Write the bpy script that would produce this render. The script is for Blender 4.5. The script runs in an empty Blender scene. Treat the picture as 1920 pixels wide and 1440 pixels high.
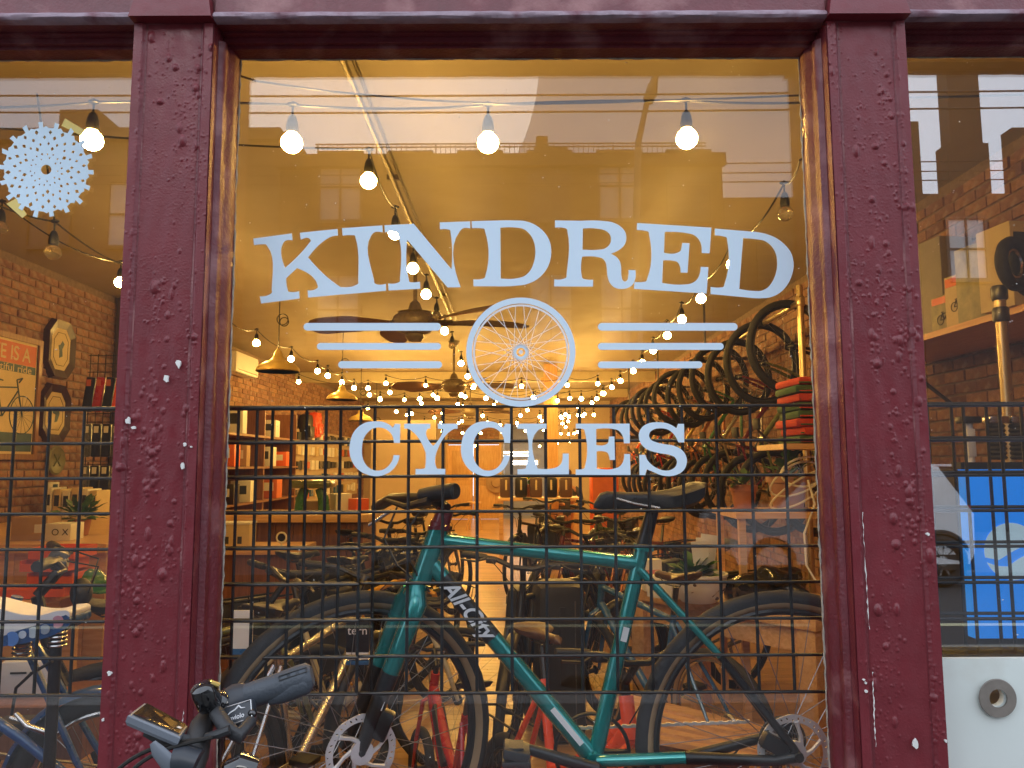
import bpy, bmesh, math, random
import numpy as np
from mathutils import Vector, Matrix, Quaternion
random.seed(7); np.random.seed(7)
PI = math.pi
S = bpy.context.scene
COL = S.collection

# ------------------------------------------------------------------ camera
EYE = Vector((0.0, 0.0, 1.5))
PITCH = math.radians(5.9); ROLL = math.radians(-0.2)
FWD = Vector((0, math.cos(PITCH), math.sin(PITCH)))
_r0 = Vector((1, 0, 0)); _u0 = Vector((0, -math.sin(PITCH), math.cos(PITCH)))
RGT = _r0 * math.cos(ROLL) + _u0 * math.sin(ROLL)
UPV = _u0 * math.cos(ROLL) - _r0 * math.sin(ROLL)
FPX = 1440.0
cd = bpy.data.cameras.new('camera'); cam = bpy.data.objects.new('camera', cd); COL.objects.link(cam)
cam.matrix_world = Matrix(((RGT.x, UPV.x, -FWD.x, EYE.x), (RGT.y, UPV.y, -FWD.y, EYE.y), (RGT.z, UPV.z, -FWD.z, EYE.z), (0, 0, 0, 1)))
cd.sensor_width = 36; cd.lens = 27.0; cd.clip_start = 0.05; cd.clip_end = 600
S.camera = cam

# ------------------------------------------------------------------ world, sun, exposure
W = bpy.data.worlds.new('World'); S.world = W; W.use_nodes = True
wn, wl = W.node_tree.nodes, W.node_tree.links
for n in list(wn): wn.remove(n)
wo = wn.new('ShaderNodeOutputWorld'); wb = wn.new('ShaderNodeBackground'); wb.inputs['Strength'].default_value = 0.1
sk = wn.new('ShaderNodeTexSky'); sk.sky_type = 'NISHITA'; sk.sun_disc = False
sk.sun_elevation = math.radians(18); sk.sun_rotation = math.radians(190)
tc = wn.new('ShaderNodeTexCoord'); ns = wn.new('ShaderNodeTexNoise')
ns.inputs['Scale'].default_value = 2.2; ns.inputs['Detail'].default_value = 5
rp = wn.new('ShaderNodeValToRGB')
rp.color_ramp.elements[0].position = .3; rp.color_ramp.elements[0].color = (15.5, 17.6, 21, 1)
rp.color_ramp.elements[1].position = .75; rp.color_ramp.elements[1].color = (20, 21.8, 24.8, 1)
mx = wn.new('ShaderNodeMix'); mx.data_type = 'RGBA'; mx.inputs[0].default_value = 0.85
wl.new(tc.outputs['Generated'], ns.inputs['Vector']); wl.new(ns.outputs['Fac'], rp.inputs['Fac'])
wl.new(sk.outputs['Color'], mx.inputs[6]); wl.new(rp.outputs['Color'], mx.inputs[7])
wl.new(mx.outputs[2], wb.inputs['Color']); wl.new(wb.outputs[0], wo.inputs[0])

sd = bpy.data.lights.new('sun', 'SUN'); sd.energy = 0.5; sd.angle = math.radians(25); sd.color = (1, .95, .88)
sun = bpy.data.objects.new('sun', sd); COL.objects.link(sun)
sun.rotation_euler = (math.radians(62), 0, math.radians(-12))

S.view_settings.view_transform = 'Standard'; S.view_settings.look = 'None'
S.view_settings.exposure = 0.0; S.view_settings.gamma = 1.0; S.view_settings.use_curve_mapping = False
S.render.engine = 'CYCLES'
cy = S.cycles
cy.use_denoising = True
cy.max_bounces = 14; cy.diffuse_bounces = 4; cy.glossy_bounces = 4; cy.transparent_max_bounces = 24
cy.sample_clamp_indirect = 6.0; cy.caustics_reflective = False; cy.caustics_refractive = False
cy.use_light_tree = True

# ------------------------------------------------------------------ layout helpers
def pt(px, py, Y):
    d = FWD + RGT * ((px - 960) / FPX) + UPV * ((720 - py) / FPX)
    return EYE + d * (Y / d.y)
GLASS_Y = 1.63
def rpt(px, py, Yv):                      # a point seen mirrored in the shop glass
    p = pt(px, py, Yv); return Vector((p.x, 2 * GLASS_Y - p.y, p.z))
def pxr(rpx, Y): return rpx * Y / FPX

class MB:
    """collects geometry for ONE mesh object"""
    def __init__(s): s.v = []; s.f = []; s.m = []; s.cur = 0; s.M = None; s.sm = []; s.smooth = True
    def add(s, vs, fs, smooth=None):
        b = len(s.v)
        if s.M is not None: vs = [s.M @ Vector(v) for v in vs]
        s.v.extend([tuple(v) for v in vs])
        sm = s.smooth if smooth is None else smooth
        for f in fs:
            s.f.append(tuple(i + b for i in f)); s.m.append(s.cur); s.sm.append(sm)
        return s
    def box(s, lo, hi):
        x0, y0, z0 = lo; x1, y1, z1 = hi
        vs = [(x0,y0,z0),(x1,y0,z0),(x1,y1,z0),(x0,y1,z0),(x0,y0,z1),(x1,y0,z1),(x1,y1,z1),(x0,y1,z1)]
        return s.add(vs, [(0,3,2,1),(4,5,6,7),(0,1,5,4),(1,2,6,5),(2,3,7,6),(3,0,4,7)], False)
    def cbox(s, c, size, rot=None, bev=0.0):
        hx, hy, hz = [q / 2 for q in size]
        if bev <= 0:
            vs = [Vector((a*hx, b*hy, d*hz)) for d in (-1,1) for (a,b) in ((-1,-1),(1,-1),(1,1),(-1,1))]
            fs = [(0,3,2,1),(4,5,6,7),(0,1,5,4),(1,2,6,5),(2,3,7,6),(3,0,4,7)]
        else:
            vs = []; fs = []
            bm = bmesh.new(); bmesh.ops.create_cube(bm, size=1)
            for v in bm.verts: v.co = Vector((v.co.x*size[0], v.co.y*size[1], v.co.z*size[2]))
            bmesh.ops.bevel(bm, geom=bm.edges[:], offset=bev, segments=2, profile=.6, affect='EDGES')
            bm.verts.index_update(); vs = [v.co.copy() for v in bm.verts]; fs = [tuple(v.index for v in f.verts) for f in bm.faces]; bm.free()
        R = rot if rot is not None else Matrix.Identity(3)
        return s.add([R @ v + Vector(c) for v in vs], fs, bev > 0)
    def tube(s, pts, rad, n=10, caps=True, closed=False, flat=None):
        P = [Vector(p) for p in pts]; k = len(P)
        R = [rad] * k if not isinstance(rad, (list, tuple)) else list(rad)
        T = []
        for i in range(k):
            a = P[(i - 1) % k] if (closed or i > 0) else P[i]
            b = P[(i + 1) % k] if (closed or i < k - 1) else P[i]
            d = b - a
            T.append(d.normalized() if d.length > 1e-9 else Vector((0, 0, 1)))
        ref = Vector((0, 0, 1)) if abs(T[0].z) < .9 else Vector((1, 0, 0))
        N = (ref - T[0] * ref.dot(T[0])).normalized()
        vs = []
        for i in range(k):
            N = (N - T[i] * N.dot(T[i]))
            N = N.normalized() if N.length > 1e-6 else T[i].orthogonal().normalized()
            B = T[i].cross(N)
            for j in range(n):
                a = 2 * PI * j / n
                w = (math.cos(a), math.sin(a)) if flat is None else (math.cos(a) * flat[0], math.sin(a) * flat[1])
                vs.append(P[i] + (N * w[0] + B * w[1]) * R[i])
        fs = []
        for i in range(k if closed else k - 1):
            a = i * n; b = ((i + 1) % k) * n
            for j in range(n): fs.append((a + j, a + (j + 1) % n, b + (j + 1) % n, b + j))
        if caps and not closed:
            fs.append(tuple(range(n - 1, -1, -1))); fs.append(tuple((k - 1) * n + j for j in range(n)))
        return s.add(vs, fs)
    def torus(s, c, R, r, axis='Y', n=48, m=10, a0=0, a1=None, sq=1.0):
        full = a1 is None
        a1 = 2 * PI if full else a1
        k = n if full else n + 1
        vs = []
        for i in range(k):
            a = a0 + (a1 - a0) * i / n
            for j in range(m):
                b = 2 * PI * j / m
                rr = R + r * math.cos(b); h = r * math.sin(b) * sq
                p = {'Y': (rr*math.cos(a), h, rr*math.sin(a)), 'Z': (rr*math.cos(a), rr*math.sin(a), h), 'X': (h, rr*math.cos(a), rr*math.sin(a))}[axis]
                vs.append(Vector(p) + Vector(c))
        fs = []
        for i in range(n):
            a = i * m; b = ((i + 1) % k) * m
            for j in range(m): fs.append((a + j, a + (j + 1) % m, b + (j + 1) % m, b + j))
        return s.add(vs, fs)
    def lathe(s, c, prof, n=24, axis='Z', M=None):
        """prof = [(radius, height)]"""
        vs = []
        for r, h in prof:
            for j in range(n):
                a = 2 * PI * j / n
                p = (r*math.cos(a), r*math.sin(a), h) if axis == 'Z' else ((r*math.cos(a), h, r*math.sin(a)) if axis == 'Y' else (h, r*math.cos(a), r*math.sin(a)))
                p = Vector(p)
                if M is not None: p = M @ p
                vs.append(p + Vector(c))
        fs = []
        for i in range(len(prof) - 1):
            for j in range(n): fs.append((i*n+j, i*n+(j+1)%n, (i+1)*n+(j+1)%n, (i+1)*n+j))
        if prof[0][0] > 1e-6: fs.append(tuple(range(n - 1, -1, -1)))
        if prof[-1][0] > 1e-6: fs.append(tuple((len(prof)-1)*n + j for j in range(n)))
        return s.add(vs, fs)
    def sphere(s, c, r, n=14, m=9, sc=(1,1,1)):
        prof = [(max(1e-7, math.sin(PI*i/m)) * r, -math.cos(PI*i/m) * r) for i in range(m + 1)]
        vs = []
        for q, h in prof:
            for j in range(n):
                a = 2*PI*j/n; vs.append(Vector((q*math.cos(a)*sc[0], q*math.sin(a)*sc[1], h*sc[2])) + Vector(c))
        fs = [(i*n+j, i*n+(j+1)%n, (i+1)*n+(j+1)%n, (i+1)*n+j) for i in range(m) for j in range(n)]
        return s.add(vs, fs)
    def prism(s, poly, h):
        """poly = list of 3D points (planar), extruded by vector h"""
        k = len(poly); P = [Vector(p) for p in poly]; H = Vector(h)
        fs = [tuple(range(k - 1, -1, -1)), tuple(range(k, 2 * k))] + [(i, (i+1) % k, k + (i+1) % k, k + i) for i in range(k)]
        return s.add(P + [p + H for p in P], fs, False)
    def build(s, name, mats, parent=None, origin=None):
        me = bpy.data.meshes.new(name)
        vs = s.v
        if origin is None and parent is not None: origin = Vector(parent.get('_o', (0, 0, 0)))
        if origin is not None:
            o = Vector(origin); vs = [(v[0]-o.x, v[1]-o.y, v[2]-o.z) for v in vs]
        me.from_pydata(vs, [], s.f)
        if not isinstance(mats, (list, tuple)): mats = [mats]
        for m in mats: me.materials.append(m)
        me.polygons.foreach_set('material_index', s.m); me.polygons.foreach_set('use_smooth', s.sm)
        me.update(); bm = bmesh.new(); bm.from_mesh(me); bmesh.ops.recalc_face_normals(bm, faces=bm.faces[:]); bm.to_mesh(me); bm.free()
        ob = bpy.data.objects.new(name, me); COL.objects.link(ob)
        if any(s.sm):
            try: me.set_sharp_from_angle(angle=math.radians(42))
            except Exception: pass
        if parent is not None:
            ob.parent = parent; ob['_o'] = tuple(origin) if origin is not None else (0, 0, 0)
        elif origin is not None:
            ob.location = origin; ob['_o'] = tuple(origin)
        return ob

def tag(o, label=None, cat=None, group=None, kind=None):
    if label: o['label'] = label
    if cat: o['category'] = cat
    if group: o['group'] = group
    if kind: o['kind'] = kind
    return o
def thing(name, label, cat, loc=(0, 0, 0), group=None):
    o = bpy.data.objects.new(name, None); COL.objects.link(o); o.location = loc; o['_o'] = tuple(loc); o.empty_display_size = .1
    return tag(o, label, cat, group)
def struct(o): o['kind'] = 'structure'; return o
def copy_tree(o, parent=None):
    c = o.copy(); COL.objects.link(c); c.parent = parent
    for ch in list(o.children): copy_tree(ch, c)
    return c
def setmat(o, m, i=0):
    sl = o.material_slots[i]; sl.link = 'OBJECT'; sl.material = m
def link_mesh(name, me, parent, loc, rot=None, scale=None):
    ob = bpy.data.objects.new(name, me); COL.objects.link(ob); ob.parent = parent
    ob.location = loc
    if rot is not None: ob.rotation_euler = rot
    if scale is not None: ob.scale = scale
    return ob

# ------------------------------------------------------------------ materials
def new_mat(name):
    m = bpy.data.materials.new(name); m.use_nodes = True; return m
def mat(name, col, rough=.5, metal=0.0, var=.12, vs=9.0, bump=0.0, bs=60.0, coat=0.0, spec=.5, coords='Object', island=0.0, rvar=.1, dirt=None, ds=4.0):
    m = new_mat(name); n, l = m.node_tree.nodes, m.node_tree.links
    b = n['Principled BSDF']
    b.inputs['Metallic'].default_value = metal; b.inputs['Coat Weight'].default_value = coat; b.inputs['Coat Roughness'].default_value = .08
    b.inputs['Specular IOR Level'].default_value = spec
    t = n.new('ShaderNodeTexCoord')
    nz = n.new('ShaderNodeTexNoise'); nz.inputs['Scale'].default_value = vs; nz.inputs['Detail'].default_value = 6; nz.inputs['Roughness'].default_value = .62
    l.new(t.outputs[coords], nz.inputs['Vector'])
    hsv = n.new('ShaderNodeHueSaturation'); hsv.inputs['Color'].default_value = (*col, 1)
    mr = n.new('ShaderNodeMapRange'); mr.inputs[1].default_value = .25; mr.inputs[2].default_value = .75
    mr.inputs[3].default_value = 1 - var; mr.inputs[4].default_value = 1 + var
    l.new(nz.outputs['Fac'], mr.inputs[0])
    val = mr.outputs[0]
    if island > 0:
        g = n.new('ShaderNodeNewGeometry'); oi = n.new('ShaderNodeObjectInfo')
        ad = n.new('ShaderNodeMath'); ad.operation = 'ADD'; l.new(g.outputs['Random Per Island'], ad.inputs[0]); l.new(oi.outputs['Random'], ad.inputs[1])
        fr = n.new('ShaderNodeMath'); fr.operation = 'FRACT'; l.new(ad.outputs[0], fr.inputs[0])
        m2 = n.new('ShaderNodeMapRange'); m2.inputs[3].default_value = 1 - island; m2.inputs[4].default_value = 1 + island; l.new(fr.outputs[0], m2.inputs[0])
        mu = n.new('ShaderNodeMath'); mu.operation = 'MULTIPLY'; l.new(mr.outputs[0], mu.inputs[0]); l.new(m2.outputs[0], mu.inputs[1])
        val = mu.outputs[0]
        m3 = n.new('ShaderNodeMapRange'); m3.inputs[3].default_value = .5 - .03 * island; m3.inputs[4].default_value = .5 + .03 * island; l.new(fr.outputs[0], m3.inputs[0]); l.new(m3.outputs[0], hsv.inputs['Hue'])
    l.new(val, hsv.inputs['Value'])
    colout = hsv.outputs['Color']
    if dirt:
        nd = n.new('ShaderNodeTexNoise'); nd.inputs['Scale'].default_value = ds; nd.inputs['Detail'].default_value = 8; l.new(t.outputs[coords], nd.inputs['Vector'])
        cr = n.new('ShaderNodeValToRGB'); cr.color_ramp.elements[0].position = .52; cr.color_ramp.elements[1].position = .68
        l.new(nd.outputs['Fac'], cr.inputs['Fac'])
        mi = n.new('ShaderNodeMix'); mi.data_type = 'RGBA'; l.new(cr.outputs['Color'], mi.inputs[0]); l.new(colout, mi.inputs[6]); mi.inputs[7].default_value = (*dirt, 1)
        colout = mi.outputs[2]
    l.new(colout, b.inputs['Base Color'])
    r2 = n.new('ShaderNodeMapRange'); r2.inputs[1].default_value = .3; r2.inputs[2].default_value = .7
    r2.inputs[3].default_value = max(.02, rough - rvar * rough); r2.inputs[4].default_value = min(1, rough + rvar * rough)
    nr = n.new('ShaderNodeTexNoise'); nr.inputs['Scale'].default_value = vs * 2.7; nr.inputs['Detail'].default_value = 4; l.new(t.outputs[coords], nr.inputs['Vector'])
    l.new(nr.outputs['Fac'], r2.inputs[0]); l.new(r2.outputs[0], b.inputs['Roughness'])
    if bump > 0:
        nb = n.new('ShaderNodeTexNoise'); nb.inputs['Scale'].default_value = bs; nb.inputs['Detail'].default_value = 5; l.new(t.outputs[coords], nb.inputs['Vector'])
        bp = n.new('ShaderNodeBump'); bp.inputs['Strength'].default_value = bump; bp.inputs['Distance'].default_value = .004
        l.new(nb.outputs['Fac'], bp.inputs['Height']); l.new(bp.outputs[0], b.inputs['Normal'])
    return m
def wood(name, c1, c2, rough=.4, axis=0, scale=5.0, island=.15, coat=0):
    m = new_mat(name); n, l = m.node_tree.nodes, m.node_tree.links; b = n['Principled BSDF']
    t = n.new('ShaderNodeTexCoord'); mp = n.new('ShaderNodeMapping'); sc = [14.0, 14.0, 14.0]; sc[axis] = 1.2
    mp.inputs['Scale'].default_value = sc; l.new(t.outputs['Object'], mp.inputs[0])
    oi = n.new('ShaderNodeObjectInfo'); g = n.new('ShaderNodeNewGeometry')
    ad = n.new('ShaderNodeMath'); ad.operation = 'ADD'; l.new(g.outputs['Random Per Island'], ad.inputs[0]); l.new(oi.outputs['Random'], ad.inputs[1])
    fr = n.new('ShaderNodeMath'); fr.operation = 'FRACT'; l.new(ad.outputs[0], fr.inputs[0])
    nz = n.new('ShaderNodeTexNoise'); nz.noise_dimensions = '4D'; nz.inputs['Scale'].default_value = scale; nz.inputs['Detail'].default_value = 7; nz.inputs['Distortion'].default_value = .6
    ws = n.new('ShaderNodeMath'); ws.operation = 'MULTIPLY'; ws.inputs[1].default_value = 37; l.new(fr.outputs[0], ws.inputs[0]); l.new(ws.outputs[0], nz.inputs['W'])
    l.new(mp.outputs[0], nz.inputs['Vector'])
    cr = n.new('ShaderNodeValToRGB'); cr.color_ramp.elements[0].color = (*c1, 1); cr.color_ramp.elements[0].position = .32
    cr.color_ramp.elements[1].color = (*c2, 1); cr.color_ramp.elements[1].position = .68
    l.new(nz.outputs['Fac'], cr.inputs['Fac'])
    h = n.new('ShaderNodeHueSaturation'); m2 = n.new('ShaderNodeMapRange'); m2.inputs[3].default_value = 1 - island; m2.inputs[4].default_value = 1 + island
    l.new(fr.outputs[0], m2.inputs[0]); l.new(m2.outputs[0], h.inputs['Value']); l.new(cr.outputs['Color'], h.inputs['Color']); l.new(h.outputs[0], b.inputs['Base Color'])
    b.inputs['Roughness'].default_value = rough; b.inputs['Coat Weight'].default_value = coat
    bp = n.new('ShaderNodeBump'); bp.inputs['Strength'].default_value = .25; bp.inputs['Distance'].default_value = .002
    l.new(nz.outputs['Fac'], bp.inputs['Height']); l.new(bp.outputs[0], b.inputs['Normal'])
    return m
def emit(name, col, strength):
    m = new_mat(name); n, l = m.node_tree.nodes, m.node_tree.links
    n.remove(n['Principled BSDF']); e = n.new('ShaderNodeEmission'); e.inputs[0].default_value = (*col, 1); e.inputs[1].default_value = strength
    l.new(e.outputs[0], n['Material Output'].inputs[0]); return m
def glass_mat(name, f0, dust=.02, tint=(1, 1, 1)):
    m = new_mat(name); n, l = m.node_tree.nodes, m.node_tree.links
    n.remove(n['Principled BSDF'])
    tr = n.new('ShaderNodeBsdfTransparent'); tr.inputs[0].default_value = (*tint, 1)
    gl = n.new('ShaderNodeBsdfGlossy'); gl.inputs['Roughness'].default_value = 0.0
    df = n.new('ShaderNodeBsdfDiffuse'); df.inputs[0].default_value = (.62, .6, .56, 1)
    lw = n.new('ShaderNodeLayerWeight'); lw.inputs[0].default_value = .5
    pw = n.new('ShaderNodeMath'); pw.operation = 'POWER'; pw.inputs[1].default_value = 5; l.new(lw.outputs['Facing'], pw.inputs[0])
    ma = n.new('ShaderNodeMath'); ma.operation = 'MULTIPLY_ADD'; ma.inputs[1].default_value = 1 - f0; ma.inputs[2].default_value = f0; l.new(pw.outputs[0], ma.inputs[0])
    # very faint waviness of old plate glass
    t = n.new('ShaderNodeTexCoord'); nz = n.new('ShaderNodeTexNoise'); nz.inputs['Scale'].default_value = 1.6; nz.inputs['Detail'].default_value = 0; l.new(t.outputs['Object'], nz.inputs['Vector'])
    bp = n.new('ShaderNodeBump'); bp.inputs['Strength'].default_value = .05; bp.inputs['Distance'].default_value = .004; l.new(nz.outputs['Fac'], bp.inputs['Height']); l.new(bp.outputs[0], gl.inputs['Normal'])
    mxa = n.new('ShaderNodeMixShader'); l.new(ma.outputs[0], mxa.inputs[0]); l.new(tr.outputs[0], mxa.inputs[1]); l.new(gl.outputs[0], mxa.inputs[2])
    mp = n.new('ShaderNodeMapping'); mp.inputs['Scale'].default_value = (9, 9, 1.6); l.new(t.outputs['Object'], mp.inputs[0])
    n2 = n.new('ShaderNodeTexNoise'); n2.inputs['Scale'].default_value = 2.0; n2.inputs['Detail'].default_value = 8; n2.inputs['Roughness'].default_value = .7; l.new(mp.outputs[0], n2.inputs['Vector'])
    r = n.new('ShaderNodeMapRange'); r.inputs[1].default_value = .45; r.inputs[2].default_value = .8; r.inputs[3].default_value = dust * .25; r.inputs[4].default_value = dust * 2.2; l.new(n2.outputs['Fac'], r.inputs[0])
    mxb = n.new('ShaderNodeMixShader'); l.new(r.outputs[0], mxb.inputs[0]); l.new(mxa.outputs[0], mxb.inputs[1]); l.new(df.outputs[0], mxb.inputs[2])
    l.new(mxb.outputs[0], n['Material Output'].inputs[0])
    return m

M = {}
M['paint'] = mat('burgundy_paint', (.176, .021, .029), .40, var=.13, vs=14, bump=.2, bs=260, rvar=.3, spec=.5)
M['worn_sky_sheen'] = mat('worn_paint_sky_sheen', (.33, .24, .29), .5, var=.25, vs=22, bump=.6, bs=90, dirt=(.16, .04, .06), ds=10)  # worn paint, its pale bluish tone also painting in the sky's sheen
M['paint_dark'] = mat('burgundy_paint_worn', (.145, .020, .028), .42, spec=.55, var=.2, vs=20, bump=.4, bs=160, dirt=(.30, .12, .12), ds=9)
M['primer'] = mat('bare_white_primer', (.78, .78, .74), .6, var=.08)
M['putty'] = mat('pale_putty', (.42, .38, .31), .7, var=.35, vs=60, bump=.6, bs=150)
M['vinyl'] = mat('white_vinyl', (.68, .82, .94), .5, var=.015, spec=.25)
M['vinyl2'] = mat('white_vinyl_pale', (.80, .80, .82), .5, var=.02, spec=.25)
M['paper'] = mat('white_paper', (.68, .85, .98), .75, var=.04, spec=.2)
M['tape'] = mat('yellow_paper', (.78, .60, .18), .6)
M['blackwire'] = mat('black_grid_wire', (.008, .008, .009), .34, var=.2, spec=.5)
M['glass'] = glass_mat('window_glass', .048, .002)
M['glassL'] = glass_mat('window_glass_left', .078, .001)
M['glassR'] = glass_mat('window_glass_right', .22, .001)
M['brick'] = mat('red_brick', (.27, .135, .08), .85, var=.3, vs=30, bump=.9, bs=90, island=.3, dirt=(.32, .22, .15), ds=12)
M['mortar'] = mat('mortar', (.22, .155, .105), .95, var=.25, vs=25, bump=.8, bs=120)
M['ceil'] = mat('ceiling_paint', (.315, .262, .172), .65, var=.06, vs=1.3, bump=.15, bs=8)
M['beam'] = mat('beam_paint', (.55, .48, .31), .6, var=.08)
M['tanwall'] = mat('tan_plaster', (.50, .40, .29), .8, var=.06, vs=3)
M['floor'] = wood('maple_floor', (.42, .24, .10), (.58, .37, .18), .28, 0, 4, .16)
M['pine'] = wood('pine_board', (.55, .30, .10), (.70, .44, .19), .45, 2, 4, .12)
M['tablew'] = wood('butcher_block', (.58, .33, .14), (.76, .50, .26), .4, 0, 4, .1)
M['counterw'] = wood('walnut_counter', (.16, .065, .03), (.27, .12, .055), .4, 2, 4, .12)
M['shelfw'] = wood('shelf_board', (.46, .20, .07), (.60, .30, .12), .42, 1, 4, .1)
M['rubber'] = mat('tyre_rubber', (.022, .022, .024), .75, var=.2, bump=.3, bs=200)
M['tan'] = mat('tan_sidewall', (.34, .23, .12), .7, var=.2)
M['black'] = mat('black_paint', (.014, .014, .015), .33, var=.2)
M['plastic'] = mat('black_plastic', (.028, .029, .032), .5, var=.15, bump=.2, bs=300)
M['leather'] = mat('black_vinyl_leather', (.03, .03, .033), .45, var=.15, bump=.3, bs=180)
M['brownlea'] = mat('brown_leather', (.10, .055, .035), .45, var=.2, bump=.3, bs=180)
M['steel'] = mat('brushed_steel', (.62, .62, .62), .25, 1.0, var=.05)
M['rotor'] = mat('rotor_steel', (.72, .72, .72), .42, .55, var=.05)
M['dsteel'] = mat('dark_steel', (.12, .12, .12), .35, .9, var=.1)
M['spoke'] = mat('spoke_steel', (.30, .30, .31), .35, 1.0)
M['brass'] = mat('brass', (.62, .44, .13), .36, .35, var=.08)
M['fanwood'] = wood('fan_blade_wood', (.07, .033, .018), (.13, .06, .03), .4, 0, 4)
M['white'] = mat('white_plastic', (.76, .76, .74), .45, var=.05)
M['socket'] = mat('bulb_socket', (.012, .012, .012), .4)
M['cable'] = mat('cable', (.015, .014, .013), .5)
M['bulb'] = emit('lit_bulb', (1.0, .58, .135), 300.0)
M['pbulb'] = emit('pendant_bulb', (1.0, .62, .16), 90.0)
M['tubelight'] = emit('fluorescent_tube', (1.0, .95, .8), 14.0)
def paintm(name, col, rough=.28, metal=.0, coat=.6): return mat(name, col, rough, metal, var=.08, vs=6, coat=coat)
M['teal'] = paintm('metallic_teal', (.012, .27, .255), .24, .55, 1.0)
M['red'] = paintm('red_frame', (.42, .02, .016)); M['orange'] = paintm('orange_red_frame', (.80, .09, .02))
M['blue'] = paintm('blue_frame', (.03, .13, .32)); M['navy'] = paintm('navy_frame', (.02, .09, .27))
M['cream'] = paintm('cream_frame', (.55, .52, .38)); M['yellow'] = paintm('yellow_frame', (.65, .33, .02))
M['olive'] = paintm('olive_frame', (.12, .14, .05)); M['silver'] = paintm('silver_frame', (.55, .56, .58), .25, .8)
M['burg'] = paintm('wine_frame', (.16, .02, .03)); M['copper'] = paintm('copper_frame', (.45, .18, .07), .3, .6)
M['green'] = paintm('green_frame', (.04, .18, .07)); M['grey'] = paintm('grey_frame', (.10, .105, .11)); M['gold'] = paintm('gold_frame', (.5, .38, .12), .3, .7)
M['brasspipe'] = mat('pale_pipe', (.62, .50, .30), .3, .85, var=.1)
M['terra'] = mat('terracotta', (.42, .17, .09), .8, var=.12, bump=.2)
M['leaf'] = mat('green_leaf', (.07, .16, .03), .5, var=.3, island=.3)
M['soil'] = mat('soil', (.05, .035, .025), .95)
M['card'] = mat('cardboard', (.42, .28, .16), .8, var=.08)
M['orangep'] = mat('orange_plastic', (.75, .13, .02), .4)
def lit(name, col, e):
    m = mat(name, col, .3, var=.02); b_ = m.node_tree.nodes['Principled BSDF']; b_.inputs['Emission Color'].default_value = (*col, 1); b_.inputs['Emission Strength'].default_value = e; return m
M['signblue'] = lit('lit_sign_blue', (.008, .23, .82), .85)
M['signwhite'] = lit('lit_sign_pale', (.55, .78, .90), .45)
M['board'] = mat('painted_board', (.74, .80, .76), .45, var=.05, vs=3, bump=.1, bs=40, dirt=(.66, .68, .62), ds=5)
M['red2'] = mat('red_cloth', (.55, .06, .035), .85, var=.1); M['greencl'] = mat('green_cloth', (.05, .12, .05), .85, var=.15)
# ================================================================== flat cut shapes (vinyl letters, paper, boards)
def smooth_contour(pts, sub=7):
    n = len(pts); out = []
    S_ = [len(p) > 2 for p in pts]; P = [Vector((p[0], p[1])) for p in pts]
    for i in range(n):
        a, b = P[i], P[(i + 1) % n]; sa, sb = S_[i], S_[(i + 1) % n]
        out.append(a)
        if not (sa or sb): continue
        L = (b - a).length
        def tang(k):
            d1 = P[k] - P[k - 1]; d2 = P[(k + 1) % n] - P[k]
            d = d1.normalized() * d2.length + d2.normalized() * d1.length
            return d.normalized() if d.length > 1e-6 else d2.normalized()
        ta = tang(i) if sa else (b - a).normalized()
        tb = tang((i + 1) % n) if sb else (b - a).normalized()
        if not sa: ta = ((b - tb * L * .4) - a).normalized()
        if not sb: tb = (b - (a + ta * L * .4)).normalized()
        c1 = a + ta * L / 3; c2 = b - tb * L / 3
        for k in range(1, sub):
            t = k / sub; u = 1 - t
            out.append(a * u**3 + c1 * 3*u*u*t + c2 * 3*u*t*t + b * t**3)
    return out
def plate(name, contours, toP, thick, m, parent, nrm=Vector((0, -1, 0))):
    """filled flat shape with holes; contours in 2D, toP maps 2D -> 3D (front face); thick along -nrm"""
    cu = bpy.data.curves.new('tmp', 'CURVE'); cu.dimensions = '2D'; cu.fill_mode = 'BOTH'; cu.extrude = .5
    for c in contours:
        sp = cu.splines.new('POLY'); sp.points.add(len(c) - 1); sp.use_cyclic_u = True
        for q, p in zip(sp.points, c): q.co = (p[0], p[1], 0, 1)
    ob = bpy.data.objects.new('tmp', cu); COL.objects.link(ob)
    dg = bpy.context.evaluated_depsgraph_get(); me = bpy.data.meshes.new_from_object(ob.evaluated_get(dg))
    mb = MB(); mb.smooth = False
    vs = [toP(v.co.x, v.co.y) + nrm * (thick * (v.co.z - .5)) for v in me.vertices]
    mb.add(vs, [tuple(p.vertices) for p in me.polygons])
    bpy.data.objects.remove(ob); bpy.data.curves.remove(cu); bpy.data.meshes.remove(me)
    return mb.build(name, m, parent)
def on_plane(Y):
    return lambda x, y: pt(x, y, Y)
def text_contour_mesh(txt, size=1.0, shear=0, bold=0.0, space=1.0):
    cu = bpy.data.curves.new('tmp', 'FONT'); cu.body = txt; cu.size = size; cu.shear = shear; cu.offset = bold; cu.align_x = 'CENTER'; cu.align_y = 'CENTER'; cu.space_character = space
    ob = bpy.data.objects.new('tmp', cu); COL.objects.link(ob)
    dg = bpy.context.evaluated_depsgraph_get(); me = bpy.data.meshes.new_from_object(ob.evaluated_get(dg))
    r = ([v.co.copy() for v in me.vertices], [tuple(p.vertices) for p in me.polygons])
    bpy.data.objects.remove(ob); bpy.data.curves.remove(cu); bpy.data.meshes.remove(me); return r
def lettering(name, txt, origin, ax, ay, m, parent, shear=0, bold=0.0, size=1.0, space=1.0):
    """flat print: ax, ay are 3D vectors for one em in x and y"""
    vs, fs = text_contour_mesh(txt, size, shear, bold, space)
    mb = MB(); mb.smooth = False
    mb.add([Vector(origin) + ax * v.x + ay * v.y for v in vs], fs)
    return mb.build(name, m, parent)

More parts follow.
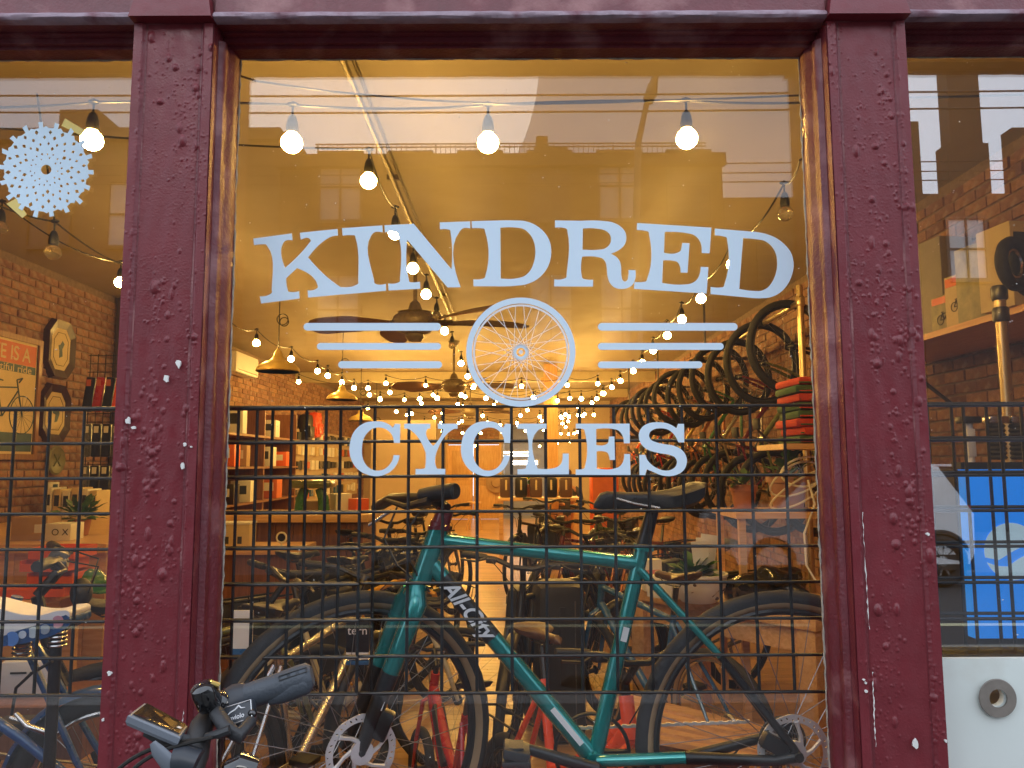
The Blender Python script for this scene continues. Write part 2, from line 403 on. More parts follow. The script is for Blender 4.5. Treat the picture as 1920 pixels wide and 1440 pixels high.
# ================================================================== facade
YF = 1.517                                   # front face of the posts
def X_at(px, py, Y): return pt(px, py, Y).x
XL0, XL1 = X_at(211, 866, YF), X_at(368, 866, YF)
XR0, XR1 = X_at(1590, 866, YF), X_at(1745, 866, YF)
ZH = 2.421                                   # underside of the header
ZS = 0.84                                    # window sill
def blister_panel(x0, x1, z0, z1, seed, parent, side):
    rng = np.random.RandomState(seed); st = .0017
    nx = int((x1 - x0) / st); nz = int((z1 - z0) / st)
    xs = np.linspace(x0, x1, nx); zs = np.linspace(z0, z1, nz)
    H = np.zeros((nz, nx)); wst = .021
    d = np.minimum(xs - x0, x1 - xs)
    prof = np.clip((wst - d) / .003, 0, 1) * .006 + np.clip((d - wst) / .0015, -1, 0) * 0
    groove = np.exp(-((d - wst - .0035) / .0012) ** 2) * -.0022
    wob = .0012 * np.sin(zs * 11 + seed)[:, None] * 0
    H += (prof + groove)[None, :] + wob
    bl = []
    ncl = 46
    for c in range(ncl):                      # clusters of blisters, drawn out downwards
        cx = x0 + (x1 - x0) * rng.choice([.08, .2, .32, .45, .6, .72, .83, .93], p=[.06, .1, .18, .16, .18, .14, .1, .08]); cz = rng.uniform(z0, z1)
        big = rng.uniform(0, 1) ** 2
        for k in range(rng.randint(8, 34)):
            r = (.0011 + .0042 * big * rng.uniform(0, 1) ** 3 + .0013 * rng.uniform() ** 2)
            bl.append((cx + rng.normal(0, .011), cz + rng.normal(0, .045), r, r * rng.uniform(1, 1.7)))
        if rng.uniform() < .6: bl.append((cx + rng.normal(0, .008), cz + rng.normal(0, .02), rng.uniform(.004, .008), rng.uniform(.006, .013)))
    for s_ in (0, 1):                         # bubbles that follow the stile edges
        xe = x0 + wst - .002 if s_ == 0 else x1 - wst + .002
        for k in range(120): 
            r = rng.uniform(.0009, .0026) ; bl.append((xe + rng.normal(0, .0022), rng.uniform(z0, z1), r, r * rng.uniform(1, 3)))
    for k in range(260):
        r = rng.uniform(.0006, .0013); bl.append((rng.uniform(x0, x1), rng.uniform(z0, z1), r, r))
    B = np.zeros_like(H)
    for (bx, bz, rx, rz) in bl:
        i0, i1 = np.searchsorted(xs, [bx - rx * 1.4, bx + rx * 1.4]); j0, j1 = np.searchsorted(zs, [bz - rz * 1.4, bz + rz * 1.4])
        if i1 - i0 < 1 or j1 - j0 < 1: continue
        q = ((xs[i0:i1, None].T - bx) / rx) ** 2 + ((zs[j0:j1, None] - bz) / rz) ** 2
        h = np.clip(1 - q / 1.25, 0, None) ** .7 * rx * .72
        B[j0:j1, i0:i1] = np.maximum(B[j0:j1, i0:i1], h)
    H += B
    # slow unevenness of thick paint
    zz, xx = np.meshgrid(zs, xs, indexing='ij')
    H += .0005 * np.sin(xx * 160 + 3 * np.sin(zz * 9 + seed)) * np.sin(zz * 23 + seed)
    V = np.stack([xx, YF + .006 - H, zz], -1).reshape(-1, 3).astype(np.float32)
    o = np.array(parent['_o'], dtype=np.float32); V -= o
    jj, ii = np.meshgrid(np.arange(nz - 1), np.arange(nx - 1), indexing='ij'); a = (jj * nx + ii).ravel()
    F = np.stack([a, a + 1, a + nx + 1, a + nx], -1).astype(np.int32)
    me = bpy.data.meshes.new('front_panel'); me.vertices.add(len(V)); me.vertices.foreach_set('co', V.ravel())
    me.loops.add(F.size); me.loops.foreach_set('vertex_index', F.ravel()); me.polygons.add(len(F))
    me.polygons.foreach_set('loop_start', np.arange(0, F.size, 4, dtype=np.int32))
    me.update(calc_edges=True); me.polygons.foreach_set('use_smooth', np.ones(len(F), dtype=bool)); me.materials.append(M['paint'])
    ob = bpy.data.objects.new('front_panel', me); COL.objects.link(ob); ob.parent = parent
    return ob
def make_post(x0, x1, label, seed, chips, jam):
    t = thing('storefront_post', label, 'post', ((x0 + x1) / 2, YF + .1, 0), 'painted posts between the shop windows')
    mb = MB(); mb.box((x0, YF + .0065, .86), (x1, 1.62, ZH)); mb.box((x0, 1.62, .86), (x1, 1.637, ZH)); mb.build('post_core', M['paint_dark'], t)
    mb = MB(); mb.box((x0 - .006, YF - .012, .1), (x1 + .006, 1.70, .858)); mb.build('plinth', M['paint'], t)
    blister_panel(x0, x1, .90, ZH - .004, seed, t, 0)
    mb = MB(); mb.box((x0, YF + .002, .858), (x1, YF + .0065, .90)); mb.build('front_rail', M['paint'], t)
    # stepped glazing moulding on both flanks, in front of the panes
    for s in (-1, 1):
        xx = x0 if s < 0 else x1
        mb = MB()
        prof = [(0, 1.549), (.004, 1.551), (.011, 1.556), (.013, 1.566), (.009, 1.575), (.012, 1.584), (.018, 1.592), (.020, 1.606), (.018, 1.618), (.018, 1.628), (0, 1.628)]
        rng = random.Random(seed + s)
        nz = 60; ring = []
        for k in range(nz + 1):
            z = ZS + .02 + (ZH - .024 - ZS - .02) * k / nz
            for (dx, y) in prof: ring.append((xx + s * (dx * (1 + rng.uniform(-.05, .05)) if dx > 0 else .0005), y, z))
        m_ = len(prof); fs = [(k*m_+j, k*m_+(j+1) % m_, (k+1)*m_+(j+1) % m_, (k+1)*m_+j) for k in range(nz) for j in range(m_)]
        mb.add(ring, fs); mb.build('glazing_moulding', M['paint_dark'], t)
    # capital block that slopes back upwards
    zc0, zc1 = pt(960, 28, YF - .02).z, ZH + .11
    mb = MB(); yb = YF + .012
    vs = [(x0 - .003, YF - .022, zc0), (x1 + .003, YF - .022, zc0), (x1 + .003, yb, zc0), (x0 - .003, yb, zc0),
          (x0 + .018, YF - .004, zc1), (x1 - .018, YF - .004, zc1), (x1 - .018, yb, zc1), (x0 + .018, yb, zc1)]
    mb.add(vs, [(0,3,2,1),(4,5,6,7),(0,1,5,4),(1,2,6,5),(2,3,7,6),(3,0,4,7)], False); mb.build('capital_block', M['paint'], t)
    rng = random.Random(seed)
    for (px, py, w, h) in chips:
        p = pt(px, py, YF - .0036); rr = [1 + rng.uniform(-.35, .35) for _ in range(9)]
        k = YF / FPX / 2
        poly = [(p.x + w * k * rr[i] * math.cos(2*PI*i/9), YF - .0036, p.z + h * k * rr[i] * math.sin(2*PI*i/9)) for i in range(9)]
        mb = MB(); mb.prism(poly, (0, .004, 0)); mb.build('paint_chip', M['primer'], t)
    for (px, y0_, y1_) in jam:                # long scuffs of bare wood along the stile edges
        a, b = pt(px[0], y0_, YF - .002), pt(px[1], y1_, YF - .002); mb = MB()
        n_ = 26
        pts = [a.lerp(b, i / n_) + Vector((rng.uniform(-.001, .001), 0, 0)) for i in range(n_ + 1)]
        mb.tube(pts, [(.0003 + rng.random() * .0013) if rng.random() > .45 else .00008 for _ in pts], 5); mb.build('scuff_mark', M['primer'], t)
    return t
make_post(XL0, XL1, 'left maroon post with blistered paint between the snowflake window and the lettered window', 3,
          [(334, 682, 11, 15), (311, 710, 9, 13), (239, 789, 8, 14), (250, 802, 8, 5), (346, 833, 5, 9), (342, 873, 6, 11), (358, 838, 3, 3), (205, 1263, 8, 8), (192, 1350, 4, 5)],
          [((344, 340), 1330, 1420)])
make_post(XR0, XR1, 'right maroon post with blistered paint beside the blue sign window', 11,
          [(1717, 1396, 10, 16), (1740, 1001, 6, 6), (1620, 1275, 5, 4), (1624, 1281, 4, 4), (1624, 1297, 5, 5), (1774, 1390, 4, 5)],
          [((1617, 1630), 960, 1180), ((1636, 1642), 1260, 1400)])

t = thing('storefront_header', 'maroon header beam running across the top of all the shop windows', 'beam', (0, 1.6, ZH))
mb = MB(); mb.box((-2.10, YF + .012, ZH), (2.10, 1.637, 3.05)); mb.build('header_board', M['paint_dark'], t)
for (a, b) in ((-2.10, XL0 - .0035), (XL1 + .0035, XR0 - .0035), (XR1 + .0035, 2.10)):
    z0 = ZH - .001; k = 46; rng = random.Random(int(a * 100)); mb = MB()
    for nm, prof, mm_ in (('ledge_nosing', [(YF + .0115, z0), (YF - .008, z0), (YF - .0125, z0 + .004), (YF - .0125, z0 + .010), (YF - .006, z0 + .017), (YF + .0115, z0 + .017)], M['worn_sky_sheen']), ('ledge_moulding', [(YF + .0113, z0 + .0173), (YF - .003, z0 + .0173), (YF - .001, z0 + .024), (YF + .0015, z0 + .05), (YF + .0055, z0 + .08), (YF + .0113, z0 + .08)], M['paint_dark'])):
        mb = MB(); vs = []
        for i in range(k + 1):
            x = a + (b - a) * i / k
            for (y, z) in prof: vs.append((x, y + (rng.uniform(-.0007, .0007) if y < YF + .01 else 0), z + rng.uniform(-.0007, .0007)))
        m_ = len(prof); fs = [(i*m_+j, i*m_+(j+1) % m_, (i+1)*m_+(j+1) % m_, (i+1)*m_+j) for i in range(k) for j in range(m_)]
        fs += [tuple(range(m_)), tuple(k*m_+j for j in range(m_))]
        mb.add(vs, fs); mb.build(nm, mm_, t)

    mb = MB(); mb.box((a - .003, 1.585, ZH - .024), (b + .003, 1.628, ZH - .0005)); mb.box((a - .002, 1.572, ZH - .017), (b + .002, 1.5845, ZH - .0005)); mb.box((a, YF + .04, ZH - .005), (b, 1.5715, ZH - .0005)); mb.build('soffit_moulding', M['paint_dark'], t)
mb = MB(); mb.box((-4.4, 1.50, 3.052), (3.1, 1.9, 8.5)); tag(mb.build('facade_wall', M['brick']), 'brick upper wall of the shop building above the header', 'wall')
for (nm, a, b, lb) in (('facade_pier', -4.4, -2.10, 'brick pier left of the snowflake window'), ('facade_pier', 2.10, 3.1, 'brick pier right of the blue sign window')):
    mb = MB(); mb.box((a, 1.48, .0), (b, 1.75, 3.05)); tag(mb.build(nm, M['brick']), lb, 'pier')
mb = MB(); mb.box((-2.10, 1.52, .0), (2.10, 1.72, ZS - .03)); tag(mb.build('bulkhead', M['paint']), 'maroon bulkhead panel under the shop windows', 'panel')
mb = MB(); mb.box((-2.10, 1.50, ZS - .029), (2.10, 1.74, ZS)); tag(mb.build('window_sill', M['paint_dark']), 'maroon sill board along the foot of the shop windows', 'sill')

# ---- the three windows
def window(x0, x1, label, gm, seed):
    t = thing('shop_window', label, 'window', ((x0 + x1) / 2, GLASS_Y, ZS), 'large shop windows of the storefront')
    mb = MB(); mb.box((x0 + .002, GLASS_Y, ZS + .001), (x1 - .002, GLASS_Y + .006, ZH - .001)); mb.smooth = False
    mb.build('glass_pane', gm, t)
    rng = random.Random(seed)
    for s, xe in ((1, x0 + .018), (-1, x1 - .018)):
        mb = MB(); n_ = 130; z0 = ZS; pts = []; rr = []
        for i in range(n_ + 1):
            pts.append((xe + s * rng.uniform(0, .0022), GLASS_Y - .002, z0 + (ZH - .024 - z0) * i / n_)); rr.append(rng.uniform(.0008, .0032))
        mb.tube(pts, rr, 5); mb.build('putty_line', M['putty'], t)
    mb = MB(); n_ = 90
    mb.tube([(x0 + .02 + (x1 - x0 - .04) * i / n_, GLASS_Y - .002, ZH - .024 - rng.uniform(0, .002)) for i in range(n_ + 1)], [rng.uniform(.0008, .0026) for _ in range(n_ + 1)], 5); mb.build('putty_line', M['putty'], t)
    mb = MB(); mb.smooth = False
    for k in range(150):
        x = rng.uniform(x0 + .03, x1 - .03); z = rng.uniform(1.55, ZH - .03) if rng.random() < .8 else rng.uniform(ZS, 1.6); r = rng.choice([.0007, .0009, .0012])
        q = rng.uniform(.6, 2.2); a = rng.uniform(0, PI); c_, s_ = math.cos(a), math.sin(a)
        mb.add([(x + r*q*c_, GLASS_Y - .0006, z + r*q*s_), (x - r*s_, GLASS_Y - .0006, z + r*c_), (x - r*q*c_, GLASS_Y - .0006, z - r*q*s_), (x + r*s_, GLASS_Y - .0006, z - r*c_)], [(0, 1, 2, 3)])
    tag(mb.build('dust_specks', M['primer'], t), kind='stuff')
    return t
win = window(XL1, XR0, 'middle shop window with white painted bicycle shop lettering and wheel emblem', M['glass'], 5)
winL = window(-2.10, XL0, 'left shop window with the paper snowflake stuck on it', M['glassL'], 6)
winR = window(XR1, 2.10, 'right shop window with strong sky reflections and a blue sign behind', M['glassR'], 8)

# ---- vinyl lettering (outlines drawn letter by letter)
LY = GLASS_Y - .0012
def zc(contours, ox, oy, k): return [smooth_contour([(ox + p[0] / k, oy + p[1] / k) + tuple(p[2:]) for p in c]) for c in contours]
LET = []
K7 = 7.2
LET.append(('K', [[(35,340),(555,270),(565,365),(450,385,1),(435,410,1),(465,735),(790,400,1),(810,372,1),(800,348,1),(675,357),(663,262),(1172,210),(1180,300),(1075,320,1),(1030,345,1),(775,595),(1140,945,1),(1215,995),(1230,995),(1240,1094),(775,1138),(768,1040),(880,1020,1),(905,1000,1),(900,965,1),(625,740),(480,875),(497,1020,1),(510,1055,1),(530,1060,1),(655,1050),(660,1150),(140,1218),(122,1120),(250,1098,1),(285,1070,1),(285,1030,1),(222,440,1),(205,420,1),(180,418,1),(45,430)]], 470, 400, K7))
LET.append(('I', [[(153,200),(698,162),(703,258),(570,270,1),(548,300,1),(585,900,1),(595,945,1),(620,957,1),(745,950),(748,1045),(160,1096),(151,995),(330,972,1),(372,945,1),(372,910,1),(335,330,1),(325,300,1),(290,295,1),(160,302)]], 620, 400, K7))
LET.append(('N', [[(5,160),(400,140),(912,755),(897,260,1),(890,225,1),(860,217,1),(755,217),(752,122),(1163,107),(1165,205),(1050,212,1),(1025,240,1),(1035,998),(858,1000),(312,355),(335,890,1),(345,925,1),(375,930,1),(485,922),(490,1018),(62,1042),(55,945),(180,938,1),(212,920,1),(215,880,1),(190,300,1),(175,262,1),(150,252,1),(12,258)]], 720, 400, K7))
LET.append(('D', [[(175,105),(500,97),(750,95,1),(900,105,1),(1040,160,1),(1160,260,1),(1235,400,1),(1250,520,1),(1235,640,1),(1170,780,1),(1060,890,1),(920,955,1),(750,980,1),(500,985),(200,985),(197,890),(310,885,1),(350,870,1),(362,835,1),(355,240,1),(345,210,1),(310,203,1),(180,200)], [(563,195),(780,193,1),(870,210,1),(950,270,1),(1010,370,1),(1035,500,1),(1020,640,1),(960,780,1),(890,845,1),(780,877,1),(568,880)]], 860, 400, K7))
LET.append(('R', [[(148,95),(500,100),(800,103,1),(920,120,1),(1030,175,1),(1095,250,1),(1112,330,1),(1090,420,1),(1020,490,1),(900,545),(960,575,1),(1020,640,1),(1040,720,1),(1048,850,1),(1065,905,1),(1090,920,1),(1120,905,1),(1137,850,1),(1140,765),(1235,767),(1228,900,1),(1195,965,1),(1130,1008,1),(1050,1022,1),(960,1005,1),(890,940,1),(858,850,1),(845,730,1),(830,660,1),(790,610,1),(720,590,1),(515,585),(508,830,1),(520,875,1),(560,890,1),(663,895),(662,990),(137,987),(140,890),(260,885,1),(300,865,1),(305,820,1),(318,260,1),(305,210,1),(260,195,1),(148,193)], [(525,205),(720,207,1),(820,230,1),(885,280,1),(905,350,1),(885,420,1),(820,475,1),(720,492,1),(520,488)]], 1020, 400, K7))
LET.append(('E', [[(248,130),(1252,192),(1228,540),(1120,535),(1115,430,1),(1080,350,1),(1010,290,1),(920,268,1),(622,250),(612,530),(780,535,1),(830,510,1),(850,450,1),(858,398),(957,403),(930,803),(835,800),(825,710,1),(795,660,1),(730,640,1),(600,635),(587,938),(880,960,1),(980,945,1),(1060,890,1),(1098,800,1),(1108,720),(1212,727),(1187,1083),(205,1020),(215,925),(330,925,1),(370,915,1),(385,880,1),(410,290,1),(400,250,1),(360,237,1),(245,225)]], 1160, 400, K7))
LET.append(('D', [[(218,205),(700,245),(880,270,1),(1030,325,1),(1160,420,1),(1250,540,1),(1282,680,1),(1260,830,1),(1200,960,1),(1100,1070,1),(980,1130,1),(830,1147,1),(650,1135),(160,1090),(162,992),(290,1000,1),(335,990,1),(350,950,1),(385,370,1),(375,325,1),(335,312,1),(217,298)], [(600,335),(780,350,1),(890,372,1),(980,440,1),(1040,540,1),(1060,660,1),(1045,800,1),(990,930,1),(920,1010,1),(840,1045,1),(750,1047,1),(548,1020)]], 1310, 400, K7))
K10 = 10.2857
C_ = [(1140,255),(1130,625),(1012,620),(990,500,1),(920,400,1),(830,345,1),(720,325,1),(600,350,1),(500,430,1),(430,540,1),(400,700,1),(400,850,1),(440,990,1),(520,1090,1),(620,1145,1),(720,1155,1),(840,1120,1),(930,1040,1),(985,950,1),(1005,855),(1125,860),(1100,970,1),(1040,1080,1),(940,1180,1),(820,1240,1),(690,1265,1),(540,1245,1),(390,1185,1),(270,1080,1),(190,940,1),(155,770,1),(170,610,1),(225,440,1),(330,310,1),(470,230,1),(650,205,1),(800,215,1),(910,260,1),(995,330),(1035,250)]
LET.append(('C', [C_], 640, 770, K10))
LET.append(('Y', [[(80,250),(585,250),(585,350),(525,358,1),(512,385,1),(640,680),(825,390,1),(830,362,1),(790,352,1),(730,350),(725,250),(1115,250),(1110,350),(1030,358,1),(985,385,1),(705,800),(697,1080,1),(715,1115,1),(750,1120,1),(875,1120),(870,1230),(297,1230),(300,1122),(440,1118,1),(480,1105,1),(487,1070,1),(495,815),(210,380,1),(170,355,1),(80,350)]], 750, 770, K10))
LET.append(('C', [[(145 + (p[0] - 155) * .975, p[1]) + tuple(p[2:]) for p in C_]], 850, 770, K10))
LET.append(('L', [[(100,250),(668,250),(665,355),(530,360,1),(497,385,1),(495,1115),(780,1112,1),(880,1080,1),(950,1010,1),(975,900,1),(978,825),(1097,827),(1097,1228),(105,1230),(105,1125),(230,1120,1),(265,1108,1),(275,1070,1),(270,390,1),(260,362,1),(225,355,1),(100,350)]], 960, 770, K10))
LET.append(('E', [[(200,250),(1240,250),(1245,630),(1128,632),(1120,540,1),(1085,450,1),(1020,380,1),(930,355,1),(595,355),(597,660),(760,660,1),(815,630,1),(835,570,1),(840,498),(947,498),(958,950),(855,952),(840,870,1),(810,810,1),(740,785,1),(603,785),(608,1115),(950,1115,1),(1040,1080,1),(1100,1010,1),(1130,920,1),(1135,835),(1248,837),(1258,1240),(200,1238),(200,1128),(330,1125,1),(365,1110,1),(378,1070,1),(372,400,1),(362,365,1),(325,352,1),(200,345)]], 1060, 770, K10))
LET.append(('S', [[(1045,252),(1158,255),(1163,612),(1050,612),(1000,510,1),(930,420,1),(830,360,1),(700,340,1),(580,360,1),(500,420,1),(485,490,1),(520,560,1),(610,605,1),(780,645,1),(940,670,1),(1080,730,1),(1170,820,1),(1213,950,1),(1195,1070,1),(1130,1170,1),(1020,1235,1),(870,1262,1),(720,1245,1),(580,1190,1),(440,1130),(410,1243),(300,1242),(295,850),(415,852),(440,930,1),(520,1030,1),(640,1110,1),(800,1155,1),(920,1135,1),(1000,1070,1),(1020,980,1),(980,900,1),(900,860,1),(720,825,1),(560,790,1),(420,730,1),(330,640,1),(287,520,1),(300,400,1),(370,300,1),(490,240,1),(640,222,1),(800,235,1),(920,280,1),(1010,340)]], 1170, 770, K10))
for ch, cons, ox, oy, k in LET:
    o = plate('letter', zc(cons, ox, oy, k), on_plane(LY), .0006, M['vinyl'], win); o['label'] = 'white slab serif letter ' + ch
for (x0, x1, y0, y1) in ((569, 827, 605.5, 620), (594, 827, 643, 656), (634, 829, 677, 690.5), (1121, 1383, 605.5, 620), (1121, 1357, 643, 656), (1121, 1317, 677.5, 690.5)):
    r = (y1 - y0) / 2; cyy = (y0 + y1) / 2
    c = [(x0 + r + r * math.cos(a), cyy + r * math.sin(a)) for a in [PI/2 + PI * i / 10 for i in range(11)]] + [(x1 - r + r * math.cos(a), cyy + r * math.sin(a)) for a in [-PI/2 + PI * i / 10 for i in range(11)]]
    plate('speed_stripe', [c], on_plane(LY), .0006, M['vinyl'], win)
EC = (976.5, 660.3)
def ring(r0, n=72): return [(EC[0] + r0 * math.cos(2*PI*i/n), EC[1] + r0 * math.sin(2*PI*i/n)) for i in range(n)]
em = plate('wheel_emblem', [ring(102.5), ring(91.3)], on_plane(LY), .0006, M['vinyl'], win)
plate('rim_line', [ring(89.6), ring(86)], on_plane(LY), .0006, M['vinyl2'], em)
plate('hub_disc', [ring(14.5, 36), ring(8.2, 30)], on_plane(LY), .0006, M['vinyl'], em)
plate('hub_dot', [ring(4.3, 20)], on_plane(LY), .0006, M['vinyl2'], em)
for i in range(36):
    a = 2 * PI * (i + .35) / 36; s_ = 1 if i % 2 else -1
    p0 = (EC[0] + 86.3 * math.cos(a), EC[1] + 86.3 * math.sin(a)); b = a + s_ * 1.75
    p1 = (EC[0] + 13.8 * math.cos(b), EC[1] + 13.8 * math.sin(b))
    dx, dy = p1[0] - p0[0], p1[1] - p0[1]; L = math.hypot(dx, dy); nx, ny = -dy / L * .55, dx / L * .55
    plate('spoke_line', [[(p0[0]+nx, p0[1]+ny), (p1[0]+nx, p1[1]+ny), (p1[0]-nx, p1[1]-ny), (p0[0]-nx, p0[1]-ny)]], on_plane(LY + (.0001 if i % 2 else -.0006)), .0005, M['vinyl2'], em)
em['label'] = 'white spoked bicycle wheel emblem'

# ---- paper snowflake
t = thing('paper_snowflake', 'round white cut-out paper snowflake with square teeth stuck on the left window', 'decoration', pt(87, 318, GLASS_Y - .003))
SC = (86.5, 318.0); rng = random.Random(4)
out = []
for i in range(18):
    a = 2 * PI * i / 18 + .06; w = 4.2
    for (da, rr) in ((-.17, 78 + rng.uniform(-1, 1)), (-.052, 79), (-.052, 90 + rng.uniform(-2, 2)), (.046, 90 + rng.uniform(-2, 2)), (.046, 79), (.11, 82)):
        out.append((SC[0] + rr * math.cos(a + da), SC[1] + rr * math.sin(a + da)))
cons = [out, [(SC[0] + 9.8 * math.cos(2*PI*i/16), SC[1] + 9.2 * math.sin(2*PI*i/16)) for i in range(16)]]
for ri, (rr, n_, sz) in enumerate(((22, 9, 2.2), (30, 18, 2.6), (41, 9, 4.4), (49, 18, 3.3), (60, 18, 4.2), (71, 18, 5.0))):
    for i in range(n_):
        a = 2 * PI * (i + (.5 if ri % 2 else 0)) / n_ + .1 + rng.uniform(-.03, .03); q = sz * rng.uniform(.75, 1.1); r_ = rr + rng.uniform(-1, 1)
        c = (SC[0] + r_ * math.cos(a), SC[1] + r_ * math.sin(a)); ua = (math.cos(a), math.sin(a)); va = (-ua[1], ua[0])
        cons.append([(c[0] + ua[0]*q*e, c[1] + ua[1]*q*e) if j % 2 == 0 else (c[0] + va[0]*q*e*.75, c[1] + va[1]*q*e*.75) for j, e in ((0, 1), (1, 1), (2, -1), (3, -1))])
plate('paper_disc', cons, on_plane(GLASS_Y - .0022), .0006, M['paper'], t)
for q in ([(122, 222), (159, 244), (152, 254), (115, 236)], [(12, 382), (30, 372), (50, 402), (42, 409)]):
    plate('yellow_backing', [q], on_plane(GLASS_Y - .0012), .0005, M['tape'], t)
# ================================================================== ground and street
mb = MB(); mb.box((-60, -60, -.30), (60, 40, -.161)); struct(mb.build('ground', mat('earth', (.10, .09, .08), .9)))
mb = MB(); mb.box((-40, -7.4, -.16), (40, -1.9, -.13)); struct(mb.build('road', mat('asphalt', (.055, .055, .058), .85, var=.25, vs=30, bump=.5, bs=150)))
mb = MB(); mb.box((-40, -1.72, -.16), (40, 1.52, -.002)); struct(mb.build('pavement', mat('concrete', (.14, .137, .13), .85, var=.12, vs=5, bump=.3, bs=120)))
mb = MB(); mb.box((-40, -1.9, -.16), (40, -1.722, .004)); struct(mb.build('kerb', mat('kerb_stone', (.40, .39, .37), .8, var=.15)))
mb = MB(); mb.box((-40, -10.2, -.16), (40, -7.4, -.002)); struct(mb.build('far_pavement', mat('concrete_far', (.14,.137,.13), .85)))
mb = MB(); mb.box((-40, -4.72, -.128), (40, -4.60, -.126)); struct(mb.build('road_marking', mat('road_paint', (.70, .66, .40), .6)))

# ================================================================== the shop room
WX0, WX1, YB, ZC = -4.05, 2.68, 21.0, 3.20
mb = MB(); mb.box((WX0 - .3, YF + .28, ZC), (WX1 + .3, YB + .3, ZC + .15)); struct(mb.build('ceiling', M['ceil']))
fl = MB(); fl.box((WX0 - .3, 1.75, -.15), (WX1 + .3, YB + .3, -.003)); fl = struct(fl.build('floor', M['floor']))
# floorboards
me_p = None; rng = random.Random(2); cnt = 0; rest = MB(); rest.smooth = False
ys = 1.80; bw = .085
while ys < YB:
    x = WX0 + rng.uniform(0, .9)
    xs = WX0
    while xs < WX1:
        xe = min(WX1, x); 
        if xe - xs > .05:
            near = 3.6 < ys < 8.2 and xe > -1.3 and xs < .75 and cnt < 296
            if near:
                if me_p is None:
                    q = MB(); q.smooth = False; q.box((-.5, -.5, -.003), (.5, .5, 0)); o = q.build('floorboard', M['floor'], fl); me_p = o.data
                    o.location = ((xs+xe)/2, ys + bw/2, .004); o.scale = (xe-xs-.003, bw-.003, 1)
                else: link_mesh('floorboard', me_p, fl, ((xs+xe)/2, ys + bw/2, .004 + rng.uniform(0, .0006)), None, (xe-xs-.003, bw-.003, 1))
                cnt += 1
            elif ys > 3.2: rest.box((xs + .0015, ys + .0015, .001), (xe - .0015, ys + bw - .0015, .004 + rng.uniform(0, .0006)))
        xs = xe; x = xs + rng.uniform(.8, 1.6)
    ys += bw
o = rest.build('floorboards_beyond', M['floor'], fl); o['kind'] = 'stuff'
# brick walls: backing of mortar, each brick its own piece where the panes show it large
BL, BH, BJ = .200, .062, .011
def brick_wall(name, label, x, face, y0, y1, z0, z1, near, seed):
    t = thing(name, label, 'wall', (x, (y0 + y1) / 2, 0))
    mb = MB(); mb.box((min(x, x - face * .25), y0, z0), (max(x, x - face * .25), y1, z1)); mb.build('mortar_backing', M['mortar'], t)
    rng = random.Random(seed); rest = MB(); rest.smooth = False; me = None; n = 0; row = 0; z = z0 + .006
    cand = []
    while z + BH < z1:
        y = y0 + (0 if row % 2 else -BL / 2)
        while y < y1:
            a, b = max(y, y0), min(y + BL, y1)
            if b - a > .03: cand.append((a, b, z))
            y += BL + BJ
        z += BH + BJ; row += 1
    key = [(near(c), i) for i, c in enumerate(cand)]
    best = set(i for k, i in sorted(key)[:298] if k < 1e8)
    for i, (a, b, z) in enumerate(cand):
        d = .012 + rng.uniform(-.005, .006)
        if i in best:
            if me is None:
                q = MB(); q.cbox((0, 0, 0), (.024, BL, BH), None, .006); o = q.build('brick', M['brick'], t, (0, 0, 0)); me = o.data
            else:
                o = bpy.data.objects.new('brick', me); COL.objects.link(o); o.parent = t
            o.location = (face * (d - .012), (a + b) / 2 - (y0 + y1) / 2, z + BH / 2); o.scale = (1, (b - a) / BL, 1 + rng.uniform(-.06, .04))
            o.rotation_euler = (rng.uniform(-.012, .012), 0, rng.uniform(-.015, .015))
        else:
            rest.box((min(x, x + face * d), a, z), (max(x, x + face * d), b, z + BH))
    o = rest.build('bricks_beyond', M['brick'], t); o['kind'] = 'stuff'
    return t
wallL = brick_wall('brick_wall', 'old red brick wall along the left side of the shop with pictures on it', WX0, 1, 1.76, YB, 0, ZC,
           lambda c: abs(c[0] - 6.4) + abs(c[2] - 2.35) * .9 if (5.2 < c[0] < 8.4 and c[2] > 1.1) else 1e9, 21)
wallR = brick_wall('brick_wall', 'old red brick wall along the right side of the shop behind the hanging bikes', WX1, -1, 1.76, YB, 0, ZC,
           lambda c: abs(c[0] - 4.0) + abs(c[2] - 2.2) * .9 if (2.9 < c[0] < 6.4 and c[2] > 1.0) else 1e9, 22)
# back wall with pine door, brick strip above, and an opening to the lit workshop
t = thing('back_wall', 'far back wall of the shop with a pine door and an opening to a lit workshop', 'wall', (0, YB, 0))
mb = MB(); mb.box((WX0, YB, 0), (-1.75, YB + .2, ZC)); mb.box((-1.75, YB, 2.55), (2.68, YB + .2, ZC)); mb.box((1.05, YB, 0), (2.68, YB + .2, 2.55)); mb.box((-.36, YB, 2.02), (-.24, YB + .2, 2.55)); mb.build('plaster', M['tanwall'], t)
mb = MB(); mb.smooth = False; mb.box((-1.75, YB + .03, 2.02), (-.36, YB + .2, 2.55)); mb.build('brick_strip_backing', M['mortar'], t)
mb = MB(); mb.smooth = False; z = 2.03; r = 0
while z < 2.5:
    x = -1.74 - (.1 if r % 2 else 0)
    while x < -.40:
        a, b = max(x, -1.74), min(x + .2, -.37)
        if b - a > .03: mb.box((a, YB + .015, z), (b, YB + .029, z + .06))
        x += .212
    z += .072; r += 1
o = mb.build('brick_strip', M['brick'], t); o['kind'] = 'stuff'
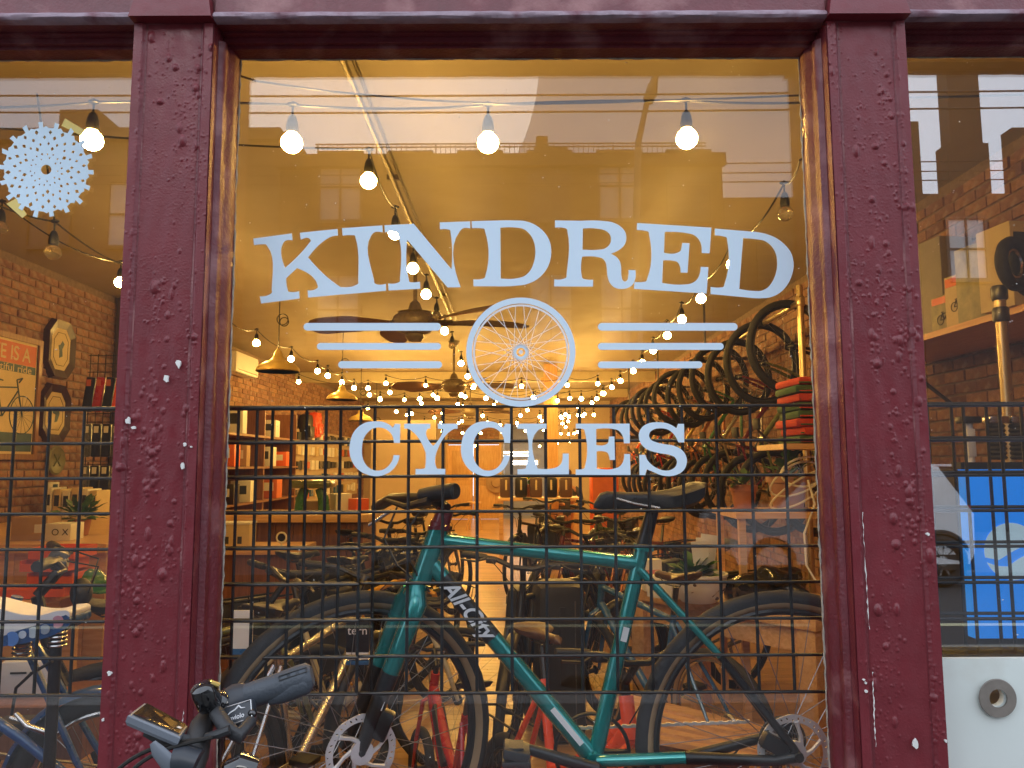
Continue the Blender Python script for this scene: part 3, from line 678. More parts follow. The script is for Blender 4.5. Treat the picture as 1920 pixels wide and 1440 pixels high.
for (a, b) in ((-1.75, -1.07), (-1.05, -.36)):
    mb = MB(); mb.box((a, YB + .02, .01), (b, YB + .06, 2.0)); d = mb.build('door', M['pine'], t)
    for (z0, z1) in ((.15, .9), (1.05, 1.85)):
        mb = MB(); mb.cbox(((a + b) / 2, YB + .012, (z0 + z1) / 2), (b - a - .22, .014, z1 - z0), None, .004); mb.build('door_panel', M['pine'], d)
mb = MB(); mb.box((-1.80, YB - .03, 0), (-1.751, YB, 2.06)); mb.box((-.359, YB - .03, 0), (-.30, YB, 2.06)); mb.box((-1.80, YB - .03, 2.0605), (-.30, YB, 2.12)); mb.build('door_frame', M['pine'], t)
mb = MB(); mb.box((-.24, YB + 2.0, 0), (1.05, YB + 2.1, 2.6)); mb.box((-.32, YB + .2, 0), (-.245, YB + 2.1, 2.6)); mb.box((1.06, YB + .2, 0), (1.15, YB + 2.1, 2.6)); mb.box((-.32, YB + .2, 2.605), (1.15, YB + 2.1, 2.7)); mb.box((-.32, YB + .2, -.1), (1.15, YB + 2.1, -.01)); mb.build('workshop_recess', mat('workshop_wall', (.45, .43, .42), .8), t)
for i, (px, py, L) in enumerate(((968, 848, .85), (962, 854.5, 1.0), (985, 865, .7), (985, 870, .7))):
    p = pt(px, py, YB + .9); tt = thing('tube_lamp', ('upper bright fluorescent tube in the back workshop', 'second fluorescent tube down in the back workshop', 'third fluorescent tube down in the back workshop', 'lowest fluorescent tube in the back workshop')[i], 'lamp', p)
    mb = MB(); mb.tube([p - Vector((L/2, 0, 0)), p + Vector((L/2, 0, 0))], .018, 8); mb.build('lit_tube', M['tubelight'], tt)
    mb = MB(); mb.cbox(p + Vector((0, 0, .035)), (L + .1, .09, .03), None, .006); mb.build('housing', M['white'], tt)
# tan partition, header beam far inside, ledger along the ceiling
mb = MB(); mb.box((-2.75, 15, 0), (-1.5, 15.1, 2.35)); tag(mb.build('partition', M['tanwall']), 'plain tan partition wall standing at the far left of the aisle', 'wall')
for (y, z) in ((14.2, 3.02), (17.6, 3.02)):
    mb = MB(); mb.box((WX0 + .02, y, z), (WX1 - .02, y + .22, ZC - .002)); tag(mb.build('ceiling_beam', M['beam']), 'nearer boxed ceiling beam across the back of the shop' if y < 15 else 'farther boxed ceiling beam across the back of the shop', 'beam')
mb = MB(); mb.box((.55, 13.1, 0), (.78, 13.3, ZC - .003)); mb.box((.50, 13.08, 2.9), (.83, 13.32, 2.96)); tag(mb.build('column', M['pine']), 'square wooden column standing right of the aisle', 'column')
# pilaster on the left wall
mb = MB(); mb.cbox((WX0 + .10, 7.75, 1.6), (.14, .13, 3.18), None, .012); tag(mb.build('pipe_casing', mat('dark_casing', (.10, .075, .05), .6)), 'dark vertical pipe casing on the left brick wall beside the pictures', 'casing')

# ================================================================== lamps
def bulb_parts(parent, p, lit=True, drop=.10, r=.030, lod=14):
    """socket hanging under the cord at p, bulb inside it"""
    p = Vector(p); mb = MB()
    mb.tube([p + Vector((0, 0, .012)), p - Vector((0, 0, drop * .45))], .004, 6)
    mb.lathe(p - Vector((0, 0, drop)), [(.013, 0), (.019, .002), (.020, .018), (.017, .04), (.012, .055), (.006, .062)], 10)
    mb.sphere(p + Vector((0, 0, .002)), .012, 8, 5, (1.7, 1, .7))
    s = mb.build('socket', M['socket'], parent)
    mb = MB(); c = p - Vector((0, 0, drop + r * .92))
    mb.lathe(c, [(.0005, -r*.92), (r*.38, -r*.86), (r*.70, -r*.66), (r*.93, -r*.34), (r, 0), (r*.94, r*.34), (r*.74, r*.66), (r*.5, r*.88), (r*.42, r*1.0)], lod)
    mb.build('bulb', M['bulb'] if lit else M['clearbulb'], s)
M['clearbulb'] = mat('clear_glass_bulb', (.75, .7, .6), .1, 0, spec=.8); M['clearbulb'].node_tree.nodes['Principled BSDF'].inputs['Transmission Weight'].default_value = .85
def sag(a, b, s, n=14):
    a, b = Vector(a), Vector(b)
    return [a.lerp(b, i / n) - Vector((0, 0, s * 4 * (i / n) * (1 - i / n))) for i in range(n + 1)]
def strand(label, nodes, lits, cords, drop=.10, r=.033, lod=14, cr=.0042):
    t = thing('string_light', label, 'string light', nodes[0], 'festoon strings of round bulbs under the ceiling')
    for pts in cords:
        mb = MB(); mb.tube(pts, cr, 6); mb.build('cord', M['cable'], t)
    for p, l in zip(nodes, lits): bulb_parts(t, p, l, drop, r, lod)
    return t
def up(px, py, Y, d): return pt(px, py, Y) + Vector((0, 0, d))
# strand just inside the windows (bulb centres measured)
Ya = 2.35
A_ = [up(x, y, Ya, .131) for x, y in ((-215, 272), (172, 266), (547, 271), (915, 271), (1288, 263), (1660, 258))]
cords = []
ends = [Vector((-3.2, Ya, A_[0].z + .02))] + A_ + [Vector((2.4, Ya, A_[-1].z + .06))]
for a, b in zip(ends[:-1], ends[1:]): cords.append(sag(a, b, -.006 if a in (A_[1], A_[3]) else .012))
strand('string of bulbs hanging across the shop right behind the front windows', A_, [1] * 6, cords, .095, .034, 18)
# second slack cord crossing the middle window
t = tag(MB().tube([pt(*q) for q in ((380, 120, 2.3), (480, 152, 2.3), (620, 172, 2.3), (800, 188, 2.32), (960, 196, 2.33), (1150, 192, 2.33), (1330, 186, 2.33), (1520, 178, 2.33))], .0035, 6).build('loose_cord', M['cable']), 'slack black cord running above the front string of bulbs in the middle window', 'cord')
# strand running back left of centre
ds = [2.98, 3.66, 4.33, 5.0, 5.7, 6.4, 7.2, 8.5, 9.8, 11.2]
B_ = [up(958 - 267 * 2.98 / d - 0.0, 866 - 526 * 2.98 / d, d, .131) for d in ds]
a0 = pt(440, 322, 2.7)
strand('string of bulbs running from the front towards the back left of the fans', B_, [1, 1, 1, 1, 0, 1, 0, 1, 1, 1],
       [sag(Vector((-1.95, 2.6, B_[0].z - .06)), B_[0], .015)] + [sag(a, b, .05) for a, b in zip(B_[:-1], B_[1:])])
# left strand
ds = [3.6, 4.7, 5.6, 6.4, 7.1, 8.2, 9.3, 9.8, 10.6, 11.4, 12.6, 13.6]
L_ = [up(958 - 733 * 4.7 / d + (8 if d > 7 else 0), 866 - 336 * 4.7 / d, d, .131) for d in ds]
cl = [sag(a, b, .06) for a, b in zip(L_[:-1], L_[1:])]
strand('string of bulbs running along the left brick wall above the pendant lamps', L_, [0] + [1] * 11, cl)
# right strand
ds = [2.45, 3.1, 4.2, 5.1, 5.85, 6.6, 7.5, 8.4, 9.2, 10.3, 11.2, 12.2, 13.2]
R_ = []
for d in ds:
    k = 1.13 + min(.22, max(0, d - 4) * .045); z_ = 1.10
    R_.append(Vector((z_ * k * .985, d, 1.5 + z_ + .131 - .0)))
R_[0] = up(1500, 300, 2.45, .0); R_[1] = up(1472, 392, 3.1, .11)
strand('string of bulbs running back along the right side above the hanging bikes', R_[1:], [0] + [1] * 11, [sag(a, b, .03 if a.y < 3 else .06) for a, b in zip(R_[:-1], R_[1:])] + [[R_[0], R_[0] + Vector((.25, -.1, .12))]])
# unlit bulb in the left window
U_ = [up(100, 462, 3.1, .105), up(-120, 380, 2.9, .12)]
strand('slack string with an unlit clear bulb hanging under the paper snowflake', U_, [0, 0], [sag(U_[1], U_[0], .03), sag(U_[0], up(235, 505, 4.2, .02), .02), [U_[0], up(60, 330, 2.6, .3)]])
# cross strings at the back
for i, (yy, xs, zz, sg) in enumerate(((10.6, (-1.75, -1.15, -.5, .1, .72, 1.2), 2.62, .10), (13.0, (-2.3, -1.8, -1.5, -.9, -.35, .25, .8), 2.60, .12), (15.6, (-2.2, -1.6, -1.0, -.45, .1, .55, 1.0, 1.5), 2.48, .15), (18.2, (-2.2, -1.7, -1.2, -.7, -.2, .3, .8, 1.25), 2.32, .10), (19.8, (-1.6, -1.3, -1.0, .7, .95, 1.2, 1.45, 1.7), 2.12, .2), (14.0, (.55, .7, .85, 1.0, 1.2, 1.35, 1.5), 2.36, .05), (16.8, (-1.9, -1.5, -1.15, -.8, -.3, .15, .6, .9, 1.05, 1.2), 2.42, .12), (19.0, (.75, .9, 1.05, 1.2, 1.35, 1.5, 1.65), 2.30, .10), (12.0, (-1.3, -.75, -.2, .4, .9), 2.56, .08))):
    N_ = []
    for j, x in enumerate(xs): N_.append(Vector((x + .05 * math.sin(j * 5 + i), yy + .12 * math.sin(j * 3.1 + i), zz + .131 - sg * math.sin(PI * (j + .5) / len(xs)) + .03 * math.sin(j * 7 + i))))
    strand(('first wide string of bulbs crossing the ceiling behind the nearest fan', 'second wide string of bulbs crossing the ceiling before the beam', 'long string of bulbs drooping just behind the nearer ceiling beam', 'long string of bulbs crossing behind the farther ceiling beam', 'farthest low string of bulbs by the back wall', 'short string of bulbs right of the wooden column', 'long dense string of bulbs between the two ceiling beams', 'short bright cluster string of bulbs far back right', 'sparse string of bulbs crossing above the second fan')[i], N_, [1] * len(N_), [sag(a, b, .05) for a, b in zip(N_[:-1], N_[1:])], .09, .028, 10)
for lb, Yc, pl in (('string of bulbs draped across the middle of the shop below the second fan', 11.6, ((560, 716), (640, 735), (690, 728), (731, 736), (787, 748), (820, 747), (865, 741), (911, 747), (1000, 745), (1090, 748), (1130, 738))),
                   ('lower string of bulbs draped across the shop behind the wheel emblem', 14.8, ((690, 765), (743, 772), (772, 776), (830, 775), (868, 762), (905, 780), (976, 779), (989, 769), (1060, 777), (1085, 765), (1110, 755)))):
    N_ = [up(x, y, Yc + .25 * math.sin(x), .12) for x, y in pl]
    strand(lb, N_, [1] * len(N_), [sag(a, b, .03) for a, b in zip(N_[:-1], N_[1:])], .09, .032, 10)
# conduit along the ceiling
a, b = pt(643, 105, 3.1), Vector((-.70, 9.0, 3.165))
a = Vector((-.70, 2.0, 3.165))
mb = MB(); mb.tube([a, b], .014, 8); mb.tube([a + Vector((.04, 0, .012)), b + Vector((.05, 0, .012))], .007, 6)
for y in (2.8, 4.4, 6.0, 7.6): mb.cbox((-.70, y, 3.185), (.07, .03, .03))
tag(mb.build('conduit', mat('conduit_metal', (.20, .17, .11), .35, .8)), 'thin metal conduit running back along the ceiling', 'conduit')
# pendants
for i, (px, py, wpx, d) in enumerate(((521, 697, 80, 6.9), (641, 750, 57, 9.7), (676, 789, 43, 12.8), (705, 832, 36, 15.5))):
    p = pt(px, py, d); R = wpx * d / FPX / 2
    t = thing('pendant_lamp', ('nearest brass dome pendant lamp on the left', 'second brass dome pendant lamp on the left', 'third brass dome pendant lamp on the left above the shelves', 'farthest brass dome pendant lamp on the left before the partition')[i], 'pendant lamp', p, 'brass dome pendant lamps')
    mb = MB(); mb.lathe(p, [(R, 0), (R*1.02, .008), (R*.97, .035), (R*.80, .068), (R*.50, .095), (R*.30, .108), (R*.25, .14), (R*.17, .18), (R*.08, .20), (R*.05, .215), (.0001, .215), (R*.13, .175), (R*.22, .135), (R*.46, .09), (R*.77, .062), (R*.94, .03), (R*.985, .004), (R, 0)], 26)
    mb.build('shade', M['brass'], t)
    mb = MB(); mb.sphere(p + Vector((0, 0, .045)), .035, 12, 8); mb.build('bulb', M['pbulb'] if 'pbulb' in M else M['bulb'], t)
    mb = MB(); mb.tube([p + Vector((0, 0, .21)), (p.x, p.y, ZC)], .005, 6)
    c = p + Vector((.03, 0, .48)); mb.torus(c, .05, .005, 'Y', 18, 5); mb.torus(c + Vector((.012, .01, -.02)), .04, .005, 'Y', 18, 5); mb.build('cord', M['cable'], t)
# ceiling fans
def fan(label, c, R, rots, col, bladez=0.0):
    t = thing('ceiling_fan', label, 'ceiling fan', c, 'dark wooden ceiling fans')
    c = Vector(c)
    mb = MB(); mb.lathe(c, [(.02, -.15), (.05, -.145), (.075, -.11), (.07, -.09), (.12, -.075), (.17, -.03), (.185, .01), (.17, .05), (.13, .075), (.14, .085), (.06, .10), (.04, .16), (.018, .18)], 24)
    mb.build('motor', M['fanmetal'], t)
    mb = MB(); mb.tube([c + Vector((0, 0, .17)), (c.x, c.y, ZC)], .016, 10); mb.lathe((c.x, c.y, ZC - .06), [(.02, -.02), (.05, 0), (.075, .04), (.08, .058)], 16); mb.build('downrod', M['fanmetal'], t)
    for a in rots:
        u = Vector((math.cos(a), math.sin(a), 0)); v = Vector((-math.sin(a), math.cos(a), 0)); tilt = Vector((0, 0, .25))
        st = []
        for k in range(13):
            s = k / 12; r = .20 + (R - .20) * s; w = (.045 + .065 * min(1, s * 2.2)) * (1 if s < .8 else math.sqrt(max(.02, 1 - ((s - .8) / .2) ** 2)))
            st.append((r, w, .015 * math.sin(s * PI) ))
        mb = MB(); vs = []
        for (r, w, h) in st:
            for e in (-1, 1):
                for th in (-.005, .005): vs.append(c + u * r + v * (w * e) + Vector((0, 0, h + bladez + w * e * .38 + th)))
        fs = []
        for k in range(12):
            b0 = k * 4; b1 = b0 + 4
            fs += [(b0, b0+2, b1+2, b1), (b0+1, b1+1, b1+3, b0+3), (b0, b1, b1+1, b0+1), (b0+2, b0+3, b1+3, b1+2)]
        fs += [(0, 1, 3, 2), (48, 50, 51, 49)]
        mb.add(vs, fs); bl = mb.build('blade', M['fanwood'], t)
        mb = MB(); mb.tube([c + u * .13 + Vector((0, 0, .0)), c + u * .2 + Vector((0, 0, .018)), c + u * .30 + Vector((0, 0, .012))], [.018, .014, .022], 8, True, False, (1, .35)); mb.build('blade_arm', M['fanmetal'], bl)
M['fanmetal'] = mat('fan_bronze', (.16, .12, .07), .5, .3, var=.3, vs=30, bump=.4, bs=60)
fan('nearest dark ceiling fan with long wooden blades behind the lettering', pt(778, 606, 6.0), .92, [math.radians(q) for q in (168, 112, 10, -42)], None)
fan('second ceiling fan hanging beyond the nearest one', pt(851, 724, 10.6), .88, [math.radians(q) for q in (176, 150, 3, -60)], None)
fan('third ceiling fan far back above the aisle', pt(882, 772, 15.4), .88, [math.radians(q) for q in (170, 95, 20, -40)], None)
# ================================================================== across the street (seen in the glass)
VB = 18.5                                    # mirrored distance of the facades opposite
YS = 2 * GLASS_Y - VB
def rX(px, py=280): return rpt(px, py, VB).x
def rZ(py, Yv=VB): return rpt(960, py, Yv).z
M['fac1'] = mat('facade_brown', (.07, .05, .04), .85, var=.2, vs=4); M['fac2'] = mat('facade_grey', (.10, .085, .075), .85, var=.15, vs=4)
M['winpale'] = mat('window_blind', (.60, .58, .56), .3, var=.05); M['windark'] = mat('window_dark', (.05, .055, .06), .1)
def house(label, x0, x1, ztop, m, y=YS, wins=(), depth=9, cornice=True):
    t = thing('row_house', label, 'building', ((x0 + x1) / 2, y, 0))
    mb = MB(); mb.box((x0, y - depth, -.16), (x1, y, ztop)); mb.build('wall', m, t)
    if cornice:
        mb = MB(); mb.box((x0 - .05, y + .002, ztop - .35), (x1 + .05, y + .22, ztop - .05)); mb.build('cornice', m, t)
    for (wx, wz, w, h, pale) in wins:
        mb = MB(); a = M['fac2']
        mb.box((wx - w/2 - .07, y + .002, wz - h/2 - .07), (wx - w/2, y + .07, wz + h/2 + .07)); mb.box((wx + w/2, y + .002, wz - h/2 - .07), (wx + w/2 + .07, y + .07, wz + h/2 + .07))
        mb.box((wx - w/2, y + .002, wz + h/2), (wx + w/2, y + .07, wz + h/2 + .07)); mb.box((wx - w/2, y + .002, wz - h/2 - .10), (wx + w/2, y + .10, wz - h/2)); mb.box((wx - w/2, y + .01, wz - .02), (wx + w/2, y + .05, wz + .02)); mb.box((wx - .02, y + .012, wz - h/2), (wx + .02, y + .052, wz + h/2))
        f = mb.build('window', a, t)
        mb = MB(); mb.box((wx - w/2, y + .003, wz - h/2), (wx + w/2, y + .008, wz + h/2)); mb.build('pane', M['winpale'] if pale else M['windark'], f)
    return t
zt = rZ(290)
wn_ = []
for i in range(6):
    for k, zz in enumerate((rZ(350), rZ(350) - 3.1)):
        wn_.append((rX(640 + i * 130), zz, 1.0, 1.7, (i == 4) or (i == 3 and k) or (i == 0)))
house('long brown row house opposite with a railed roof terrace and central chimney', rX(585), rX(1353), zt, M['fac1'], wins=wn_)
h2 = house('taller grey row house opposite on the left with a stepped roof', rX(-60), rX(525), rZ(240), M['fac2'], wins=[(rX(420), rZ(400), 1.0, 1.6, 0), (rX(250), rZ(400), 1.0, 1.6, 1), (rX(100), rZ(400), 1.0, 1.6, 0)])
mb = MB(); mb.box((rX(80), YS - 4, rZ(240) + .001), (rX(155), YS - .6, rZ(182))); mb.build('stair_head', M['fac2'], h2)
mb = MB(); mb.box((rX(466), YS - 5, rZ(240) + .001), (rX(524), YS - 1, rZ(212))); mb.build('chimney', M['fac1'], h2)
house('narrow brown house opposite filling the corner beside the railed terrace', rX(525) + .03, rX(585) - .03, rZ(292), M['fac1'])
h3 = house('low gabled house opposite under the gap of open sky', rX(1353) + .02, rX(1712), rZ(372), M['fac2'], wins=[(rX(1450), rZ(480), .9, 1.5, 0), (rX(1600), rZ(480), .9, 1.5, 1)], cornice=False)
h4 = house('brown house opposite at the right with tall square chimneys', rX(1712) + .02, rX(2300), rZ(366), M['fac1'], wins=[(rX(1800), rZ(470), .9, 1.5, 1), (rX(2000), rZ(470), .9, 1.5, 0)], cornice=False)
for (a, b, p) in ((1690, 1727, 228), (1786, 1846, 60), (1903, 2050, 240)):
    mb = MB(); mb.box((rX(a), YS - .50, rZ(370)), (rX(b), YS - .05, rZ(p))); 
    if p == 60: mb.box((rX(a) - .12, YS - .55, rZ(370)), (rX(b) + .12, YS - .02, rZ(270)))
    mb.build('chimney', M['fac1'], h4)
for (a, b, p) in ((1005, 1072, 232), (1009, 1032, 214)):
    mb = MB(); mb.box((rX(a), YS - 3, zt + .001), (rX(b), YS - 1.4 + (.1 if p == 214 else 0), rZ(p)))
    tag(mb.build('chimney_stack', M['fac1']), 'wide brown chimney stack on the railed terrace roof opposite' if p == 232 else 'small upper chimney flue on the roof opposite', 'chimney')
t = thing('roof_railing', 'thin metal railing along the roof terrace of the house opposite', 'railing', (rX(960), YS, zt))
mb = MB()
for z in (rZ(260), rZ(266)): mb.tube([(rX(585), YS - .3, z), (rX(1330), YS - .3, z)], .02, 5)
mb.build('rail', M['dsteel'], t)
mb = MB(); i = 0; x = rX(590)
while x < rX(1330): mb.tube([(x, YS - .3, zt), (x, YS - .3, rZ(262))], .018 if i % 12 == 0 else .008, 4); x += .125; i += 1
o = mb.build('balusters', M['dsteel'], t); o['kind'] = 'stuff'
# utility wires and a street lamp
for i, (py, Yv) in enumerate(((162, 11.5), (194, 12.0), (295, 14.0), (313, 14.0), (330, 14.0))):
    a, b = rpt(-900, py + 10, Yv), rpt(2600, py - 4, Yv); mb = MB(); mb.tube(sag(a, b, .12, 24), .016 if i < 2 else .012, 5)
    tag(mb.build('utility_wire', M['cable']), ('topmost', 'second', 'third', 'fourth', 'lowest')[i] + ' overhead utility wire along the street', 'wire')
t = thing('street_lamp', 'street lamp with a leaning arm and flat head on the far pavement', 'street lamp', rpt(1150, 1000, 13.5))
p0 = rpt(1178, 900, 13.5); p1 = rpt(1196, 270, 13.5); p2 = rpt(1212, 195, 13.5); p3 = rpt(1226, 160, 13.3)
mb = MB(); mb.tube([(p0.x, p0.y, -.01), p1], [.09, .06], 10); mb.tube([p1, p2], [.06, .05], 10); mb.build('pole', M['dsteel'], t)
mb = MB(); mb.tube([p2, p2.lerp(p3, .15), p2.lerp(p3, .8), p3 + Vector((0, .3, .1))], [.06, .15, .16, .05], 12, True, False, (1, .45)); mb.build('lamp_head', mat('lamp_housing', (.22, .2, .18), .5), t)
# parked white car opposite
M['carp'] = mat('white_car_paint', (.74, .75, .76), .2, 0, var=.02, coat=1.0); M['cargl'] = mat('car_glass', (.012, .014, .016), .05, spec=.8)
def car(label, x0, x1, yc, h=1.62):
    t = thing('parked_car', label, 'car', ((x0 + x1) / 2, yc, -.13)); g = -.13; L = x1 - x0; W_ = .9
    prof = [(0, .55), (.01, .80), (.06, .93), (.22, 1.02), (.36, 1.42), (.46, h - .04), (.72, h), (.90, h - .06), (1.0 - .02, 1.10), (1.0, .95), (.995, .45), (.97, .30), (.03, .30)]
    body = MB(); n = len(prof); secs = [(-1, .0), (-.96, .5), (-.6, 1), (.6, 1), (.96, .5), (1, 0)]
    vs = []; 
    for (w, k) in secs:
        for (u, z) in prof:
            zz = z if z < .98 else z - (1 - k) * .0
            yy = w * W_ * (1 if z < 1.0 else .82)
            vs.append((x0 + u * L, yc + yy, g + zz - (0.03 if abs(w) == 1 and z > .98 else 0)))
    m_ = len(prof); fs = [(i*m_+j, i*m_+(j+1) % m_, (i+1)*m_+(j+1) % m_, (i+1)*m_+j) for i in range(len(secs)-1) for j in range(m_)]
    fs += [tuple(range(m_)), tuple((len(secs)-1)*m_ + j for j in range(m_))]
    body.add(vs, fs); body.build('body', M['carp'], t)
    for s in (-1, 1):
        y = yc + s * (W_ * .82 + .035)
        for (a, b, sl) in ((.35, .54, 1), (.55, .73, 0), (.74, .90, 2)):
            z0, z1 = g + 1.06, g + h - .14
            xa, xb = x0 + a * L, x0 + b * L
            q = [(xa, y, z0), (xb, y, z0), (xb - (.22 if sl == 2 else 0), y - s * .03, z1), (xa + (.38 if sl == 1 else 0), y - s * .03, z1)]
            mb = MB(); mb.prism(q, (0, -s * .02, 0)); mb.build('side_window', M['cargl'], t)
        for u in (.17, .865):
            c = Vector((x0 + u * L, yc + s * (W_ - .06), g + .335)); mb = MB(); mb.torus(c, .265, .075, 'Y', 36, 10, sq=1.3); w = mb.build('tyre', M['rubber'], t)
            mb = MB(); mb.torus(c, .215, .022, 'Y', 30, 8)
            for k in range(10):
                a = 2*PI*k/10; mb.tube([c + Vector((.03*math.cos(a), s*.03, .03*math.sin(a))), c + Vector((.21*math.cos(a+.1), s*.03, .21*math.sin(a+.1)))], [.025, .016], 6)
            mb.lathe(c, [(.05, -.04), (.05, .04)], 14, 'Y'); mb.build('rim', M['steel'], w)
            mb = MB(); mb.torus(c + Vector((0, s*.02, 0)), .37, .035, 'Y', 24, 6, 0, PI); mb.build('wheel_arch', M['plastic'], t)
            mb = MB(); mb.lathe(c - Vector((0, s * .05, 0)), [(.0001, -.03), (.24, -.03), (.24, .03), (.0001, .03)], 24, 'Y'); mb.build('wheel_shade_disc', M['plastic'], t)  # dark disc standing in for the shade behind the wheel
        mb = MB(); mb.cbox((x0 + .99 * L, yc + s * .72, g + .98), (.10, .22, .16), None, .03); mb.build('tail_light', mat('tail_light', (.4, .02, .02), .2), t)
        mb = MB(); mb.cbox((x0 + .03 * L, yc + s * .68, g + .80), (.16, .30, .13), None, .03); mb.build('headlight', M['white'], t)
        mb = MB(); mb.cbox((x0 + .36 * L, yc + s * (W_ + .07), g + 1.05), (.12, .16, .12), None, .03); mb.build('side_mirror', M['carp'], t)
    mb = MB(); mb.prism([(x0 + .985*L, yc - .68, g + 1.08), (x0 + .985*L, yc + .68, g + 1.08), (x0 + .915*L, yc + .62, g + h - .12), (x0 + .915*L, yc - .62, g + h - .12)], (.03, 0, .015)); mb.build('rear_window', M['cargl'], t)
    mb = MB(); mb.prism([(x0 + .225*L, yc - .68, g + 1.06), (x0 + .225*L, yc + .68, g + 1.06), (x0 + .35*L, yc + .62, g + 1.43), (x0 + .35*L, yc - .62, g + 1.43)], (-.03, 0, .02)); mb.build('windscreen', M['cargl'], t)
    mb = MB(); mb.cbox((x0 + .93*L, yc, g + h - .04), (.30, 1.2, .035), None, .012); mb.build('spoiler', M['carp'], t)
    mb = MB(); mb.box((x0 + .01*L, yc - .89, g + .22), (x0 + .99*L, yc + .89, g + .42)); mb.build('lower_sill', M['plastic'], t)
    return t
car('white hatchback parked at the kerb opposite the shop', rpt(1365, 900, 10.2).x, rpt(1822, 900, 10.2).x, 2 * GLASS_Y - 10.2 - .9)
# ================================================================== wire grid panels behind the panes
WR = .0036
ZG = [pt(960, 762, 1.716).z + (pt(960, 1298, 1.716).z - pt(960, 762, 1.716).z) * k / 8 for k in range(9)]
def grid_panel(label, xs, zs, Y, x0, x1, zb=None, thick=0):
    t = thing('wire_grid_panel', label, 'grid panel', ((x0 + x1) / 2, Y, zs[-1]), 'black wire grid panels behind the windows')
    mh = MB(); mh.tube([(-.5, 0, 0), (.5, 0, 0)], 1.0, 8); oh = mh.build('wire', M['blackwire'], t, (0, 0, 0)); mh_ = oh.data
    mv = MB(); mv.tube([(0, 0, -.5), (0, 0, .5)], 1.0, 8); ov = mv.build('wire', M['blackwire'], t, (0, 0, 0)); mv_ = ov.data
    o_ = Vector(t['_o'])
    for i, z in enumerate(zs):
        ob = oh if i == 0 else link_mesh('wire', mh_, t, (0, 0, 0))
        r = WR * (1.45 if (i == 0 and thick) else 1)
        ob.location = Vector(((x0 + x1) / 2, Y - WR * .9, z)) - o_; ob.scale = (x1 - x0, r, r)
    for i, x in enumerate(xs):
        ob = ov if i == 0 else link_mesh('wire', mv_, t, (0, 0, 0))
        ob.location = Vector((x, Y + WR * .9, (zs[0] + zs[-1]) / 2)) - o_; ob.scale = (WR, WR, zs[0] - zs[-1])
    return t
xa = [pt(959 + 64.4 * k, 866, 1.716).x for k in range(-9, 10) if 959 + 64.4 * k < 1560]
grid_panel('wide black wire grid panel across the whole middle window behind the bicycle', xa, ZG, 1.716, xa[0] - .01, xa[-1] + .02)
zb = [pt(100, 767, 1.69).z + (pt(100, 1303, 1.69).z - pt(100, 767, 1.69).z) * k / 8 for k in range(9)]
xb = [pt(675 - 65.3 * k, 866, 1.69).x for k in range(0, 19)]
grid_panel('thick topped black wire grid panel reaching from the left window into the middle one', xb, zb, 1.69, xb[-1], xb[0] + .003, thick=1)
zr = [pt(1850, 760, 1.672).z + (pt(1850, 1298, 1.672).z - pt(1850, 760, 1.672).z) * k / 8 for k in range(9)]
xr = [pt(1745 + 68.5 * k, 866, 1.672).x for k in range(0, 9)]
grid_panel('front black wire grid panel in the right window before the blue sign', xr, zr, 1.672, xr[0] - .02, xr[-1])
xr = [pt(1791 + 66 * k, 866, 1.70).x for k in range(-1, 9)]
grid_panel('rear black wire grid panel in the right window close before the blue sign', xr, [z + .006 for z in zr], 1.70, xr[0] - .02, xr[-1])

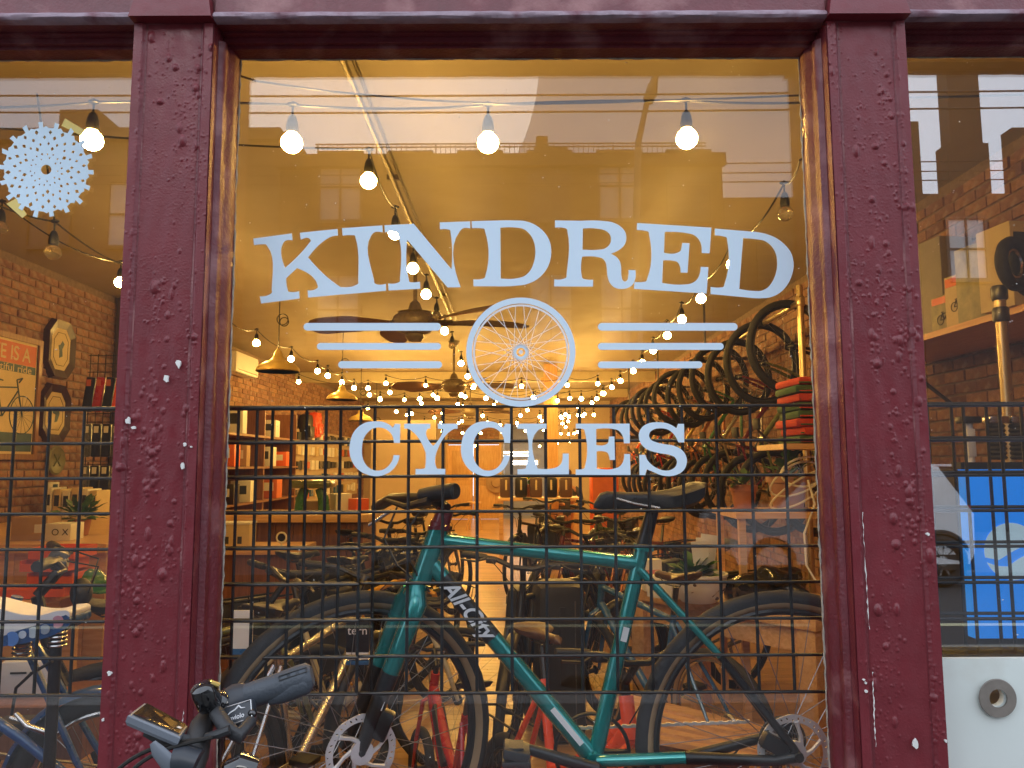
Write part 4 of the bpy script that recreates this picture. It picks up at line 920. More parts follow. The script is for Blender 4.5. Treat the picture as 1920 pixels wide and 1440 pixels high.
# ================================================================== bicycle builders
def rot_about(c, axis, ang):
    return Matrix.Translation(c) @ Matrix.Rotation(ang, 4, axis) @ Matrix.Translation(-Vector(c))
def make_wheel(parent, name, c, R, tr, rimm, wallm=None, n_sp=28, Mx=None, single=False, rotor=0.0, rot_side=-1, seg=56, knobs=True, hubm=None, spr=.0010):
    """axle along Y. the rim is the wheel part; tyre, hub, spokes and rotor hang below it"""
    c = Vector(c); rr = R - tr * 2
    mb = MB(); mb.M = Mx
    mb.torus(c, rr - .004, .010, 'Y', seg, 8, sq=1.1)
    w = mb.build(name, rimm, parent)
    mb = MB(); mb.M = Mx; m = 14; vs = []; cu = []
    for i in range(seg):
        a = 2 * PI * i / seg
        for j in range(m):
            b = 2 * PI * j / m; q = tr
            if knobs and abs(b if b < PI else b - 2 * PI) < 1.2 and i % 2: q = tr * .955
            r_ = R - tr + q * math.cos(b); vs.append(c + Vector((r_ * math.cos(a), q * .96 * math.sin(b), r_ * math.sin(a))))
    fw, fb = [], []
    for i in range(seg):
        a = i * m; b = ((i + 1) % seg) * m
        for j in range(m):
            f = (a + j, a + (j + 1) % m, b + (j + 1) % m, b + j)
            ang = (j + .5) / m * 360; ang = ang if ang < 180 else 360 - ang
            (fw if (wallm and 100 < ang < 152) else fb).append(f)
    mb.add(vs, fb); 
    if wallm: mb.cur = 1; bse = len(mb.v); mb.v.extend(mb.v[:0]); 
    for f in fw: mb.f.append(f); mb.m.append(1); mb.sm.append(True)
    mb.build('tyre', [M['rubber'], wallm] if wallm else M['rubber'], w)
    mb = MB(); mb.M = Mx; mb.lathe(c, [(.006, -.055), (.010, -.05), (.024, -.036), (.024, -.030), (.013, -.026), (.013, .026), (.024, .030), (.024, .036), (.010, .05), (.006, .055)], 14, 'Y'); mb.build('hub', hubm or M['black'], w)
    acc = MB(); acc.M = Mx
    for i in range(n_sp):
        a = 2 * PI * i / n_sp; s = 1 if (i // 2) % 2 else -1; b = a + (1.25 if i % 2 else -1.25)
        p0 = c + Vector((.023 * math.cos(b), s * .032, .023 * math.sin(b))); p1 = c + Vector(((rr - .008) * math.cos(a), 0, (rr - .008) * math.sin(a)))
        if single: q = MB(); q.M = Mx; q.tube([p0, p1], spr, 4, False); q.build('spoke', M['spoke'], w)
        else: acc.tube([p0, p1], spr, 3, False)
    if not single: acc.build('spoke_set', M['spoke'], w)
    if rotor:
        y = rot_side * .046
        def tp(x, z): return (Mx @ (c + Vector((x, y, z)))) if Mx is not None else c + Vector((x, y, z))
        nr = (Mx.to_3x3() @ Vector((0, rot_side, 0))) if Mx is not None else Vector((0, rot_side, 0))
        k = 64; out = [(rotor * (1 + .012 * math.sin(9 * 2*PI*i/k)) * math.cos(2*PI*i/k), rotor * (1 + .012 * math.sin(9 * 2*PI*i/k)) * math.sin(2*PI*i/k)) for i in range(k)]
        inn = [(rotor * .80 * math.cos(2*PI*i/k), rotor * .80 * math.sin(2*PI*i/k)) for i in range(k)]
        cons = [out, inn]
        for i in range(36):
            a = 2*PI*i/36; r0 = rotor * (.86 if i % 3 else .93); L = rotor * (.045 if i % 3 else .02); wd = rotor * .02; da = .5
            u = Vector((math.cos(a + da), math.sin(a + da))); v = Vector((-u.y, u.x)); o = Vector((math.cos(a), math.sin(a))) * (rotor * .9 if i % 3 else rotor * (.86 if i % 2 else .94))
            cons.append([o + u*L, o + v*wd + u*L*.5, o + v*wd - u*L*.5, o - u*L, o - v*wd - u*L*.5, o - v*wd + u*L*.5])
        ro = plate('rotor', cons, tp, .002, M['rotor'], w, nr)
        mb = MB(); mb.M = Mx
        for i in range(6):
            a = 2*PI*i/6; p = [c + Vector((rotor*q*math.cos(a+e), y, rotor*q*math.sin(a+e))) for q, e in ((.28, -.25), (.5, .12), (.68, .32), (.82, .40))]
            mb.tube(p, [.006, .0045, .0045, .006], 6, True, False, (1, .35) if False else None)
        mb.lathe(c + Vector((0, y, 0)), [(.0001, -.006), (.026, -.006), (.026, .004), (.0001, .004)], 18, 'Y'); mb.build('rotor_spider', M['rotor'], ro)
    return w
def saddle_mesh(mb, tip, tail, wid, h, Mx=None):
    """tip and tail points of the seat; wid = full width at the rear"""
    tip, tail = Vector(tip), Vector(tail); ax = tail - tip; L = ax.length; u = ax.normalized(); up_ = Vector((0, 0, 1)); up_ = (up_ - u * up_.dot(u)).normalized(); v = up_.cross(u)
    n = 16; m = 12; vs = []
    for i in range(n + 1):
        s = i / n; w = (.18 + .08 * s) if s < .45 else .216 + (1 - .216) * (.5 - .5 * math.cos(PI * min(1, (s - .45) / .38)))
        if s > .92: w *= math.sqrt(max(.05, 1 - ((s - .92) / .085) ** 2))
        if s < .06: w *= math.sqrt(max(.08, 1 - ((.06 - s) / .062) ** 2))
        zz = -.22 * h * math.sin(PI * s) * 1.2 + (.5 * h * max(0, s - .7) ** 1.2) * 1.5
        if s < .12: zz -= h * .5 * (1 - s / .12) ** 2 * .8
        for j in range(m):
            a = 2 * PI * j / m; cx, sx = math.cos(a), math.sin(a)
            ef = min(1.0, .25 + s / .10, .18 + math.sqrt(max(0, 1 - s)) / .42)
            hh = ef * h * (.55 if sx > 0 else (.6 + .55 * (1 if s > .5 else .6)))
            vs.append(tip + u * (s * L) + v * (cx * w * wid / 2) + up_ * (zz + (sx * hh * .5 if sx > 0 else sx * hh * .8 * (abs(cx) ** .5 + .15)) + 0))
    fs = [(i*m+j, i*m+(j+1) % m, (i+1)*m+(j+1) % m, (i+1)*m+j) for i in range(n) for j in range(m)] + [tuple(range(m)), tuple(n*m+j for j in range(m))]
    mb.add(vs, fs)
def make_bike(label, fm, style='flat', wall=None, R=.345, tr=.020, group=None, step=False, fenders=None, rack=False, cat='bicycle', hubm=None, rims=None, basket=False, rigid=True, battery=False, seatm=None, nsp=24, lod=40, saddle_z=.97, bags=False, fat=1.0):
    t = thing('bicycle', label, cat, (0, 0, 0), group)
    rims = rims or M['black']; wb = 1.04
    ra, fa, bb = Vector((0, 0, R)), Vector((wb, 0, R)), Vector((.43, 0, .285))
    st = Vector((.26, 0, .78)); ht, hb = Vector((.845, 0, .86)), Vector((.885, 0, .72)); 
    ttr = Vector((.27, 0, .75)) if not step else Vector((.375, 0, .44)); ttf = Vector((.855, 0, .83)) if not step else Vector((.87, 0, .77))
    mb = MB(); mb.tube([bb, st], .0155 * fat, 10); mb.tube([hb, ht], .021 * fat, 10)
    mb.tube([ttr, ttf] if not step else [ttr, ttr.lerp(ttf, .35) - Vector((0, 0, .03)), ttf], .0165 if not step else .022 * fat, 10)
    mb.tube([bb, bb.lerp(hb, .5), hb + Vector((-.008, 0, .02))], .021 if not battery else .03 * fat, 10)
    for s in (-1, 1):
        mb.tube([bb + Vector((0, s*.03, 0)), bb + Vector((-.12, s*.05, .01)), ra + Vector((0, s*.066, 0))], [.012, .011, .008], 8)
        mb.tube([st - Vector((-.008, -s*.014, .04)), ra + Vector((.06, s*.058, .1)), ra + Vector((0, s*.066, 0))], [.010 * fat, .009 * fat, .007 * fat], 8)
    mb.lathe(bb, [(.021, -.036), (.021, .036)], 12, 'Y'); mb.build('frame', fm, t)
    mb = MB()
    for s in (-1, 1): mb.tube([hb + Vector((.004, 0, -.01)), hb + Vector((.012, s*.055, -.035)), hb.lerp(fa, .6) + Vector((.01, s*.058, 0)), fa + Vector((0, s*.056, 0))], [.015, .017 if not rigid else .014, .013, .009], 8)
    mb.build('fork', fm if rigid else M['black'], t)
    make_wheel(t, 'front_wheel', fa, R, tr, rims, wall, nsp, seg=lod, knobs=False, hubm=hubm); make_wheel(t, 'rear_wheel', ra, R, tr, rims, wall, nsp, seg=lod, knobs=False, hubm=hubm)
    sc = Vector((.225, 0, saddle_z))
    mb = MB(); mb.tube([st - Vector((-.03, 0, .08)), sc + Vector((.0, 0, -.055))], .0135, 8)
    for s in (-1, 1): mb.tube([sc + Vector((.10, s*.02, -.015)), sc + Vector((.05, s*.022, -.045)), sc + Vector((-.05, s*.022, -.045)), sc + Vector((-.1, s*.035, -.01))], .0035, 5)
    mb.build('seatpost', M['dsteel'], t)
    mb = MB(); saddle_mesh(mb, sc + Vector((.155, 0, .0)), sc + Vector((-.125, 0, .012)), .155 if not step else .20, .045); mb.build('saddle', seatm or M['leather'], t)
    sg = Vector((.835, 0, .90)); bar = Vector((.90, 0, .985))
    mb = MB(); mb.tube([ht, sg], .017, 8); 
    if style == 'drop': bar = Vector((.925, 0, .93))
    if style == 'swept': bar = Vector((.86, 0, 1.05))
    mb.tube([sg, bar], .015, 8); mb.build('stem', M['black'], t)
    hbm = MB()
    if style == 'drop':
        for s in (-1, 1): hbm.tube([bar, bar + Vector((0, s*.17, 0)), bar + Vector((.04, s*.2, -.005)), bar + Vector((.09, s*.205, -.03)), bar + Vector((.09, s*.21, -.09)), bar + Vector((.03, s*.212, -.125)), bar + Vector((-.05, s*.215, -.125))], .0155, 8)
    elif style == 'flat':
        for s in (-1, 1): hbm.tube([bar, bar + Vector((0, s*.05, 0)), bar + Vector((-.01, s*.14, .03)), bar + Vector((-.05, s*.31, .035))], .0125, 8)
    else:
        for s in (-1, 1): hbm.tube([bar, bar + Vector((.03, s*.08, .02)), bar + Vector((.0, s*.2, .05)), bar + Vector((-.1, s*.27, .05)), bar + Vector((-.22, s*.30, .04))], .0115, 8)
    hbo = hbm.build('handlebar', M['black'] if style != 'swept' else M['steel'], t)
    for s in (-1, 1):
        if style == 'flat': a, b = bar + Vector((-.028, s*.19, .033)), bar + Vector((-.052, s*.315, .035))
        elif style == 'swept': a, b = bar + Vector((-.11, s*.273, .05)), bar + Vector((-.23, s*.302, .04))
        else: a, b = bar + Vector((.09, s*.205, -.03)), bar + Vector((.11, s*.205, .02))
        mb = MB(); mb.tube([a, a.lerp(b, .15), a.lerp(b, .9), b], [.0145, .0165, .0165, .015], 9); mb.build('grip', M['plastic'], hbo)
        mb = MB(); 
        if style == 'drop': mb.tube([a + Vector((.02, 0, 0)), a + Vector((.035, 0, -.05)), a + Vector((.01, 0, -.10))], .006, 6)
        else:
            mb.tube([a + Vector((.02, 0, -.005)), a.lerp(b, .4) + Vector((.05, 0, -.02)), b + Vector((.045, 0, -.02))], [.007, .006, .005], 6); mb.cbox(a + Vector((.02, -s*.03, -.012)), (.04, .05, .025), None, .006)
        mb.build('brake_lever', M['dsteel'], hbo)
        mb = MB(); q = a + Vector((.03, -s*.02, 0)); mb.tube([q, q + Vector((.09, -s*.06, -.03)), q + Vector((.06, -s*.16, -.14)), Vector((.90, s*.02, .78))], .0026, 5); mb.build('brake_cable', M['cable'], hbo)
    mb = MB(); cr = .085; mb.torus(bb + Vector((0, -.045, 0)), cr, .004, 'Y', 32, 6); 
    for k in range(5): a = 2*PI*k/5; mb.tube([bb + Vector((0, -.045, 0)), bb + Vector((cr*math.cos(a), -.045, cr*math.sin(a)))], .006, 5)
    for s in (-1, 1): mb.tube([bb + Vector((0, s*.06, 0)), bb + Vector((s*.12, s*.075, -s*.12))], [.012, .009], 7)
    mb.tube([bb - Vector((0, .06, 0)), bb + Vector((0, .06, 0))], .012, 8); ck = mb.build('crankset', M['dsteel'], t)
    for s in (-1, 1): mb = MB(); mb.cbox(bb + Vector((s*.12, s*.125, -s*.12)), (.09, .085, .022), None, .006); mb.build('pedal', M['plastic'], ck)
    mb = MB(); y = -.045
    for e in (1, -1): mb.tube([bb + Vector((0, y, e*cr)), ra + Vector((0, y, e*.04))], .0038, 5)
    mb.torus(ra + Vector((0, y, 0)), .036, .010, 'Y', 18, 5); mb.tube([ra + Vector((.0, y - .012, -.04)), ra + Vector((.02, y - .012, -.10)), ra + Vector((.0, y - .012, -.13))], .012, 6); mb.build('chain', M['spoke'], t)
    if fenders:
        for ax, a0, a1 in ((ra, .15, 2.9), (fa, .5, 3.3)):
            mb = MB(); k = 20; vs = []
            for i in range(k + 1):
                a = a0 + (a1 - a0) * i / k; r_ = R + .016
                for (dy, dr) in ((-.030, -.014), (-.018, .0), (0, .004), (.018, .0), (.030, -.014)): vs.append(ax + Vector(((r_+dr)*math.cos(a), dy, (r_+dr)*math.sin(a))))
            mb.add(vs, [(i*5+j, i*5+j+1, (i+1)*5+j+1, (i+1)*5+j) for i in range(k) for j in range(4)]); mb.build('fender', fenders, t)
    if rack:
        mb = MB(); z = R * 2 + .06
        for s in (-1, 1): mb.tube([(.16, s*.06, z), (-.25, s*.06, z), (-.26, 0, z)], .006, 6); mb.tube([(-.05, s*.06, z), (0, s*.07, R)], .005, 6); mb.tube([(.12, s*.06, z), (0, s*.07, R)], .005, 6)
        mb.build('rack', M['black'], t)
        if bags:
            for s in (-1, 1): mb = MB(); mb.cbox((-.05, s*.125, R * 2 - .10), (.30, .11, .30), None, .03); q_ = mb.build('pannier', M['plastic'], t); mb = MB(); mb.cbox((-.05, s*.183, R * 2 - .02), (.22, .006, .05), None, .002); mb.build('reflector_strip', M['grey'], q_)
    if battery:
        mb = MB(); d = (hb - bb).normalized(); rot = Vector((1, 0, 0)).rotation_difference(d).to_matrix(); mb.cbox(bb.lerp(hb, .52) + Vector((-.02, 0, .045)), (.36, .07, .085), rot, .015); mb.build('battery', M['plastic'], t)
    return t
def place(o, loc, rz=0.0, lean=0.0, pitch=0.0, label=None, mats=None, group=None):
    o.rotation_mode = 'XYZ'
    o.matrix_basis = Matrix.Translation(loc) @ Matrix.Rotation(rz, 4, 'Z') @ Matrix.Rotation(pitch, 4, 'Y') @ Matrix.Rotation(lean, 4, 'X')
    if label: o['label'] = label
    if group: o['group'] = group
    if mats:
        for ch in o.children:
            if ch.name.split('.')[0] in ('frame', 'fork'): setmat(ch, mats)
    return o

# ================================================================== the teal bicycle in the middle window
HY = 1.80
def h(px, py, dy=0.0): return pt(px, py, HY + dy)
def px_r(r): return r * HY * .995 / FPX
hero = thing('bicycle', 'metallic teal bicycle with black and tan tyres standing in the middle window', 'bicycle', h(1114, 1424))
rax, fax, bbx = h(1475, 1397), h(665, 1398), h(1114, 1424)
RW = h(1470, 1106).z - rax.z
hd_t, hd_b = h(823, 990), h(789, 1090)
crown = h(776, 1112); sax = (hd_t - hd_b).normalized()
MF = rot_about(fax, Vector((0, 0, 1)), math.radians(30))
make_wheel(hero, 'front_wheel', fax, RW, .021, M['black'], M['tan'], 28, MF, True, .080, -1, 72)
make_wheel(hero, 'rear_wheel', rax, RW, .021, M['black'], M['tan'], 28, None, True, .080, -1, 72)
sct, stt = h(1203, 1032), h(1202, 1052)
mb = MB()
def tubepx(mbx, a, b, r0, r1=None, n=14): mbx.tube([a, b], [px_r(r0), px_r(r1 if r1 else r0)], n)
tubepx(mb, hd_b, hd_t, 21, 19); tubepx(mb, h(812, 1012), h(1205, 1058), 13.5); tubepx(mb, sct, bbx, 14, 15)
tubepx(mb, h(800, 1046), bbx, 15.5, 17)
for s in (-1, 1):
    mb.tube([h(1199, 1068, s * .014), h(1290, 1165, s * .034), h(1350, 1230, s * .05)], [px_r(8), px_r(7.2), px_r(7)], 10)
    mb.tube([h(1120, 1427, s * .03), h(1180, 1425, s * .045), h(1285, 1421, s * .056)], [px_r(11), px_r(11), px_r(11)], 10)
mb.lathe(bbx, [(px_r(20), -.036), (px_r(20), .036)], 18, 'Y')
mb.build('frame', M['teal'], hero)
mb = MB()
for s in (-1, 1):
    mb.tube([h(1350, 1230, s * .05), rax + Vector((-.01, s * .064, .02)), rax + Vector((0, s * .066, 0))], [px_r(7.1), px_r(7), px_r(9)], 10)
    mb.tube([h(1285, 1421, s * .056), rax + Vector((-.05, s * .064, -.01)), rax + Vector((0, s * .066, 0))], [px_r(11.1), px_r(9), px_r(10)], 10)
mb.build('rear_triangle_tips', M['black'], hero)['label'] = 'black tips of the stays'
mb = MB(); mb.tube([sct - Vector((0, 0, .0)), sct + (sct - bbx).normalized() * .012], px_r(18), 14); mb.cbox(sct + Vector((.014, -.018, .006)), (.02, .014, .014), None, .003); mb.build('seat_clamp', M['teal'], hero)
# fork: teal uppers, black lowers, steered
fkM = MF
def fk(s, q, dy=.036):
    p = crown.lerp(fax, q); v = fkM.to_3x3() @ Vector((0, s * dy, 0)); return p + v
mb = MB()
for s in (-1, 1): mb.tube([crown + (fkM.to_3x3() @ Vector((0, s*.012, .012))), fk(s, .06, .034), fk(s, .2), fk(s, .50)], [px_r(18), px_r(20), px_r(19), px_r(17)], 12)
mb.tube([hd_b, crown - sax * .01], px_r(21), 14); fo = mb.build('fork', M['teal'], hero)
mb = MB()
for s in (-1, 1): mb.tube([fk(s, .497), fk(s, .75), fk(s, .96, .040), fk(s, 1.02, .040)], [px_r(17.5), px_r(15), px_r(12), px_r(11)], 12)
mb.build('fork_lower', M['black'], fo)
mb = MB(); c = fk(-1, .84, .044); mb.cbox(c + (fkM.to_3x3() @ Vector((.028, -.004, .0))), (.032, .03, .065), Matrix.Rotation(.4, 3, 'Y'), .006); mb.build('brake_caliper', M['black'], hero)
mb = MB(); mb.cbox(fk(-1, .70, .052), (.012, .002, .02), Matrix.Rotation(.35, 3, 'Y')); mb.build('fork_sticker', M['white'], fo)
# headset, stem, bars
sp_t = h(836, 955)
mb = MB(); mb.tube([hd_t, hd_t.lerp(sp_t, .25), hd_t.lerp(sp_t, .3), sp_t], [px_r(19), px_r(19), px_r(17), px_r(16)], 14); mb.lathe(hd_t, [(px_r(21), -.002), (px_r(21), .006)], 16); st_ = mb.build('stem', M['burg'], hero)
bm_ = pt(815, 935, 1.83)
mb = MB(); mb.tube([sp_t, bm_], .015, 10); mb.build('stem_reach', M['black'], st_)
mb = MB(); end = pt(851, 921, 1.745); g0 = pt(800, 925, 1.845)
mb.tube([bm_, g0.lerp(bm_, .5), end.lerp(g0, .5)], .0145, 10); mb.tube([bm_, pt(780, 935, 1.88), pt(735, 935, 1.99), pt(705, 952, 2.1)], .0145, 10); hb_ = mb.build('handlebar', M['black'], hero)
mb = MB(); mb.tube([pt(790, 930, 1.80), pt(812, 926, 1.785), end - Vector((.004, 0, 0)), end], [.017, .0185, .0185, .0165], 14); mb.build('grip', M['plastic'], hb_)
mb = MB(); mb.tube([end + Vector((.0002, -.0002, 0)), end + Vector((.004, -.003, 0))], [.019, .0175], 18); mb.build('bar_end_plug', M['plastic'], hb_)
mb = MB(); mb.tube([pt(805, 940, 1.77), pt(760, 950, 1.80), pt(725, 938, 1.86)], [.012, .008, .005], 8); mb.build('brake_lever', M['dsteel'], hb_)
mb = MB(); mb.tube([pt(733, 958, 1.86), pt(712, 972, 1.87), pt(692, 985, 1.88)], .0045, 8); mb.build('lever_blade', M['steel'], hb_)
for pts in ([(800, 940, 1.79), (770, 985, 1.76), (768, 1050, 1.77), (786, 1085, 1.78), (806, 1110, 1.785)], [(745, 950, 1.85), (720, 1010, 1.80), (745, 1060, 1.78), (775, 1085, 1.782)]):
    mb = MB(); P_ = [pt(*q) for q in pts]; mb.tube([P_[0]] + [P_[i].lerp(P_[i+1], k) for i in range(len(P_)-1) for k in (.33, .66, 1)], .0025, 6); mb.build('brake_hose', M['cable'], hb_)
# seat
mb = MB(); mb.tube([sct, h(1216, 985), h(1223, 958)], [px_r(13.5), px_r(13), px_r(12)], 12); mb.tube([h(1223, 960), h(1223, 948)], px_r(17), 10); mb.build('seatpost', M['black'], hero)
mb = MB()
for s in (-1, 1): mb.tube([h(1155, 934, s*.012), h(1190, 944, s*.018), h(1235, 952, s*.022), h(1275, 945, s*.03)], .0036, 7)
mb.build('saddle_rail', M['steel'], hero)
mb = MB(); saddle_mesh(mb, h(1112, 930), h(1321, 914), .150, .052); mb.build('saddle', M['leather'], hero)
# drivetrain
cc = bbx + Vector((0, .045, 0)); mb = MB(); mb.torus(cc, .085, .0045, 'Y', 40, 6)
for k in range(5): a = 2*PI*k/5; mb.tube([cc, cc + Vector((.082*math.cos(a), 0, .082*math.sin(a)))], .007, 6)
arm = h(975, 1400, -.075); mb.tube([bbx + Vector((0, -.05, 0)), bbx + Vector((0, .05, 0))], .012, 10); mb.tube([bbx + Vector((0, -.055, 0)), arm], [.015, .011], 10); mb.tube([bbx + Vector((0, .06, 0)), bbx + (bbx - arm) + Vector((0, .0, 0))], [.014, .011], 8); ck = mb.build('crankset', M['black'], hero)
mb = MB(); pc = h(968, 1408, -.11); mb.cbox(pc, (.055, .07, .02), Matrix.Rotation(.2, 3, 'Y'), .004); mb.cbox(pc + Vector((0, -.0, .012)), (.03, .05, .004)); mb.cbox(pc + Vector((0, 0, -.016)), (.06, .075, .012), None, .004); mb.build('pedal', M['plastic'], ck)
mb = MB(); a0, b0 = cc + Vector((0, 0, .087)), rax + Vector((0, .05, .045)); n_ = 42
a0 = h(1060, 1366, .05); b0 = h(1405, 1353, .05)
for i in range(n_): 
    p = a0.lerp(b0, (i + .5) / n_); mb.cbox(p + Vector((0, .002 if i % 2 else -.002, 0)), ((b0 - a0).length / n_ * 1.08, .0035, .0075 if i % 2 else .0062))
mb.build('chain', M['rotor'], hero)
mb = MB(); 
for k in range(7): mb.torus(rax + Vector((0, .028 + k * .004, 0)), .052 - k * .005, .0028, 'Y', 28, 5)
mb.build('cassette', M['dsteel'], hero)
mb = MB(); mb.cbox(rax + Vector((-.045, -.052, .02)), (.06, .032, .035), Matrix.Rotation(.5, 3, 'Y'), .007); mb.build('brake_caliper', M['black'], hero)
mb = MB(); mb.tube([h(1440, 1380, .05), h(1400, 1385, .06), h(1372, 1420, .06), h(1345, 1436, .05)], .0025, 6); mb.lathe(rax + Vector((0, -.072, 0)), [(.010, -.006), (.012, 0), (.010, .006)], 12, 'Y'); mb.build('derailleur_cable', M['cable'], hero)
# print on the down tube: black panel and white lettering
da, db = h(800, 1046), bbx; ud = (db - da).normalized(); fr = Vector((0, -1, 0)); vd = ud.cross(fr).normalized()
if vd.z < 0: vd = -vd
L = (db - da).length; mb = MB(); r0 = px_r(16.4)
q0, q1 = .10, .40; k = 9; vs = []
for e in (q0, q1):
    for j in range(k + 1):
        a = -1.25 + 2.5 * j / k; vs.append(da + ud * (L * e) + (fr * math.cos(a) + vd * math.sin(a)) * (r0 + .0012))
mb.add(vs, [(j, j+1, k+2+j, k+1+j) for j in range(k)]); dp = mb.build('tube_decal', M['black'], hero)
dp['label'] = 'black decal reading All-City'
o = lettering('decal_text', 'All-City', da + ud * (L * .25) + fr * (r0 + .0026), ud * .049, vd * .050, M['vinyl2'], dp, .4, .022, 1.0, 1.0)
st0, st1 = h(1165, 1205), h(1170, 1160); us = (sct - bbx).normalized(); mb = MB(); mb.cbox(bbx.lerp(sct, .60) + Vector((.002, -px_r(15.2), 0)), (.014, .001, .032), Matrix.Rotation(-math.atan2(us.x, us.z) * -1, 3, 'Y')); mb.build('seat_tube_sticker', M['white'], hero)
mb = MB(); mb.cbox(da.lerp(db, .83) + fr * (r0 + .0018) + vd * .004, (.10, .001, .012), Matrix.Rotation(-math.atan2(ud.z, ud.x), 3, 'Y')); mb.build('down_tube_sticker', M['white'], hero)
# ================================================================== more bicycles inside the shop
# hanging from the rail along the right wall
RX = 2.05
t = thing('bike_rail', 'long pale pipe rail running back above the hanging bikes on the right', 'rail', (RX, 5.4, 2.82))
pa, pb = pt(1500, 566, 5.4), pt(1180, 758, 13.8)
mb = MB(); mb.tube([pa, pb], .021, 10); mb.build('rail_pipe', M['brasspipe'], t)
mb = MB(); mb.tube([(pa.x, pa.y, 0), (pa.x, pa.y, pa.z + .12)], .024, 10); mb.lathe((pa.x, pa.y, pa.z - .03), [(.03, 0), (.034, .01), (.034, .06), (.03, .07)], 12); mb.build('upright_pipe', M['brasspipe'], t)
for q in (.33, .66, 1.0):
    p = pa.lerp(pb, q); mb = MB(); mb.tube([p, (WX1 - .02, p.y, p.z)], .018, 8); mb.tube([p, (p.x, p.y, ZC)], .012, 8); mb.build('rail_bracket', M['dsteel'], t)
M_hang = [('black', M['black']), ('olive green', M['olive']), ('wine red', M['burg']), ('silver', M['silver']), ('dark green', M['green']), ('copper', M['copper']), ('gold', M['gold']), ('grey', M['grey']), ('red', M['red']), ('navy', M['navy']), ('cream', M['cream']), ('blue', M['blue']), ('orange', M['orange'])]
hang0 = make_bike('x', M['black'], 'flat', None, .35, .026, nsp=20, lod=36)
for i in range(13):
    q = .012 + i * .078; p = pa.lerp(pb, min(q, .96)); col, mm = M_hang[i]
    o = hang0 if i == 0 else copy_tree(hang0)
    # hung by the front wheel: front axle just under the rail, frame hanging down, wheels turned towards the window
    Rz = Matrix.Rotation(math.radians(200 + (i * 37 % 17) - 8), 4, 'Z'); Ry = Matrix.Rotation(math.radians(-80 - (i * 13 % 7)), 4, 'Y')
    off = (Rz @ Ry @ Vector((1.04, 0, .35)))
    o.matrix_basis = Matrix.Translation(Vector((p.x - .03, p.y + .05, p.z - .30 - .03 * (i % 3))) - off) @ Rz @ Ry
    o['label'] = col + ' bicycle hanging by its front wheel from the right hand rail' + (' nearest to the window' if i == 0 else '')
    o['group'] = 'bicycles hanging along the right wall'
    for ch in o.children:
        if ch.name.split('.')[0] in ('frame', 'fork'): setmat(ch, mm)
# bikes standing on the floor
city = make_bike('black city bike with rack and fenders parked left of the aisle near the counter', M['black'], 'flat', None, .345, .022, 'bicycles parked on the shop floor', fenders=M['black'], rack=True, battery=True, rigid=False, bags=True)
place(city, (-1.05, 4.9, .005), math.radians(62), math.radians(-4))
spots = [('black', M['black'], (-1.32, 5.9, .005), 70, 'black city bike second from the front in the left row'),
         ('yellow', M['yellow'], (-.98, 4.15, .005), 58, 'yellow framed city bike at the front of the left row'),
         ('grey', M['grey'], (-1.0, 6.9, .005), 66, 'grey city bike further back in the left row'),
         ('navy', M['navy'], (-.95, 8.0, .005), 74, 'navy city bike at the back of the left row'),
         ('black', M['black'], (.38, 9.6, .005), 250, 'black bike parked in the middle of the aisle far back'),
         ('silver', M['silver'], (.55, 11.2, .005), 262, 'silver bike parked far back in the aisle'),
         ('black', M['black'], (.10, 4.75, .005), -98, 'black electric bike facing the window in the middle of the aisle'),
         ('black', M['black'], (-1.42, 4.45, .005), 48, 'black loaded city bike nearest the walnut counter'),
         ('burg', M['burg'], (.86, 7.6, .005), 236, 'wine red city bike parked right of the aisle'),
         ('black', M['black'], (1.1, 6.2, .005), 228, 'black loaded city bike parked behind the teal saddle'),
         ('green', M['green'], (1.25, 8.9, .005), 240, 'green city bike parked deep on the right'),
         ('grey', M['grey'], (1.5, 5.3, .005), 215, 'grey city bike parked right behind the display table'),
         ('olive', M['olive'], (1.45, 10.4, .005), 244, 'olive city bike parked deepest on the right'),
         ('copper', M['copper'], (1.6, 7.4, .005), 226, 'copper city bike parked under the hanging bikes')]
for (c_, mm, loc, rz, lb) in spots:
    o = copy_tree(city); place(o, loc, math.radians(rz), math.radians(random.uniform(-5, 5)), 0, lb, mm)
# blue bike standing behind the teal one
b = make_bike('blue framed bicycle with a brown saddle behind the teal seat tube', M['blue'], 'flat', M['tan'], .335, .022, rims=M['steel'], seatm=M['brownlea'])
place(b, (.95, 3.55, .005), math.radians(118), math.radians(-5))
# red folding bikes in front
def scaled(o, s): o.matrix_basis = o.matrix_basis @ Matrix.Scale(s, 4); return o
r1 = make_bike('red small wheeled cargo bicycle low behind the teal front wheel', M['red'], 'flat', None, .24, .03, step=True, rack=True, rigid=True, battery=True, fat=1.35)
scaled(place(r1, (-.14, 2.85, .005), math.radians(112), math.radians(3)), .70)
r2 = copy_tree(r1); sp = pt(985, 1195, 3.0); rz = math.radians(-62); off = Matrix.Rotation(rz, 4, 'Z') @ (Vector((.225, 0, 0)) * .88)
scaled(place(r2, (sp.x - off.x, 3.0 - off.y, .005), rz, math.radians(-5), 0, 'orange red small wheeled cargo bicycle beneath the brown saddle', M['orange']), .88)
for ch in r2.children:
    if ch.name.split('.')[0] == 'saddle': setmat(ch, M['brownlea'])
b = make_bike('white framed drop bar bicycle leaning beside the walnut counter', M['cream'], 'drop', None, .34, .016)
place(b, (-1.30, 3.75, .005), math.radians(8), math.radians(-7))
b = make_bike('silver electric bicycle standing low in the corner behind the outdoor handlebar', M['silver'], 'flat', None, .345, .025, battery=False, fenders=M['black'])
place(b, (-1.02, 2.75, .005), math.radians(72), math.radians(4))
b = make_bike('dark olive bicycle with a big brown grip by the left edge of the middle window', M['olive'], 'flat', None, .345, .022, battery=True)
